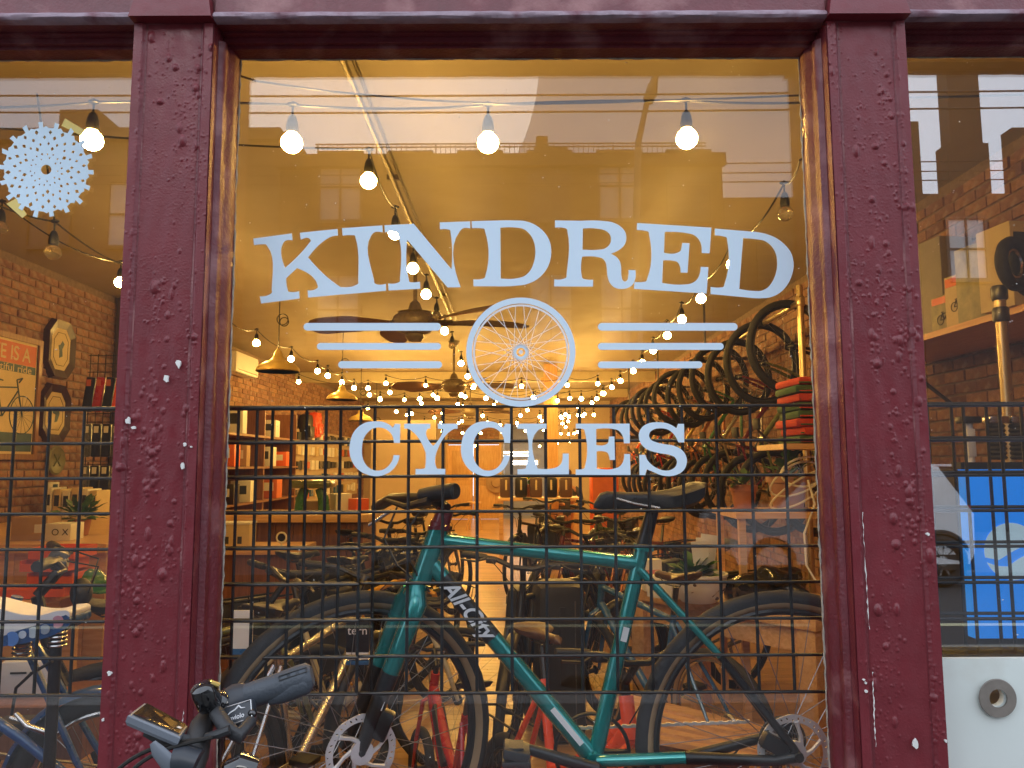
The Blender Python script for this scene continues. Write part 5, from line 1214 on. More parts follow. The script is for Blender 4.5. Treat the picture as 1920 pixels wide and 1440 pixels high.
place(b, (-1.75, 2.95, .005), math.radians(38), math.radians(4))
# navy bike in the left window: big front fender and white spotted saddle of its neighbour
M['spot'] = mat('spotted_blue_fabric', (.03, .06, .20), .6)
b = make_bike('navy blue city bike with a curved fender low in the left window', M['navy'], 'swept', None, .26, .026, fenders=M['navy'], rims=M['steel'], hubm=M['steel'])
wheel_c = pt(200, 1480, 2.2)
rz = math.radians(186)
place(b, Vector((wheel_c.x, wheel_c.y, wheel_c.z - .26)), rz)
navy = b
for ch in list(b.children):
    if ch.name.split('.')[0] in ('saddle', 'seatpost'): bpy.data.objects.remove(ch)
t = thing('display_plinth', 'low plinth under the navy city bike in the left window', 'plinth', (-1.9, 2.15, 0))
gz = (wheel_c.z - .261)
mb = MB(); mb.box((-3.3, 1.80, .0), (-.72, 2.45, gz)); mb.build('plinth_box', M['counterw'], t)
t = thing('display_plinth', 'low plinth under the teal bicycle in the middle window', 'plinth', (.1, 1.85, 0))
mb = MB(); mb.box((-.68, 1.745, .0), (1.1, 2.0, rax.z - RW - .001)); mb.build('plinth_box', M['counterw'], t)
# white saddle with spotted sides
mi = navy.matrix_basis.inverted()
def on_navy(o):
    o.parent = navy; o.matrix_parent_inverse = mi; return o
def spl(pts): return smooth_contour([(x, y, 1) for x, y in pts], 4)
so = on_navy(plate('saddle', [spl([(-70, 1138), (0, 1142), (40, 1152), (80, 1153), (112, 1145), (130, 1148), (130, 1156), (90, 1167), (40, 1180), (0, 1194), (-70, 1208)])], lambda x, y: pt(x, y, 1.965 + (x + 70) * .0003), .10, mat('white_saddle_cover', (.82, .83, .84), .35, var=.03), None)); so['label'] = 'white topped saddle with blue and pink spotted sides'
so_side = plate('spotted_side', [spl([(-70, 1208), (0, 1195), (40, 1181), (90, 1168), (130, 1157), (132, 1168), (116, 1182), (60, 1203), (0, 1213), (-70, 1226)])], lambda x, y: pt(x, y, 1.9645 + (x + 70) * .0003), .10, M['navy'], None); so_side.parent = so; so_side.matrix_parent_inverse = Matrix.Identity(4)
for (px, py, r, c) in ((22, 1198, 13, (.10, .25, .62)), (62, 1186, 10, (.55, .66, .72)), (84, 1180, 9, (.35, .42, .5)), (108, 1166, 11, (.62, .30, .38)), (42, 1190, 7, (.62, .72, .8))):
    Yq = 1.9645 + (px + 70) * .0003; mb = MB(); mb.lathe(pt(px, py, Yq - .0015), [(.0001, -.0008), (pxr(r, Yq), -.0008), (pxr(r, Yq), .0008), (.0001, .0008)], 18, 'Y'); q_ = mb.build('spot', mat('saddle_spot', c, .6)); q_.parent = so
mb = MB(); a = pt(105, 1205, 2.05); mb.tube([a + Vector((0, 0, .03)), a - Vector((0, 0, .55))], .0145, 12); on_navy(mb.build('seatpost', M['black']))
for px in (40, 108):
    mb = MB(); c = pt(px, 1222 if px == 40 else 1200, 2.04)
    for k in range(4): mb.torus(c + Vector((0, 0, .011 * k - .012)), .019, .0035, 'Z', 20, 6)
    q_ = mb.build('saddle_spring', M['steel']); q_.parent = so
# silver rim brake reaching over the rear wheel
mb = MB(); mb.tube([pt(30, 1338, 2.10), pt(52, 1362, 2.09), pt(85, 1372, 2.09), pt(100, 1395, 2.10), pt(88, 1412, 2.12)], [.006, .008, .009, .008, .006], 10); mb.tube([pt(20, 1345, 2.24), pt(60, 1358, 2.24), pt(100, 1382, 2.24)], .007, 8); mb.sphere(pt(98, 1384, 2.09), .009, 10, 6); on_navy(mb.build('rim_brake', M['steel']))
mb = MB(); mb.tube([pt(22, 1340, 2.10), pt(30, 1290, 2.07), pt(60, 1262, 2.05), pt(98, 1240, 2.03)], .004, 8); on_navy(mb.build('brake_hose', M['cable']))
mb = MB(); mb.tube([pt(-40, 1330, 2.08), pt(40, 1385, 2.08), pt(118, 1448, 2.09)], [.013, .013, .012], 12); on_navy(mb.build('chain_stay', M['navy']))
# black bars of a further bike in the left window
b = make_bike('black city bike with a small display whose bars stand behind the white saddle', M['black'], 'flat', None, .345, .022, battery=True, rack=True)
hbp = pt(118, 1095, 2.75); rz = math.radians(28); off = Matrix.Rotation(rz, 4, 'Z') @ (Vector((.90, 0, .985)) * 1.16)
scaled(place(b, Vector((hbp.x, hbp.y, .0)) - Vector((off.x, off.y, 0)) + Vector((0, 0, .006)), rz), 1.16)
mb = MB(); mb.cbox((.885, 0, 1.015), (.05, .075, .035), Matrix.Rotation(.5, 3, 'Y'), .006); mb.build('bar_display', M['grey'], b)
mb = MB(); mb.sphere((.95, 0, .90), .045, 12, 8, (.7, 1, 1)); mb.build('front_light', M['plastic'], b)
# ================================================================== things in the left window bay
def wp(px, py, X):
    d = FWD + RGT * ((px - 960) / FPX) + UPV * ((720 - py) / FPX)
    return EYE + d * (X / d.x)
def cbx(name, label, cat, c, size, m, rz=0.0, bev=.004, group=None, parts=()):
    """a box-like thing standing with its base centre at c; parts = (name, offset centre, size, material)"""
    t = thing(name, label, cat, c, group); R = Matrix.Rotation(rz, 3, 'Z'); c = Vector(c)
    mb = MB(); mb.cbox(c + Vector((0, 0, size[2] / 2)), size, R, bev); mb.build('box_body', m, t)
    for (n, off, sz, mm) in parts:
        mb = MB(); mb.cbox(c + Vector((0, 0, size[2] / 2)) + R @ Vector(off), sz, R, 0); mb.build(n, mm, t)
    return t
M['ink'] = mat('dark_ink', (.03, .035, .04), .6); M['paperc'] = mat('cream_paper', (.62, .50, .30), .7, var=.06); M['porange'] = mat('poster_orange', (.55, .13, .04), .6); M['pnavy'] = mat('poster_navy', (.05, .10, .14), .6)
M['frame'] = wood('picture_frame', (.20, .09, .035), (.34, .17, .07), .35, 2, 4); M['dframe'] = wood('dark_picture_frame', (.035, .015, .01), (.07, .03, .018), .3, 2, 4, coat=.5)
WXF = WX0 + .03
pr, pb_ = wp(82, 640, WXF + .02), wp(72, 862, WXF + .02)
y1, z1, z0 = pr.y, pr.z, pb_.z; y0 = y1 - .86
t = thing('framed_poster', 'large framed orange and cream bicycle poster on the left brick wall', 'poster', (WXF, (y0 + y1) / 2, z0))
mb = MB(); fw = .045
for (a, b, c, d) in ((y0, y1, z1 - fw, z1), (y0, y1, z0, z0 + fw), (y0, y0 + fw, z0 + fw + .0003, z1 - fw - .0003), (y1 - fw, y1, z0 + fw + .0003, z1 - fw - .0003)): mb.box((WXF - .02, a, c), (WXF + .022, b, d))
mb.build('frame', M['frame'], t)
mb = MB(); mb.box((WXF - .018, y0 + fw, z0 + fw), (WXF + .004, y1 - fw, z1 - fw)); ps = mb.build('print', M['paperc'], t)
xi = WXF + .0055; H_ = z1 - z0
mb = MB(); mb.box((xi - .001, y0 + fw + .02, z1 - fw - .02 - H_ * .17), (xi, y1 - fw - .02, z1 - fw - .02)); mb.build('orange_band', M['porange'], ps)
mb = MB(); mb.box((xi - .001, y0 + fw + .02, z1 - fw - .02 - H_ * .235), (xi, y1 - fw - .02, z1 - fw - .022 - H_ * .17)); mb.build('grey_band', M['pnavy'], ps)
mb = MB(); mb.box((xi - .001, y0 + fw + .02, z0 + fw + .02), (xi, y1 - fw - .02, z0 + fw + H_ * .17)); mb.build('lower_band', M['pnavy'], ps)
mb = MB(); mb.tube([(xi, y1 - fw - .004, z0 + fw), (xi, y1 - fw - .004, z1 - fw)], .004, 5); mb.build('inner_line', M['ink'], ps)
lettering('poster_text', 'LIFE IS A', (xi + .0012, (y0 + y1) / 2, z1 - fw - .02 - H_ * .09), Vector((0, .158, 0)), Vector((0, 0, .165)), M['paperc'], ps, 0, .01)
lettering('poster_text', 'beautiful ride', (xi + .0012, (y0 + y1) / 2, z1 - fw - .024 - H_ * .203), Vector((0, .118, 0)), Vector((0, 0, .085)), M['paperc'], ps, 0, .004)
mb = MB(); cz = z0 + H_ * .36
for yc in (y0 + .20, y1 - .21): 
    mb.torus((xi + .001, yc, cz), .155, .0045, 'X', 36, 4)
    for k in range(16): a = 2*PI*k/16; mb.tube([(xi + .001, yc, cz), (xi + .001, yc + .15*math.cos(a), cz + .15*math.sin(a))], .0012, 3, False)
ya, yb_ = y0 + .20, y1 - .21; ym = (ya + yb_) / 2 - .02
for a, b in (((ya, cz), (ym, cz - .02)), ((ym, cz - .02), (ya + .12, cz + .22)), ((ya + .12, cz + .22), (ya, cz)), ((ym, cz - .02), (yb_ - .07, cz + .19)), ((ya + .13, cz + .20), (yb_ - .08, cz + .22)), ((yb_, cz), (yb_ - .09, cz + .28)), ((yb_ - .09, cz + .28), (yb_ - .02, cz + .30)), ((yb_ - .02, cz + .30), (yb_ - .06, cz + .26)), ((ya + .05, cz + .27), (ya + .19, cz + .26))):
    mb.tube([(xi + .001, *a), (xi + .001, *b)], .006, 5)
mb.build('bicycle_print', M['pnavy'], ps)
for (px, py, lb, k) in ((116, 655, 'upper octagonal dark framed picture on the left brick wall', 0), (106, 775, 'lower octagonal dark framed picture on the left brick wall', 1)):
    c = wp(px, py, WXF + .02); t = thing('octagon_picture', lb, 'picture', c, 'octagonal pictures on the left wall')
    def oc(w, h_, x): return [(x, c.y + w * a, c.z + h_ * b) for a, b in ((-.5, -1), (.5, -1), (1, -.55), (1, .55), (.5, 1), (-.5, 1), (-1, .55), (-1, -.55))]
    mb = MB(); a, b, e = oc(.215, .265, WXF - .02), oc(.20, .25, WXF + .03), oc(.14, .185, WXF + .012)
    mb.add(a + b + e, [(i, (i+1) % 8, 8 + (i+1) % 8, 8 + i) for i in range(8)] + [(8 + i, 8 + (i+1) % 8, 16 + (i+1) % 8, 16 + i) for i in range(8)], False); mb.build('frame', M['dframe'], t)
    mb = MB(); mb.prism(oc(.139, .184, WXF + .008), (.003, 0, 0)); mm = mb.build('mat_board', M['paperc'], t)
    mb = MB(); q = oc(.105, .145, WXF + .0125)
    for i in range(8): mb.tube([q[i], q[(i+1) % 8]], .0022, 4)
    mb.build('mat_line', M['ink'], mm)
    mb = MB()
    P = [(-.02, -.08), (.03, -.06), (.02, .0), (.05, .05), (.02, .08), (-.01, .04), (-.04, .03), (-.02, -.02)] if k == 0 else [(-.05, .05), (.04, .06), (.06, .0), (.03, -.07), (-.01, -.08), (0, -.01), (-.04, .0)]
    mb.prism([(WXF + .0115, c.y + a, c.z + b) for a, b in P], (.001, 0, 0)); mb.build('picture_figure', M['pnavy'], mm)
c = wp(101, 863, WXF); t = thing('round_plaque', 'small round greenish plaque below the octagonal pictures', 'plaque', c)
mb = MB(); mb.lathe(c, [(.0001, .0), (.10, .0), (.125, .01), (.13, .025), (.115, .035), (.105, .028), (.0001, .028)], 24, 'X'); mb.build('plaque_disc', mat('sage_plaque', (.20, .20, .10), .5, var=.2), t)
mb = MB()
for s in (-1, 1): mb.tube([c + Vector((.03, -.05 * s, -.05)), c + Vector((.03, .05 * s, .05))], .007, 5)
mb.build('plaque_relief', M['olive'], t)
c = wp(98, 920, WXF); t = thing('thermostat', 'white wall thermostat with buttons below the round plaque', 'thermostat', c)
mb = MB(); mb.cbox(c, (.035, .15, .15), None, .008); mb.build('case', M['white'], t); mb = MB(); mb.cbox(c + Vector((.018, .01, .04)), (.002, .07, .03)); mb.build('display', M['pnavy'], t)
mb = MB()
for a in range(3):
    for b in range(3): mb.cbox(c + Vector((.018, -.02 + a * .03, -.01 - b * .022)), (.002, .02, .012))
mb.build('buttons', M['grey'], t)
# accessory rack with pouches
t = thing('accessory_rack', 'black wire rack of red and black pouches beside the octagonal pictures', 'rack', (-3.72, 7.05, 1.2))
Yr = 7.05; mb = MB()
for k in range(7): mb.tube([(-3.90 + k * .07, Yr, 1.10), (-3.90 + k * .07, Yr, 2.52)], .004, 5)
for k in range(19): mb.tube([(-3.92, Yr, 1.12 + k * .077), (-3.46, Yr, 1.12 + k * .077)], .004, 5)
mb.build('wire_back', M['blackwire'], t)
rng = random.Random(5)
for r_, (z, hh) in enumerate(((2.14, .32), (1.72, .30), (1.36, .27))):
    for k in range(5):
        x = -3.87 + k * .09; mm = (M['black'], M['red'], M['black'], M['orange'], M['grey'])[(k + r_ * 0) % 5] if r_ == 0 else (M['black'] if k % 3 else M['grey'])
        mb = MB(); mb.cbox((x, Yr - .045, z), (.075, .06, hh), Matrix.Rotation(.12 if r_ == 0 else .0, 3, 'Y'), .015); p_ = mb.build('pouch', mm, t)
        mb = MB(); mb.cbox((x + .005, Yr - .077, z + hh * .33), (.04, .003, .06)); mb.build('header_card', M['porange'] if r_ == 0 else M['white'], p_)
for k in range(6):
    cbx('binder', ('first', 'second', 'third', 'fourth', 'fifth', 'sixth')[k] + ' cream binder from the left in the row under the pouch rack', 'binder', (-3.86 + k * .075, 6.55, 1.051), (.06, .22, .26 - .012 * (k % 3)), M['paperc'] if k % 2 else M['white'], 0, .004, 'row of cream binders', (('spine_label', (0, -.111, .03), (.04, .001, .09), M['ink']),))
# left counter of pine boards
t = thing('board_counter', 'pine board counter with boxes and a plant on it in the left window', 'counter', (-3.0, 4.9, 0))
mb = MB(); mb.box((-4.0, 4.45, 1.0), (-2.32, 7.0, 1.05)); mb.build('counter_top', M['tablew'], t)
x = -3.99
while x < -2.36:
    mb = MB(); mb.box((x, 4.52, .01), (min(x + .135, -2.35), 4.545, .999)); mb.build('board', M['tablew'], t); x += .139
mb = MB(); mb.box((-2.36, 4.55, .01), (-2.34, 6.95, .999)); mb.build('side_board', M['tablew'], t)
t = thing('low_bench', 'lower wooden bench in front of the pine board counter holding orange trays', 'bench', (-2.9, 4.1, 0))
mb = MB(); mb.box((-3.9, 3.75, .80), (-2.36, 4.40, .84)); mb.build('bench_top', M['tablew'], t)
for xx in (-3.85, -2.46):
    for yy in (3.80, 4.30): mb = MB(); mb.box((xx, yy, .005), (xx + .06, yy + .06, .799)); mb.build('leg', M['tablew'], t)
q = pt(67, 1020, 4.75); cbx('cardboard_box', 'brown cardboard box standing on the pine counter at the left', 'box', (q.x, q.y, 1.051), (.20, .20, .14), M['card'], .15, .003, None, (('flap', (.05, -.101, 0), (.04, .002, .05), M['white']),))
q = pt(120, 1016, 4.72); b = cbx('shipping_box', 'white box printed with two small symbols on the pine counter', 'box', (q.x, q.y, 1.051), (.15, .16, .10), M['white'], .05, .003)
lettering('symbol_print', 'O X', (q.x + .02, q.y - .0835, 1.10), Vector((.055, .0027, 0)), Vector((0, 0, .055)), M['ink'], b)
def leaf_cluster(name, c, n, R_, L, m, parent, seed, zs=1.0):
    rng = random.Random(seed); mb = MB(); mb.smooth = False
    for i in range(n):
        a = rng.uniform(0, 2*PI); e = rng.uniform(.1, 1.3); u = Vector((math.cos(a)*math.cos(e), math.sin(a)*math.cos(e), math.sin(e)*zs))
        b = Vector(c) + u * R_ * rng.uniform(.2, 1); v = Vector((-math.sin(a), math.cos(a), rng.uniform(-.3, .3))).normalized(); l = L * rng.uniform(.6, 1.2); w = l * .28
        tip = b + u * l + Vector((0, 0, -l * .25)); mid = b.lerp(tip, .5) + Vector((0, 0, l * .08))
        mb.add([b, mid + v*w, tip, mid - v*w, mid - Vector((0, 0, w*.3))], [(0, 4, 1), (1, 4, 2), (2, 4, 3), (3, 4, 0)])
    o = mb.build(name, m, parent); o['kind'] = 'stuff'; return o
q = pt(150, 985, 5.0); t = thing('potted_plant', 'leafy green plant in a small pot at the end of the pine counter', 'plant', (q.x, q.y, 1.051))
mb = MB(); mb.lathe((q.x, q.y, 1.051), [(.05, 0), (.065, .10), (.06, .10), (.055, .085), (.0001, .085)], 16); mb.build('pot', M['terra'], t); leaf_cluster('leaves', (q.x, q.y, 1.15), 90, .11, .09, M['leaf'], t, 3)
for k in range(4):
    q = pt(105, 1096, 4.05); z = .841 + k * .062
    t = thing('orange_tray', ('bottom', 'second', 'third', 'topmost')[k] + ' orange plastic tray of the stack on the low bench', 'tray', (q.x, q.y, z), 'stacked orange trays')
    mb = MB(); w, d, hh = .115, .11, .055; x0, yy = q.x + (.03 if k % 2 else -.01), q.y
    mb.box((x0 - w, yy - d, z), (x0 + w, yy + d, z + .006)); mb.box((x0 - w, yy - d, z + .006), (x0 - w + .006, yy + d, z + hh)); mb.box((x0 + w - .006, yy - d, z + .006), (x0 + w, yy + d, z + hh)); mb.box((x0 - w + .006, yy - d, z + .006), (x0 + w - .006, yy - d + .006, z + hh * .7)); mb.box((x0 - w + .006, yy + d - .006, z + .006), (x0 + w - .006, yy + d, z + hh)); mb.build('tray_shell', M['orangep'], t)
q = pt(40, 1090, 3.95); cbx('parts_bin', 'flat orange parts bin at the left end of the low bench', 'bin', (q.x, q.y, .841), (.24, .16, .05), M['orangep'], 0, .012)
q = pt(168, 1068, 4.1); t = thing('cap', 'dark green cap lying on the low bench beside the orange trays', 'cap', (q.x, q.y, .841)); mb = MB(); mb.lathe((q.x, q.y, .841), [(.085, 0), (.09, .03), (.08, .08), (.05, .11), (.0001, .12)], 18); mb.build('crown', M['green'], t); mb = MB(); mb.cbox((q.x + .09, q.y - .05, .85), (.11, .10, .008), Matrix.Rotation(-.4, 3, 'Z'), .003); mb.build('peak', M['green'], t)
q = pt(55, 1302, 2.6); b = cbx('paper_pouch', 'cream pouch with a rounded flap low behind the spotted saddle', 'pouch', (q.x, 2.6, q.z), (.165, .07, .115), M['white'], .1, .02, None, (('flap_slot', (-.02, -.0365, .02), (.05, .002, .006), M['ink']), ('flap_slot', (.03, -.0365, .02), (.03, .002, .006), M['ink'])))
mb = MB(); mb.cbox((q.x, 2.62, q.z - .08), (.5, .3, .155)); tag(mb.build('storage_crate', M['counterw']), 'dark wooden crate under the cream pouch in the left window', 'crate')

# ================================================================== deep left: shelves, counter, goods
t = thing('wall_shelf', 'tall wooden wall shelf of cartons on the far left brick wall', 'shelf', (-3.8, 10.6, 0))
for z in (.45, 1.0, 1.47, 1.90): mb = MB(); mb.box((-4.02, 9.3, z - .03), (-3.50, 12.6, z)); mb.build('shelf_board', M['counterw'], t)
for y in (9.3, 10.95, 12.55): mb = MB(); mb.box((-4.02, y - .02, 0), (-3.52, y + .019, 2.3)); mb.build('side_panel', M['counterw'], t)
goods = [((-3.62, 10.05), 1.90, (.24, .22, .34), M['white'], 'tall cream carton'), ((-3.64, 11.5), 1.90, (.26, .3, .25), M['white'], 'squat white carton'), ((-3.62, 9.75), 1.47, (.28, .3, .30), M['orangep'], 'orange carton'), ((-3.62, 10.25), 1.47, (.22, .2, .28), M['card'], 'brown carton'), ((-3.62, 11.3), 1.47, (.26, .3, .28), M['white'], 'white carton'), ((-3.62, 12.0), 1.47, (.26, .3, .22), M['orangep'], 'small orange carton'), ((-3.62, 9.8), 1.0, (.26, .3, .25), M['black'], 'black carton'), ((-3.62, 10.4), 1.0, (.26, .25, .28), M['white'], 'pale carton'), ((-3.62, 11.6), 1.0, (.26, .4, .3), M['porange'], 'rust coloured carton')]
for (xy, z, sz, mm, nm) in goods:
    cbx('carton', nm + ' on the ' + {1.90: 'top', 1.47: 'middle', 1.0: 'lower'}[z] + ' board of the tall wall shelf', 'carton', (xy[0], xy[1], z + .001), sz, mm, .1, .004, 'cartons on the wall shelf', (('carton_label', (0, -sz[1] / 2 - .001, .02), (sz[0] * .6, .001, sz[2] * .4), M['ink'] if mm is M['white'] else M['white']),))
c = wp(447, 683, WXF + .1); t = thing('air_conditioner', 'white wall mounted air conditioner high on the left brick wall', 'air conditioner', c)
mb = MB(); mb.cbox(c + Vector((0, .1, 0)), (.22, .95, .30), None, .05); mb.build('casing', M['white'], t)
for k in range(3): mb = MB(); mb.cbox(c + Vector((.09 - .015 * k, .1, -.09 - .025 * k)), (.05, .8, .008), Matrix.Rotation(.6, 3, 'Y')); mb.build('louvre', M['grey'], t)
for (px, py, mm, lb) in ((574, 802, M['black'], 'black backpack hanging on the far left wall'), (592, 797, M['orange'], 'orange red backpack hanging beside the black one on the left wall')):
    c = wp(px, py, WXF + .12); t = thing('backpack', lb, 'backpack', c); mb = MB(); mb.cbox(c, (.2, .42, .52), None, .09); mb.build('bag_body', mm, t); mb = MB(); mb.cbox(c + Vector((.1, 0, -.08)), (.06, .3, .22), None, .025); mb.build('pocket', mm, t); mb = MB(); mb.torus(c + Vector((0, 0, .28)), .05, .012, 'X', 14, 5); mb.build('loop', M['black'], t)
t = thing('goods_rack', 'wall rack of small packaged bicycle accessories beyond the backpacks', 'rack', (-3.9, 16, .8))
mb = MB(); mb.box((-4.01, 13.6, .75), (-3.97, 19.8, 2.15)); mb.build('peg_board', M['tanwall'], t)
rng = random.Random(9); pal = [M['white'], M['paperc'], M['ink'], M['blue'], M['porange'], M['white'], M['grey']]
for r_ in range(5):
    for k in range(18):
        mb = MB(); hh = rng.uniform(.12, .2); mb.cbox((-3.93, 13.8 + k * .335 + rng.uniform(-.02, .02), 2.02 - r_ * .27), (.05, .2, hh), None, 0); mb.build('package', rng.choice(pal), t)
t = thing('counter', 'dark walnut reception counter with a pale top left of the aisle', 'counter', (-2.0, 6.5, 0))
mb = MB(); mb.cbox((-2.03, 6.5, 1.07), (1.78, .72, .06), None, .008); mb.build('counter_top', M['tablew'], t)
x = -2.88
while x < -1.2: mb = MB(); mb.box((x, 6.2, .01), (min(x + .138, -1.19), 6.22, 1.039)); mb.build('board', M['counterw'], t); x += .142
mb = MB(); mb.box((-2.88, 6.2205, .01), (-1.19, 6.8, 1.0385)); mb.build('carcass', M['counterw'], t)
t = thing('desk', 'lower pine topped desk standing before the walnut counter', 'desk', (-2.0, 5.6, 0))
mb = MB(); mb.cbox((-2.0, 5.62, .90), (1.05, .5, .04), None, .005); mb.build('desk_top', M['tablew'], t); mb = MB(); mb.box((-2.48, 5.42, .01), (-1.52, 5.84, .879)); mb.build('desk_body', M['counterw'], t)
q = pt(445, 1020, 5.55); b = cbx('tree_print_box', 'cream box printed with dark trees on the pine topped desk', 'box', (q.x, q.y, .921), (.21, .18, .16), M['paperc'], .06, .004, None, (('lid', (0, 0, .085), (.22, .19, .012), M['white']), ('tree_mark', (-.05, -.091, -.03), (.03, .001, .05), M['ink']), ('tree_mark', (.04, -.091, -.03), (.03, .001, .05), M['ink'])))
q = pt(528, 1004, 5.5); t = thing('ring_mirror', 'small white ringed round mirror standing on the desk', 'mirror', (q.x, q.y, .921))
mb = MB(); c = Vector((q.x, q.y, .985)); mb.torus(c, .034, .007, 'Y', 24, 7); mb.tube([c - Vector((0, 0, .035)), (c.x, c.y, .925)], .006, 6); mb.lathe((c.x, c.y, .9215), [(.03, 0), (.03, .006), (.0001, .008)], 14); mb.build('ring', M['white'], t); mb = MB(); mb.lathe(c, [(.0001, -.003), (.03, -.003), (.03, .003), (.0001, .003)], 18, 'Y'); mb.build('mirror_face', M['black'], t)
q = pt(585, 958, 6.4); t = thing('seat_carrier', 'dark green child bicycle seat standing on the walnut counter', 'child seat', (q.x, q.y, 1.101))
mb = MB(); b0 = Vector((q.x, q.y, 1.101)); mb.tube([b0 + Vector((-.1, 0, .0)), b0 + Vector((-.09, 0, .12)), b0 + Vector((-.06, 0, .20))], [.05, .045, .04], 10); mb.tube([b0 + Vector((.1, 0, 0)), b0 + Vector((.09, 0, .12)), b0 + Vector((.06, 0, .2))], [.05, .045, .04], 10); mb.build('leg_shell', M['green'], t); mb = MB(); mb.cbox(b0 + Vector((0, 0, .235)), (.34, .22, .07), None, .03); mb.build('seat_shell', M['olive'], t)
for k, (dx, mm, hh) in enumerate(((-.6, M['white'], .12), (.36, M['card'], .09), (.58, M['white'], .15), (.72, M['orangep'], .11))):
    cbx('counter_box', ('white carton at the left end of the walnut counter', 'low brown carton on the walnut counter', 'tall white carton near the right end of the walnut counter', 'orange carton on the right end of the walnut counter')[k], 'carton', (-2.03 + dx, 6.55, 1.101), (.14, .14, hh), mm, k * .3, .003)
q = pt(672, 1240, 2.9); t = thing('hang_tag_box', 'black box reading tern with a white and blue foot behind the teal wheel', 'box', q)
mb = MB(); mb.cbox((q.x, q.y, pt(672, 1190, 2.9).z), (.085, .05, .115), None, .003); bx_ = mb.build('black_box', M['black'], t); lettering('box_text', 'tern', (q.x, q.y - .0262, pt(672, 1180, 2.9).z), Vector((.043, 0, 0)), Vector((0, 0, .043)), M['vinyl2'], bx_)
mb = MB(); mb.cbox((q.x, q.y, pt(672, 1225, 2.9).z - .004), (.082, .048, .025), None, .002); mb.build('white_foot', M['white'], t); mb = MB(); mb.cbox((q.x, q.y, pt(672, 1237, 2.9).z - .006), (.082, .048, .014), None, .002); mb.build('blue_foot', M['blue'], t); mb = MB(); mb.tube([(q.x, q.y, pt(672, 1160, 2.9).z), (q.x, q.y, pt(672, 1150, 2.9).z + .02)], .004, 6); mb.build('hanger', M['black'], t)
q = pt(455, 1180, 2.75); t = thing('hang_tag', 'white and blue paper tag hanging near the left edge of the middle window', 'tag', q); mb = MB(); mb.cbox(q, (.07, .006, .13)); mb.build('tag_card', M['white'], t); mb = MB(); mb.cbox(q + Vector((0, -.0005, -.075)), (.07, .006, .02)); mb.build('blue_strip', M['blue'], t)
# far middle: stool, table of panniers, person, hat
q = pt(889, 980, 17.5); t = thing('stool', 'small wooden stool in the aisle far back near the pine door', 'stool', (q.x, q.y, .005))
mb = MB(); mb.lathe((q.x, q.y, .60), [(.0001, 0), (.16, 0), (.165, .02), (.16, .04), (.0001, .04)], 16); mb.build('seat', M['tablew'], t)
for a in range(4): mb = MB(); e = a * PI / 2 + .6; mb.tube([(q.x + .1*math.cos(e), q.y + .1*math.sin(e), .60), (q.x + .19*math.cos(e), q.y + .19*math.sin(e), .006)], .016, 7); mb.build('leg', M['tablew'], t)
q = pt(930, 905, 20.9); t = thing('straw_hat', 'round straw hat hanging on the back wall beside the pine door', 'hat', q); mb = MB(); mb.lathe(q, [(.0001, .02), (.26, .0), (.27, -.015), (.13, -.03), (.11, -.12), (.0001, -.13)], 20, 'Y'); mb.build('hat_body', M['card'], t)
t = thing('work_table', 'wooden work table with black panniers far back right of the aisle', 'table', (.35, 12.6, 0))
mb = MB(); mb.cbox((.42, 12.6, .93), (1.3, .7, .05), None, .005); mb.build('table_top', M['tablew'], t)
for xx in (-.18, 1.0):
    for yy in (12.3, 12.88): mb = MB(); mb.box((xx - .03, yy - .03, .005), (xx + .03, yy + .03, .904)); mb.build('leg', M['tablew'], t)
for k in range(5): 
    c = Vector((-.1 + k * .24, 12.45, .956)); t = thing('pannier', ('leftmost', 'second', 'middle', 'fourth', 'rightmost')[k] + ' black pannier standing on the far work table', 'pannier', c, 'black panniers on the work table'); mb = MB(); mb.cbox(c + Vector((0, 0, .16)), (.2, .16, .32), None, .04); mb.build('bag_body', M['black'] if k % 2 else M['brownlea'], t); mb = MB(); mb.cbox(c + Vector((0, -.083, .2)), (.03, .004, .16)); mb.build('strap', M['paperc'], t)
q = pt(993, 893, 12.7); t = thing('flower_pot', 'pot of yellow flowers standing behind the panniers', 'plant', (q.x, q.y, .956)); mb = MB(); mb.lathe((q.x, q.y, .956), [(.06, 0), (.09, .2), (.08, .2), (.0001, .18)], 14); mb.build('pot', M['terra'], t); leaf_cluster('blossoms', (q.x, q.y, 1.2), 60, .14, .09, mat('yellow_petal', (.75, .62, .05), .5), t, 4); leaf_cluster('leaves', (q.x, q.y, 1.12), 40, .12, .09, M['leaf'], t, 5)
q = pt(1132, 905, 12.2); t = cbx('storage_cabinet', 'orange cabinet standing far back right behind the lettering', 'cabinet', (q.x, q.y, .005), (.42, .35, 1.42), M['orangep'], 0, .01, None, (('cabinet_door', (0, -.178, .0), (.38, .006, 1.3), M['porange']),))
# the person at the far table
def skin_body(name, joints, edges, mtl, parent, lv=2):
    me = bpy.data.meshes.new(name); o_ = Vector(parent['_o']); me.from_pydata([Vector(j[0]) - o_ for j in joints], edges, []); ob = bpy.data.objects.new(name, me); COL.objects.link(ob); ob.parent = parent
    md = ob.modifiers.new('skin', 'SKIN'); 
    for i, j in enumerate(joints): me.skin_vertices[0].data[i].radius = (j[1], j[2] if len(j) > 2 else j[1])
    me.skin_vertices[0].data[0].use_root = True
    sb = ob.modifiers.new('sub', 'SUBSURF'); sb.levels = lv; sb.render_levels = lv
    dg = bpy.context.evaluated_depsgraph_get(); m2 = bpy.data.meshes.new_from_object(ob.evaluated_get(dg)); ob.modifiers.clear(); ob.data = m2; m2.materials.clear(); m2.materials.append(mtl)
    for p in m2.polygons: p.use_smooth = True
    return ob
c = pt(1062, 905, 13.6); px_, py_ = c.x, c.y; hz = 1.27
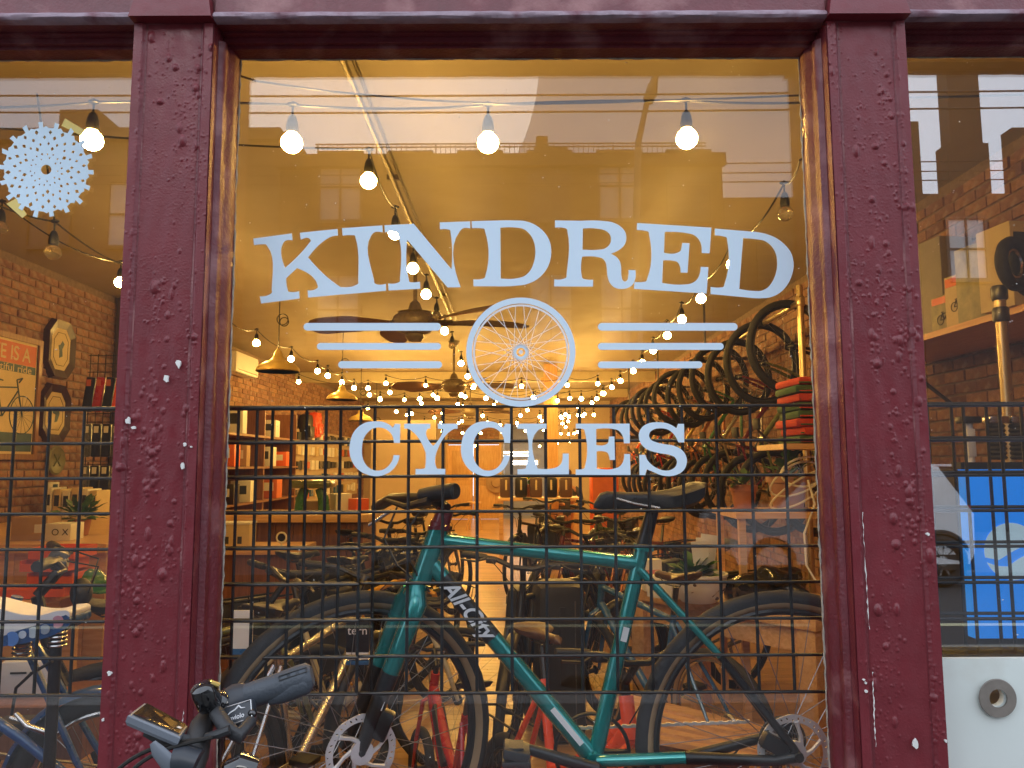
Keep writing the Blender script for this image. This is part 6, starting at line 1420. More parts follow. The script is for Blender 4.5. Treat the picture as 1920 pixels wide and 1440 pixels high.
t = thing('person', 'seated person with short brown hair in a dark grey top behind the far table', 'person', (px_, py_, 0))
J = [((px_, py_, .52), .15, .12), ((px_, py_, .72), .145, .11), ((px_, py_ - .02, .95), .17, .115), ((px_, py_ - .03, 1.05), .12, .09), ((px_, py_ - .04, 1.12), .055, .055), ((px_, py_ - .06, 1.18), .065, .075), ((px_, py_ - .07, 1.27), .078, .095), ((px_, py_ - .065, 1.34), .06, .075),
     ((px_ - .19, py_ - .03, 1.03), .058, .058), ((px_ - .24, py_ - .10, .80), .045, .045), ((px_ - .12, py_ - .32, .80), .032, .032), ((px_ - .06, py_ - .40, .80), .03, .02),
     ((px_ + .19, py_ - .03, 1.03), .058, .058), ((px_ + .24, py_ - .10, .80), .045, .045), ((px_ + .12, py_ - .32, .80), .032, .032), ((px_ + .06, py_ - .40, .80), .03, .02),
     ((px_ - .10, py_ - .10, .50), .085, .085), ((px_ - .11, py_ - .46, .50), .062, .062), ((px_ - .11, py_ - .46, .08), .045, .045), ((px_ - .11, py_ - .58, .05), .04, .03),
     ((px_ + .10, py_ - .10, .50), .085, .085), ((px_ + .11, py_ - .46, .50), .062, .062), ((px_ + .11, py_ - .46, .08), .045, .045), ((px_ + .11, py_ - .58, .05), .04, .03)]
E = [(0, 1), (1, 2), (2, 3), (3, 4), (4, 5), (5, 6), (6, 7), (3, 8), (8, 9), (9, 10), (10, 11), (3, 12), (12, 13), (13, 14), (14, 15), (0, 16), (16, 17), (17, 18), (18, 19), (0, 20), (20, 21), (21, 22), (22, 23)]
skin_body('body', J, E, mat('skin', (.50, .26, .17), .5, var=.05), t)
mb = MB(); 
def shirt(mbx):
    mbx.tube([(px_, py_, .50), (px_, py_, .72), (px_, py_ - .02, .95), (px_, py_ - .03, 1.06), (px_, py_ - .04, 1.12)], [.17, .165, .19, .15, .075], 16, True, False, (1, .78))
    for s in (-1, 1): mbx.tube([(px_ + s*.14, py_ - .03, 1.05), (px_ + s*.21, py_ - .04, 1.01), (px_ + s*.25, py_ - .10, .80), (px_ + s*.14, py_ - .30, .80)], [.06, .068, .055, .044], 10)
shirt(mb); mb.build('shirt', mat('grey_cloth', (.07, .075, .085), .85, bump=.3), t)
mb = MB(); mb.sphere((px_, py_ - .045, 1.335), .105, 14, 9, (.88, 1.0, .75)); mb.tube([(px_, py_ + .02, 1.33), (px_, py_ + .035, 1.22)], [.085, .06], 10); mb.build('hair', mat('brown_hair', (.07, .035, .018), .6, bump=.6, bs=200), t)
for s in (-1, 1): 
    mb = MB(); mb.sphere((px_ + s*.03, py_ - .155, 1.275), .011, 8, 6); mb.build('eye', M['ink'], t)
    mb = MB(); mb.sphere((px_ + s*.083, py_ - .06, 1.26), .022, 8, 6, (.5, .8, 1.3)); mb.build('ear', bpy.data.materials['skin'], t)
mb = MB(); mb.tube([(px_, py_ - .158, 1.275), (px_, py_ - .178, 1.245)], [.009, .014], 7); mb.build('nose', bpy.data.materials['skin'], t)
mb = MB(); mb.cbox((px_, py_ - .152, 1.215), (.04, .01, .009), None, .003); mb.build('mouth', M['burg'], t)
cbx('seat_block', 'dark stool block under the seated person', 'stool', (px_, py_ + .02, .005), (.36, .34, .42), M['counterw'], 0, .02)

# ================================================================== the right of the middle window
t = thing('display_table', 'butcher block display table standing obliquely behind the rear teal wheel', 'table', (1.0, 4.0, 0))
A, B = pt(1175, 1092, 4.45), pt(1530, 1178, 3.55); A.z = B.z = .80
ux = (B - A).normalized(); vx = Vector((-ux.y, ux.x, 0)); 
if vx.x < 0: vx = -vx
L_ = (B - A).length; D_ = .62; Rt = Matrix((( ux.x, vx.x, 0), (ux.y, vx.y, 0), (0, 0, 1)))
mid = A + ux * L_ / 2 + vx * D_ / 2
mb = MB(); mb.cbox((mid.x, mid.y, .77), (L_, D_, .062), Rt, .006); mb.build('table_top', M['tablew'], t)
for (a, b) in ((.06, .06), (L_ - .06, .06), (.06, D_ - .06), (L_ - .06, D_ - .06)): p = A + ux * a + vx * b; mb = MB(); mb.cbox((p.x, p.y, .372), (.09, .09, .733), Rt, .004); mb.build('leg', M['tablew'], t)
for b in (.06, D_ - .06): p = A + ux * L_ / 2 + vx * b; mb = MB(); mb.cbox((p.x, p.y, .68), (L_ - .22, .035, .11), Rt, .003); mb.build('apron', M['tablew'], t)
def ontable(a, b): p = A + ux * a + vx * b; return Vector((p.x, p.y, .802))
p = pt(1310, 1118, 3.98); p = Vector((p.x, p.y, .802)); t = thing('planter_bowl', 'white planter bowl painted with bird branches on the display table', 'planter', p)
mb = MB(); mb.lathe(p, [(.085, 0), (.115, .03), (.135, .08), (.142, .125), (.148, .13), (.148, .142), (.135, .142), (.13, .11), (.0001, .10)], 28); pl = mb.build('bowl', M['white'], t)
mb = MB(); rng = random.Random(6)
def onb(a, z): r = .1 + .33 * z if z < .06 else .1195 + .18 * (z - .05); return p + Vector(((r + .006) * math.sin(a), -(r + .006) * math.cos(a), z))
for (a, z, b, w) in ((-.5, .06, .3, .09), (.35, .04, .9, .09), (.1, .075, .25, .11), (.6, .065, .65, .10)): mb.tube([onb(a, z), onb((a + b) / 2, (z + w) / 2 + .008), onb(b, w)], .0022, 5)
for (a, z) in ((.62, .03), (.95, .07), (-.35, .10)): mb.sphere(onb(a, z), .011, 8, 6, (1, .6, .8))
mb.build('branch_print', M['brownlea'], pl); mb = MB(); mb.lathe(p + Vector((0, 0, .112)), [(.128, 0), (.0001, .01)], 18); mb.build('soil', M['soil'], t); leaf_cluster('leaves', p + Vector((-.03, 0, .12)), 60, .08, .10, M['leaf'], t, 12)
for k in range(3): mb = MB(); mb.cbox(p + Vector((.02 + .02 * k, .02 * k, .20 + .015 * k)), (.085, .006, .20), Matrix.Rotation(.12 * k - .1, 3, 'Y')); mb.build('leaflet', M['white'], t)
b = cbx('card_box', 'white card box lettered in grey beside the planter bowl', 'box', pt(1250, 1100, 4.1).xy.to_3d() + Vector((0, 0, .802)), (.17, .12, .11), M['white'], math.atan2(ux.y, ux.x), .003); c = Vector(b['_o']); 
lettering('box_print', 'ire L', c + Vector((.03, -.078, .06)), ux * .06, Vector((0, 0, .06)), M['grey'], b)
cbx('flower_box', 'pink patterned box near the teal seat clamp on the display table', 'box', pt(1222, 1096, 4.32).xy.to_3d() + Vector((0, 0, .802)), (.10, .06, .17), M['white'], .2, .004, None, (('pink_print', (0, -.031, -.02), (.08, .001, .10), mat('pink_print', (.75, .30, .33), .5)),))
q = pt(1440, 1130, 3.9); t = thing('plastic_bag', 'crumpled glossy black plastic bag on the display table', 'bag', (q.x + .05, q.y + .1, .802)); mb = MB(); rng = random.Random(8)
bmx = bmesh.new(); bmesh.ops.create_icosphere(bmx, subdivisions=4, radius=1)
from mathutils import noise as mn
for v in bmx.verts:
    d = 1 + .35 * mn.noise(v.co * 1.7) + .16 * abs(mn.noise(v.co * 4.5)) + .05 * mn.noise(v.co * 11); v.co = Vector((v.co.x * .20 * d, v.co.y * .15 * d, max(-.045, v.co.z * .11 * d)))
bmx.verts.index_update(); mb.add([v.co + Vector((q.x + .05, q.y + .1, .85)) for v in bmx.verts], [tuple(v.index for v in f.verts) for f in bmx.faces]); bmx.free(); mb.build('bag_film', mat('glossy_bag', (.015, .015, .017), .18), t)
# pots and folded stack on a tall stand
t = thing('plant_stand', 'narrow wooden stand with two shelves right of the teal saddle', 'stand', (1.6, 4.3, 0))
for z in (1.235, 1.60): mb = MB(); mb.box((1.18 if z < 1.5 else 1.46, 4.1, z - .03), (1.98, 4.6, z)); mb.build('shelf_board', M['tablew'], t)
for xx in (1.20, 1.93):
    for yy in (4.12, 4.55): mb = MB(); mb.box((xx, yy, .005), (xx + .035, yy + .035, 1.204)); mb.build('leg', M['tablew'], t)
for xx in (1.93,):
    for yy in (4.12, 4.55): mb = MB(); mb.box((xx, yy, 1.236), (xx + .03, yy + .03, 1.569)); mb.build('upper_post', M['tablew'], t)
def pot(label, c, r, hh, m, leaves, seed):
    t = thing('flower_pot', label, 'flower pot', c); mb = MB(); mb.lathe(c, [(r*.68, 0), (r*.9, hh*.75), (r*1.0, hh*.76), (r*1.02, hh), (r*.92, hh), (r*.88, hh*.85), (.0001, hh*.85)], 22); mb.build('pot', m, t)
    mb = MB(); mb.lathe(c, [(r*.9, -.0), (r*.95, .014), (r*.7, .012)], 20); mb.build('saucer', m, t); leaf_cluster('leaves', Vector(c) + Vector((0, 0, hh * .9)), leaves, r * 1.0, r * .9, M['leaf'], t, seed)
q = pt(1395, 946, 4.3); pot('terracotta pot with a small plant on the stand right of the teal saddle', (q.x, q.y, 1.236), .075, .14, M['terra'], 50, 2)
q = pt(1478, 940, 4.35); pot('larger dusky pink pot with a cord round it on the stand', (q.x, q.y, 1.236), .115, .2, mat('dusky_pot', (.45, .27, .24), .6), 30, 3)
q = pt(1478, 940, 4.35); t = thing('cable_loop', 'white cable looped loosely around the dusky pink pot', 'cable', (q.x, q.y, 1.24))
for k, (dx, dz, R_, tl) in enumerate(((0, .16, .14, .5), (.02, .10, .155, .9), (.05, .2, .12, .2))):
    mb = MB(); P_ = []
    for i in range(28): a = 2*PI*i/28; P_.append(Vector((q.x + dx + R_*math.cos(a), q.y - .13 + .03*math.sin(a*2 + k), 1.30 + dz - .05 + R_*.75*math.sin(a + tl)*.9 )))
    mb.tube(P_, .006, 6, True, True); mb.build('cable_turn', M['white'], t)
mb = MB(); mb.tube([pt(*z_) for z_ in ((1515, 900, 4.15), (1528, 945, 4.1), (1508, 1000, 4.05), (1512, 1060, 4.0), (1530, 1090, 3.95))], .006, 6); mb.build('cable_tail', M['white'], t)
rs = random.Random(3)
for k in range(8):
    z = 1.601 + k * .0455; mm = M['red2'] if k in (1, 2, 5, 7) else M['greencl']
    t = thing('folded_bag', ('lowest', 'second lowest', 'third lowest', 'fourth from the bottom', 'fourth from the top', 'third from the top', 'second from the top', 'topmost')[k] + ' ' + ('red' if mm is M['red2'] else 'green') + ' folded bag of the stack on the stand', 'folded bag', (1.72, 4.3, z), 'stack of red and green folded bags')
    mb = MB(); mb.cbox((1.72 + rs.uniform(-.012, .012), 4.3 + rs.uniform(-.01, .01), z + .022), (.36 + rs.uniform(-.03, .02), .34, .0435), Matrix.Rotation(rs.uniform(-.06, .06), 3, 'Z'), .018); f = mb.build('cloth', mm, t)
    mb = MB(); mb.cbox((1.72, 4.128, z + .012), (.34, .012, .008), None, .003); mb.build('trim', M['greencl'] if mm is M['red2'] else M['red2'], f)
# timber offcuts and a dark bin below the table
for k in range(5):
    q = pt(1300, 1340 + k * 14, 3.6 - k * .05); t = thing('plank', ('topmost', 'second', 'third', 'fourth', 'lowest')[k] + ' loose timber plank stacked low behind the rear teal wheel', 'plank', (q.x, q.y, q.z), 'timber planks under the table'); mb = MB(); mb.cbox(q, (.62, .09, .022), Matrix.Rotation(-.42 + .05 * k, 3, 'Z') @ Matrix.Rotation(.10, 3, 'Y')); mb.build('plank_body', M['tablew'], t)
q = pt(1290, 1440, 3.6); mb = MB(); mb.cbox((q.x, q.y + .1, .10), (.55, .35, .19), Matrix.Rotation(-.4, 3, 'Z'), .01); tag(mb.build('storage_box', M['counterw']), 'dark low box carrying the loose timber planks', 'box')
q = pt(1030, 1190, 4.4); cbx('travel_bag', 'tall black bicycle travel bag standing on the floor right of the aisle', 'bag', (q.x + .05, q.y, .005), (.27, .3, .84), M['plastic'], .1, .07, None, (('bag_strap', (0, -.152, .1), (.03, .006, .40), M['leather']), ('zip_line', (.07, -.151, .0), (.006, .004, .66), M['grey'])))

# ================================================================== the right window bay
t = thing('wall_shelf', 'orange toned wooden shelf with bicycle boxes high on the right brick wall', 'shelf', (2.4, 4.0, 2.2))
sA, sB = pt(1700, 657, 4.35), pt(1960, 566, 3.05); zz = 2.13
mb = MB(); mb.prism([(sA.x - .12, sA.y + .5, zz), (sB.x, sB.y, zz), (2.66, sB.y, zz), (2.66, sA.y + .5, zz)], (0, 0, .03)); mb.build('shelf_board', M['shelfw'], t)
for y in (3.3, 4.6): mb = MB(); mb.tube([(2.66, y, zz - .3), (2.30, y, zz - .002)], .012, 6); mb.build('bracket', M['dsteel'], t)
def bike_print(parent, c, ax, s):
    mb = MB(); up_ = Vector((0, 0, 1)); n_ = ax.cross(up_)
    for e in (-1, 1):
        P_ = [c + ax * (s * (e * .5 + .36 * math.cos(2*PI*i/20))) + up_ * (s * .36 * math.sin(2*PI*i/20)) for i in range(20)]
        mb.tube(P_, s * .035, 4, True, True)
    for a, b in (((-.5, 0), (-.05, 0)), ((-.05, 0), (-.25, .5)), ((-.25, .5), (-.5, 0)), ((-.05, 0), (.35, .5)), ((-.22, .45), (.35, .5)), ((.5, 0), (.3, .7)), ((.3, .7), (.5, .72)), ((-.38, .58), (-.15, .58))): mb.tube([c + ax * (s * a[0]) + up_ * (s * a[1]), c + ax * (s * b[0]) + up_ * (s * b[1])], s * .04, 4)
    mb.build('bicycle_print', M['ink'], parent)
M['photoprint'] = mat('green_photo_print', (.30, .27, .14), .5, var=.5, vs=14); M['greypr'] = mat('grey_carton', (.36, .33, .28), .7)
row = [(1735, 4.42, .30, .62, M['greypr'], 'grey carton at the far end of the right wall shelf', 0), (1770, 4.05, .22, .23, M['photoprint'], 'photo printed bicycle carton second on the right wall shelf', 1), (1797, 3.80, .20, .28, M['paperc'], 'orange and cream bicycle carton third on the right wall shelf', 1), (1836, 3.52, .30, .36, M['photoprint'], 'large photo printed carton fourth on the right wall shelf', 0), (1868, 3.32, .20, .37, M['paperc'], 'tall cream carton with a round emblem on the right wall shelf', 2)]
for (px, Y, w, hh, mm, lb, kind) in row:
    x = 2.20 + .16; x = pt(px, 600, Y).x + .10; c = Vector((min(x, 2.56), Y, zz + .031))
    t = cbx('bicycle_carton', lb, 'carton', c, (.20, w, hh), mm, .12, .004, 'cartons on the right wall shelf')
    R3 = Matrix.Rotation(.12, 3, 'Z'); f = c + R3 @ Vector((-.1015, 0, hh * .42)); 
    if kind == 1: bike_print(t, f, R3 @ Vector((0, -1, 0)), w * .32); bike_print(t, c + R3 @ Vector((0, -w/2 - .002, hh * .42)), R3 @ Vector((1, 0, 0)), .07)
    if kind == 1: mb = MB(); mb.cbox(c + R3 @ Vector((-.101, 0, hh * .88)), (.002, w * .9, hh * .16), R3); mb.build('orange_print', M['orangep'], t)
    if kind == 2:
        g = c + R3 @ Vector((.0, -w / 2 - .002, hh * .78)); mb = MB(); mb.torus(g, .042, .006, 'Y', 24, 5)
        for k in range(3): a = 2*PI*k/3 + .5; mb.tube([g, g + Vector((.04*math.cos(a), 0, .04*math.sin(a)))], .008, 5)
        mb.build('round_emblem', M['ink'], t); mb = MB(); mb.cbox(c + R3 @ Vector((-.06, -w/2 - .001, hh*.8)), (.05, .002, .05), R3); mb.build('dark_print', M['ink'], t)
for k, (px, py, Y, r_) in enumerate(((1905, 548, 2.95, .11), (1930, 556, 3.05, .12))):
    c = pt(px, py, Y); c.z = zz + .032 + r_; t = thing('small_tyre', ('small black tyre standing at the near end of the right wall shelf', 'second small black tyre at the near end of the right wall shelf')[k], 'tyre', c); mb = MB(); mb.M = Matrix.Translation(c) @ Matrix.Rotation(.5, 4, 'Z') @ Matrix.Translation(-c); mb.torus(c, r_ - .024, .024, 'Y', 36, 10); mb.build('tyre_ring', M['rubber'], t); mb = MB(); mb.M = Matrix.Translation(c) @ Matrix.Rotation(.5, 4, 'Z') @ Matrix.Translation(-c); mb.torus(c, r_ - .055, .008, 'Y', 30, 6); mb.build('rim_ring', M['steel'], t)
a, b = pt(1873, 540, 3.0), pt(1905, 870, 2.98); t = thing('shelf_pipe', 'pale vertical pipe standing in front of the right wall shelf', 'pipe', (a.x, a.y, .0)); mb = MB(); mb.tube([(b.x, 3.0, .005), (a.x, 3.0, a.z)], .021, 12); mb.build('pipe_tube', M['brasspipe'], t)
for z in (a.z - .05, 2.05): mb = MB(); mb.lathe((a.x, 3.0, z), [(.026, 0), (.03, .008), (.03, .05), (.026, .058)], 12); mb.build('pipe_coupling', M['dsteel'], t)
for k, (px, lb) in enumerate(((1820, 'white legged suspension fork standing behind the right grid panel'), (1872, 'black ribbed suspension fork left of the pale pipe'), (1912, 'black ribbed suspension fork right of the pale pipe'))):
    p = pt(px, 862, 2.75); t = thing('suspension_fork', lb, 'fork', p); mb = MB()
    if k: mb.lathe(p, [(.03 if i % 2 else .024, i * .008) for i in range(17)], 14); mb.build('ribbed_boot', M['rubber'], t)
    else: mb.tube([p - Vector((0, 0, .02)), p + Vector((0, 0, .13))], .014, 10); mb.cbox(p + Vector((0, 0, .06)), (.03, .03, .10), None, .004); mb.build('white_leg', M['white'], t)
    mb = MB(); mb.cbox(p + Vector((.0, 0, .142)), (.07, .05, .025), None, .006); mb.build('fork_crown', M['black'] if k == 0 else M['steel'], t)
# blue display box
bx0, by = pt(1818, 1030, 1.95), 1.95
zt_, zb_ = pt(1860, 880, by).z, pt(1860, 1197, by).z
t = thing('display_box', 'bright blue display box with a pale wave circle emblem in the right window', 'display', (bx0.x + .3, by + .15, zb_))
mb = MB(); mb.box((bx0.x, by, zb_), (bx0.x + .62, by + .03, zt_)); mb.build('blue_panel', M['signblue'], t)
mb = MB(); mb.box((bx0.x - .012, by - .006, zt_ + .0005), (bx0.x + .632, by + .036, zt_ + .018)); mb.build('top_rim', M['black'], t)
mb = MB(); mb.box((bx0.x - .0, by - .002, .005), (bx0.x + .62, by + .03, zb_ - .0005)); mb.build('base_front', M['black'], t)
mb = MB(); mb.box((bx0.x + .004, by + .0305, .006), (bx0.x + .616, by + .42, zt_ - .001)); mb.build('reflection_backing', M['black'], t)  # dark block added so the car's reflection stands out against it
cc_ = pt(1899, 1034, by - .003); r_ = 52 * by / FPX
def arc(a0, a1, n=20): return [(r_ * math.cos(a0 + (a1 - a0) * i / n), r_ * math.sin(a0 + (a1 - a0) * i / n)) for i in range(n + 1)]
up_c = arc(math.radians(14), math.radians(192)) + [(-.5*r_, -.30*r_), (.05*r_, .02*r_), (.5*r_, .22*r_)]
lo_c = arc(math.radians(202), math.radians(352)) + [(.55*r_, -.08*r_), (.2*r_, -.26*r_), (-.2*r_, -.52*r_), (-.6*r_, -.50*r_)]
for c_ in (up_c, lo_c): plate('wave_emblem', [c_], lambda x, z: Vector((cc_.x + x, by - .002, cc_.z + z)), .001, M['signwhite'], t)
# tag shaped board outside
bY = 1.575; z_top = pt(1850, 1235, bY).z; xl_ = XR1 + .004; ch = .035
g = pt(1866, 1307, bY); t = thing('tag_board', 'pale tag shaped board with a round grommet outside the right window', 'board', (xl_ + .3, bY, ZS))
outl = [(xl_, ZS + .001), (xl_ + .60, ZS + .001), (xl_ + .60, z_top - ch), (xl_ + .60 - ch, z_top), (xl_ + ch * .75, z_top), (xl_, z_top - ch)]
rg = pxr(16, bY); plate('board_panel', [outl, [(g.x + rg * math.cos(2*PI*i/28), g.z + rg * math.sin(2*PI*i/28)) for i in range(28)]], lambda x, z: Vector((x, bY, z)), .014, M['board'], t)
mb = MB(); ro_ = pxr(34, bY); mb.lathe((g.x, bY - .010, g.z), [(rg, .0), (ro_ * .97, 0), (ro_, .0028), (rg, .0028)], 36, 'Y'); mb.f = [f for f in mb.f if len(f) == 4]; mb.m = mb.m[:len(mb.f)]; mb.sm = mb.sm[:len(mb.f)]; mb.build('grommet_ring', mat('grommet', (.26, .23, .20), .45, .3, var=.15, vs=40), t)
# ================================================================== the electric bicycle outside, its bars in the lower left corner
t = thing('bicycle', 'electric bicycle outside leaning into the lower left corner with a display and twist grip', 'bicycle', (-.35, 1.0, 0))
def f(px, py, Y): return pt(px, py, Y)
M['gripgrey'] = mat('grey_grip_rubber', (.055, .065, .08), .5, var=.1, bump=.25, bs=260); M['barm'] = mat('matt_black_bar', (.03, .027, .027), .5, var=.1)
M['shift'] = mat('shifter_plastic', (.035, .04, .05), .42); M['screen'] = mat('display_glass', (.03, .02, .015), .06, spec=.9); M['dispg'] = mat('display_rim', (.16, .18, .21), .4); M['glossb'] = mat('gloss_black', (.008, .008, .009), .06, coat=1.0)
k = 1.05
mb = MB(); P_ = [f(345, 1475, .98), f(366, 1418, 1.0), f(371, 1385, 1.015), f(378, 1362, 1.03), f(393, 1343, 1.045), f(425, 1328, 1.06), f(470, 1305, 1.07), f(540, 1278, 1.075)]
mb.tube(P_, [.0158, .0165, .016, .0150, .0135, .012, .0112, .011], 16); hb = mb.build('handlebar', M['barm'], t)
mb = MB(); g0, g1 = f(462, 1306, 1.062), f(586, 1266, 1.075)
pts = [g0.lerp(g1, q) for q in (0, .12, .3, .55, .8, .93, 1.0)]; mb.tube(pts, [.0165, .0170, .0172, .0178, .0190, .0188, .013], 16); gr = mb.build('grip', M['gripgrey'], hb)
mb = MB()                                  # palm rest wedge below the grip
w = [g0.lerp(g1, q) + Vector((0, -.004, -.009 - .004 * math.sin(q * 5))) for q in (.35, .55, .75, .92, 1.0)]; mb.tube(w, [.008, .013, .016, .016, .010], 12); mb.build('palm_rest', M['gripgrey'], gr)
rng = random.Random(1); mb = MB()
ug = (g1 - g0).normalized(); vg = Vector((0, -.55, .83))
for i in range(3):
    for j in range(2):
        a = g0.lerp(g1, .52 + .13 * i) + vg * .0182 + Vector((0, -.002, -.006 * j)) ; mb.tube([a, a + ug * .014, a + ug * .016 + Vector((0, -.004, -.005)), a + ug * .002 + Vector((0, -.004, -.005))], .0009, 5, True, True)
mb.build('grip_pattern', M['plastic'], gr)
mb = MB(); a, b = f(415, 1330, 1.055), f(466, 1304, 1.066); mb.tube([a, a.lerp(b, .12), a.lerp(b, .3), a.lerp(b, .6), b], [.018, .0225, .0215, .023, .0185], 18); sh = mb.build('twist_shifter', M['shift'], hb)
mb = MB(); q0, q1 = a.lerp(b, .30), a.lerp(b, .36); mb.tube([q0, q1], .0236, 18); mb.build('shifter_gap', M['glossb'], sh)
# label housing
lc = f(446, 1341, 1.035); ul = (f(470, 1333, 1.035) - f(422, 1349, 1.035)).normalized(); nl = Vector((-.10, -.86, .50)).normalized(); vl = nl.cross(ul).normalized()
if vl.z < 0: vl = -vl
ul = vl.cross(nl) if (vl.cross(nl)).x > 0 else nl.cross(vl); Rl = Matrix((ul, vl, nl)).transposed()
mb = MB(); mb.cbox(lc, (.046, .028, .016), Rl, .004); lh = mb.build('label_housing', M['shift'], sh)
mb = MB(); n8 = [(-.021, -.0115), (.021, -.0115), (.021, .0115), (-.021, .0115)]
for i in range(4): mb.tube([lc + ul*n8[i][0] + vl*n8[i][1] + nl*.0082, lc + ul*n8[(i+1) % 4][0] + vl*n8[(i+1) % 4][1] + nl*.0082], .0008, 5)
mb.build('label_border', M['steel'], lh)
lettering('label_text', 'enviolo', lc + nl * .0088 - vl * .0045, ul * .0078, vl * .0085, M['vinyl2'], lh, 0, .012)
mb = MB(); mb.tube([lc + nl*.0086 + ul*q + vl*r for q, r in ((-.013, -.001), (-.006, .0035), (0, .005), (.005, .0085), (.008, .005), (.013, .004))], [.0006, .0009, .001, .0014, .001, .0005], 5); mb.build('label_mark', M['vinyl2'], lh)
mb = MB(); mb.sphere(f(473, 1338, 1.03), .0062, 10, 7); mb.build('cable_adjuster', M['glossb'], sh)
# bell and brake lever clamp
c = f(386, 1303, 1.02); mb = MB(); ax = Matrix.Rotation(-.25, 3, 'Y') @ Matrix.Rotation(.35, 3, 'X')
mb.lathe(c, [(.0001, -.019), (.0145, -.018), (.0165, -.012), (.0165, .006), (.0150, .013), (.010, .0165), (.0001, .0175)], 22, 'Z', ax); be = mb.build('bell', M['glossb'], hb)
mb = MB(); mb.tube([c + Vector((.008, -.004, .0165)), c + Vector((.018, -.002, .0125))], .003, 7); mb.build('bell_hammer', M['brass'], be)
mb = MB(); c2 = f(413, 1318, 1.045); mb.lathe(c2, [(.0001, -.009), (.012, -.009), (.0145, -.005), (.0145, .004), (.012, .009), (.0001, .010)], 20, 'X', Matrix.Rotation(.35, 3, 'Y')); mb.build('lever_clamp', M['glossb'], hb)
mb = MB(); mb.tube([f(405, 1335, 1.02), f(425, 1365, 1.0), f(448, 1380, .995), f(470, 1352, 1.02)], [.009, .010, .010, .008], 12); mb.build('shifter_underside', M['plastic'], sh)
mb = MB(); mb.tube([f(386, 1380, 1.0), f(412, 1376, .99), f(432, 1368, .99)], [.0035, .006, .006], 8); mb.build('cable_stop', M['plastic'], hb)
# display
cs = [f(242, 1340, .985), f(271, 1318, 1.035), f(352, 1362, 1.03), f(338, 1381, .98)]; nd = (cs[1] - cs[0]).cross(cs[3] - cs[0]).normalized()
if nd.z < 0: nd = -nd
mid = sum(cs, Vector()) / 4
mb = MB()
ring_ = []
for lev, off, sc in ((0, -.013, .93), (1, -.009, 1.02), (2, -.002, 1.03), (3, .0, .985)): ring_ += [mid + (c_ - mid) * sc + nd * off for c_ in cs]
mb.add(ring_, [(l*4+i, l*4+(i+1) % 4, l*4+4+(i+1) % 4, l*4+4+i) for l in range(3) for i in range(4)] + [(3, 2, 1, 0), (12, 13, 14, 15)], False); dp = mb.build('display_unit', M['dispg'], hb)
mb = MB(); mb.prism([mid + (c_ - mid) * .90 + (cs[1] - cs[0]).normalized() * .002 + nd * .0004 for c_ in cs], nd * .001); mb.build('display_screen', M['screen'], dp)
mb = MB(); q = cs[3].lerp(cs[2], .5).lerp(mid, .22) + nd * .0018; mb.cbox(q, (.005, .005, .0006), Matrix((( (cs[3]-cs[0]).normalized()), (nd.cross((cs[3]-cs[0]).normalized())), nd)).transposed()); mb.build('screen_mark', M['white'], dp)
mb = MB(); mb.tube([f(272, 1372, 1.0), f(300, 1382, 1.0), f(345, 1392, 1.0), f(365, 1395, 1.01)], [.006, .010, .010, .012], 10, True, False, (1, .6)); mb.build('display_mount', M['plastic'], dp)
# brake lever, hoses, stem
mb = MB(); mb.tube([f(286, 1392, .97), f(296, 1408, .97), f(316, 1430, .975), f(336, 1460, .98)], [.004, .0085, .0105, .0115], 12, True, False, (1, .6)); mb.build('brake_lever', M['dispg'], hb)
for (q0, q1, q2, q3) in (((385, 1386, 1.0), (320, 1392, .99), (262, 1400, .98), (212, 1452, .98)), ((400, 1382, .99), (330, 1398, .985), (275, 1408, .97), (236, 1458, .97))):
    A_ = [f(*q0), f(*q1), f(*q2), f(*q3)]; pts = []
    for i in range(13): u = i / 12; pts.append(A_[0]*(1-u)**3 + A_[1]*3*u*(1-u)**2 + A_[2]*3*u*u*(1-u) + A_[3]*u**3)
    mb = MB(); mb.tube(pts, .0026, 7); mb.build('brake_hose', M['cable'], hb)
mb = MB(); s0 = f(345, 1442, .98); mb.tube([f(330, 1425, .985), f(345, 1424, .985), f(372, 1432, .985)], [.0168, .0172, .0168], 14); mb.build('stem_clamp', M['shift'], t)
mb = MB(); mb.tube([f(430, 1448, .93), f(455, 1440, .93), f(485, 1444, .93)], [.014, .018, .012], 12); mb.build('light_mount', M['glossb'], t)
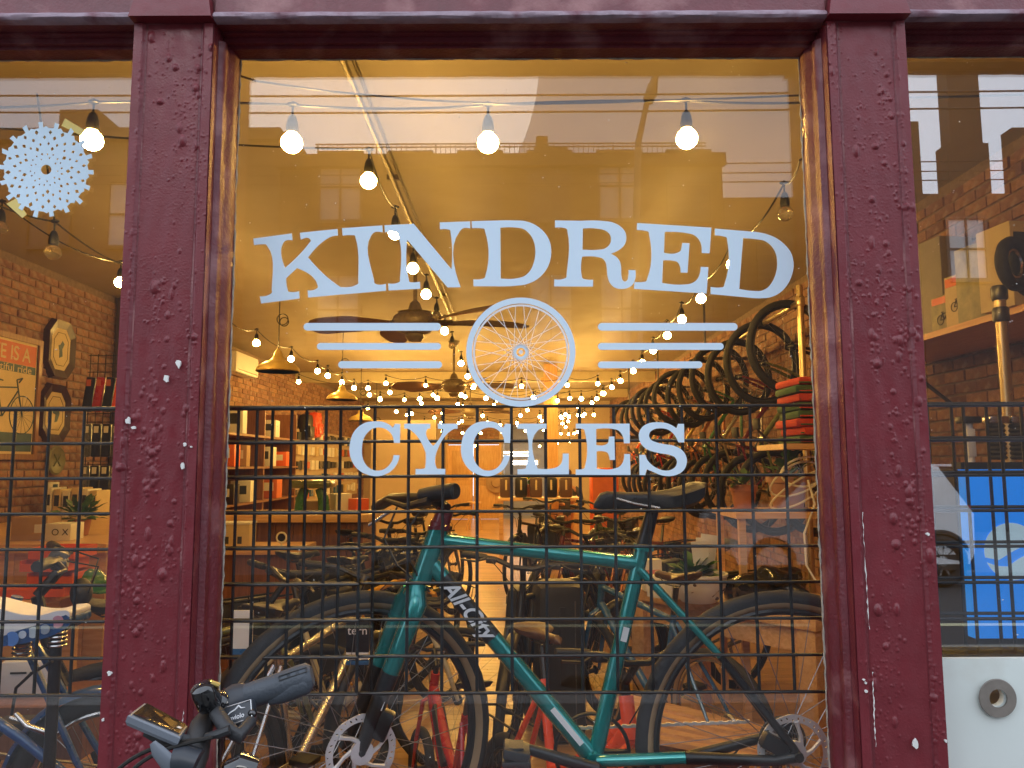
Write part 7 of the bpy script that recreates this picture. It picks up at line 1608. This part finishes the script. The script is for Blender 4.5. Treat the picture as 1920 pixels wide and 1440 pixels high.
# the far half of the bar and the whole bicycle below the frame of the picture
stem = s0; head = Vector((stem.x + .02, stem.y, .98)); hbb = Vector((stem.x - .03, stem.y, .80)); Rw = .345
mb = MB(); mb.tube([P_[0], stem + Vector((.0, -.12, -.035)), stem + Vector((.02, -.22, -.03)), stem + Vector((.10, -.29, -.03)), stem + Vector((.22, -.30, -.035))], .012, 10); mb.build('bar_left_half', M['barm'], hb)
mb = MB(); mb.tube([stem + Vector((.11, -.29, -.03)), stem + Vector((.22, -.30, -.035))], .017, 10); mb.build('grip', M['gripgrey'], hb)
mb = MB(); mb.tube([stem - Vector((0, 0, .02)), head], .018, 10); mb.build('stem', M['barm'], t)
fa = Vector((hbb.x - .14, stem.y, Rw)); ra = Vector((fa.x + 1.10, stem.y, Rw)); bb = Vector((fa.x + .64, stem.y, .29)); stp = Vector((bb.x + .17, stem.y, .72))
mb = MB(); mb.tube([hbb, head], .024, 12); mb.tube([hbb + Vector((.01, 0, .03)), bb.lerp(hbb, .35) - Vector((0, 0, .03)), bb], .034, 12); mb.tube([bb, stp], .018, 10)
for s in (-1, 1): mb.tube([bb + Vector((0, s*.04, 0)), ra + Vector((0, s*.065, 0))], .011, 8); mb.tube([stp - Vector((0, 0, .05)), ra + Vector((0, s*.065, 0))], .009, 8)
mb.build('frame', M['grey'], t)
mb = MB()
for s in (-1, 1): mb.tube([hbb + Vector((-.005, s*.02, 0)), hbb + Vector((-.02, s*.06, -.04)), fa + Vector((0, s*.06, 0))], [.017, .016, .011], 9)
mb.build('fork', M['grey'], t)
make_wheel(t, 'front_wheel', fa, Rw, .025, M['black'], None, 24, seg=44, knobs=False); make_wheel(t, 'rear_wheel', ra, Rw, .025, M['black'], None, 24, seg=44, knobs=False)
mb = MB(); mb.tube([stp - Vector((.02, 0, .06)), stp + Vector((.05, 0, .14))], .0145, 10); mb.build('seatpost', M['dsteel'], t)
mb = MB(); saddle_mesh(mb, stp + Vector((-.10, 0, .17)), stp + Vector((.18, 0, .18)), .19, .05); mb.build('saddle', M['leather'], t)
mb = MB(); mb.torus(bb - Vector((0, .05, 0)), .085, .005, 'Y', 28, 5); mb.tube([bb - Vector((0, .07, 0)), bb + Vector((0, .07, 0))], .014, 8)
for s in (-1, 1): mb.tube([bb + Vector((0, s*.07, 0)), bb + Vector((s*.12, s*.08, -.12))], .011, 7); mb.cbox(bb + Vector((s*.12, s*.13, -.12)), (.09, .085, .022), None, .005)
mb.build('crankset', M['dsteel'], t)
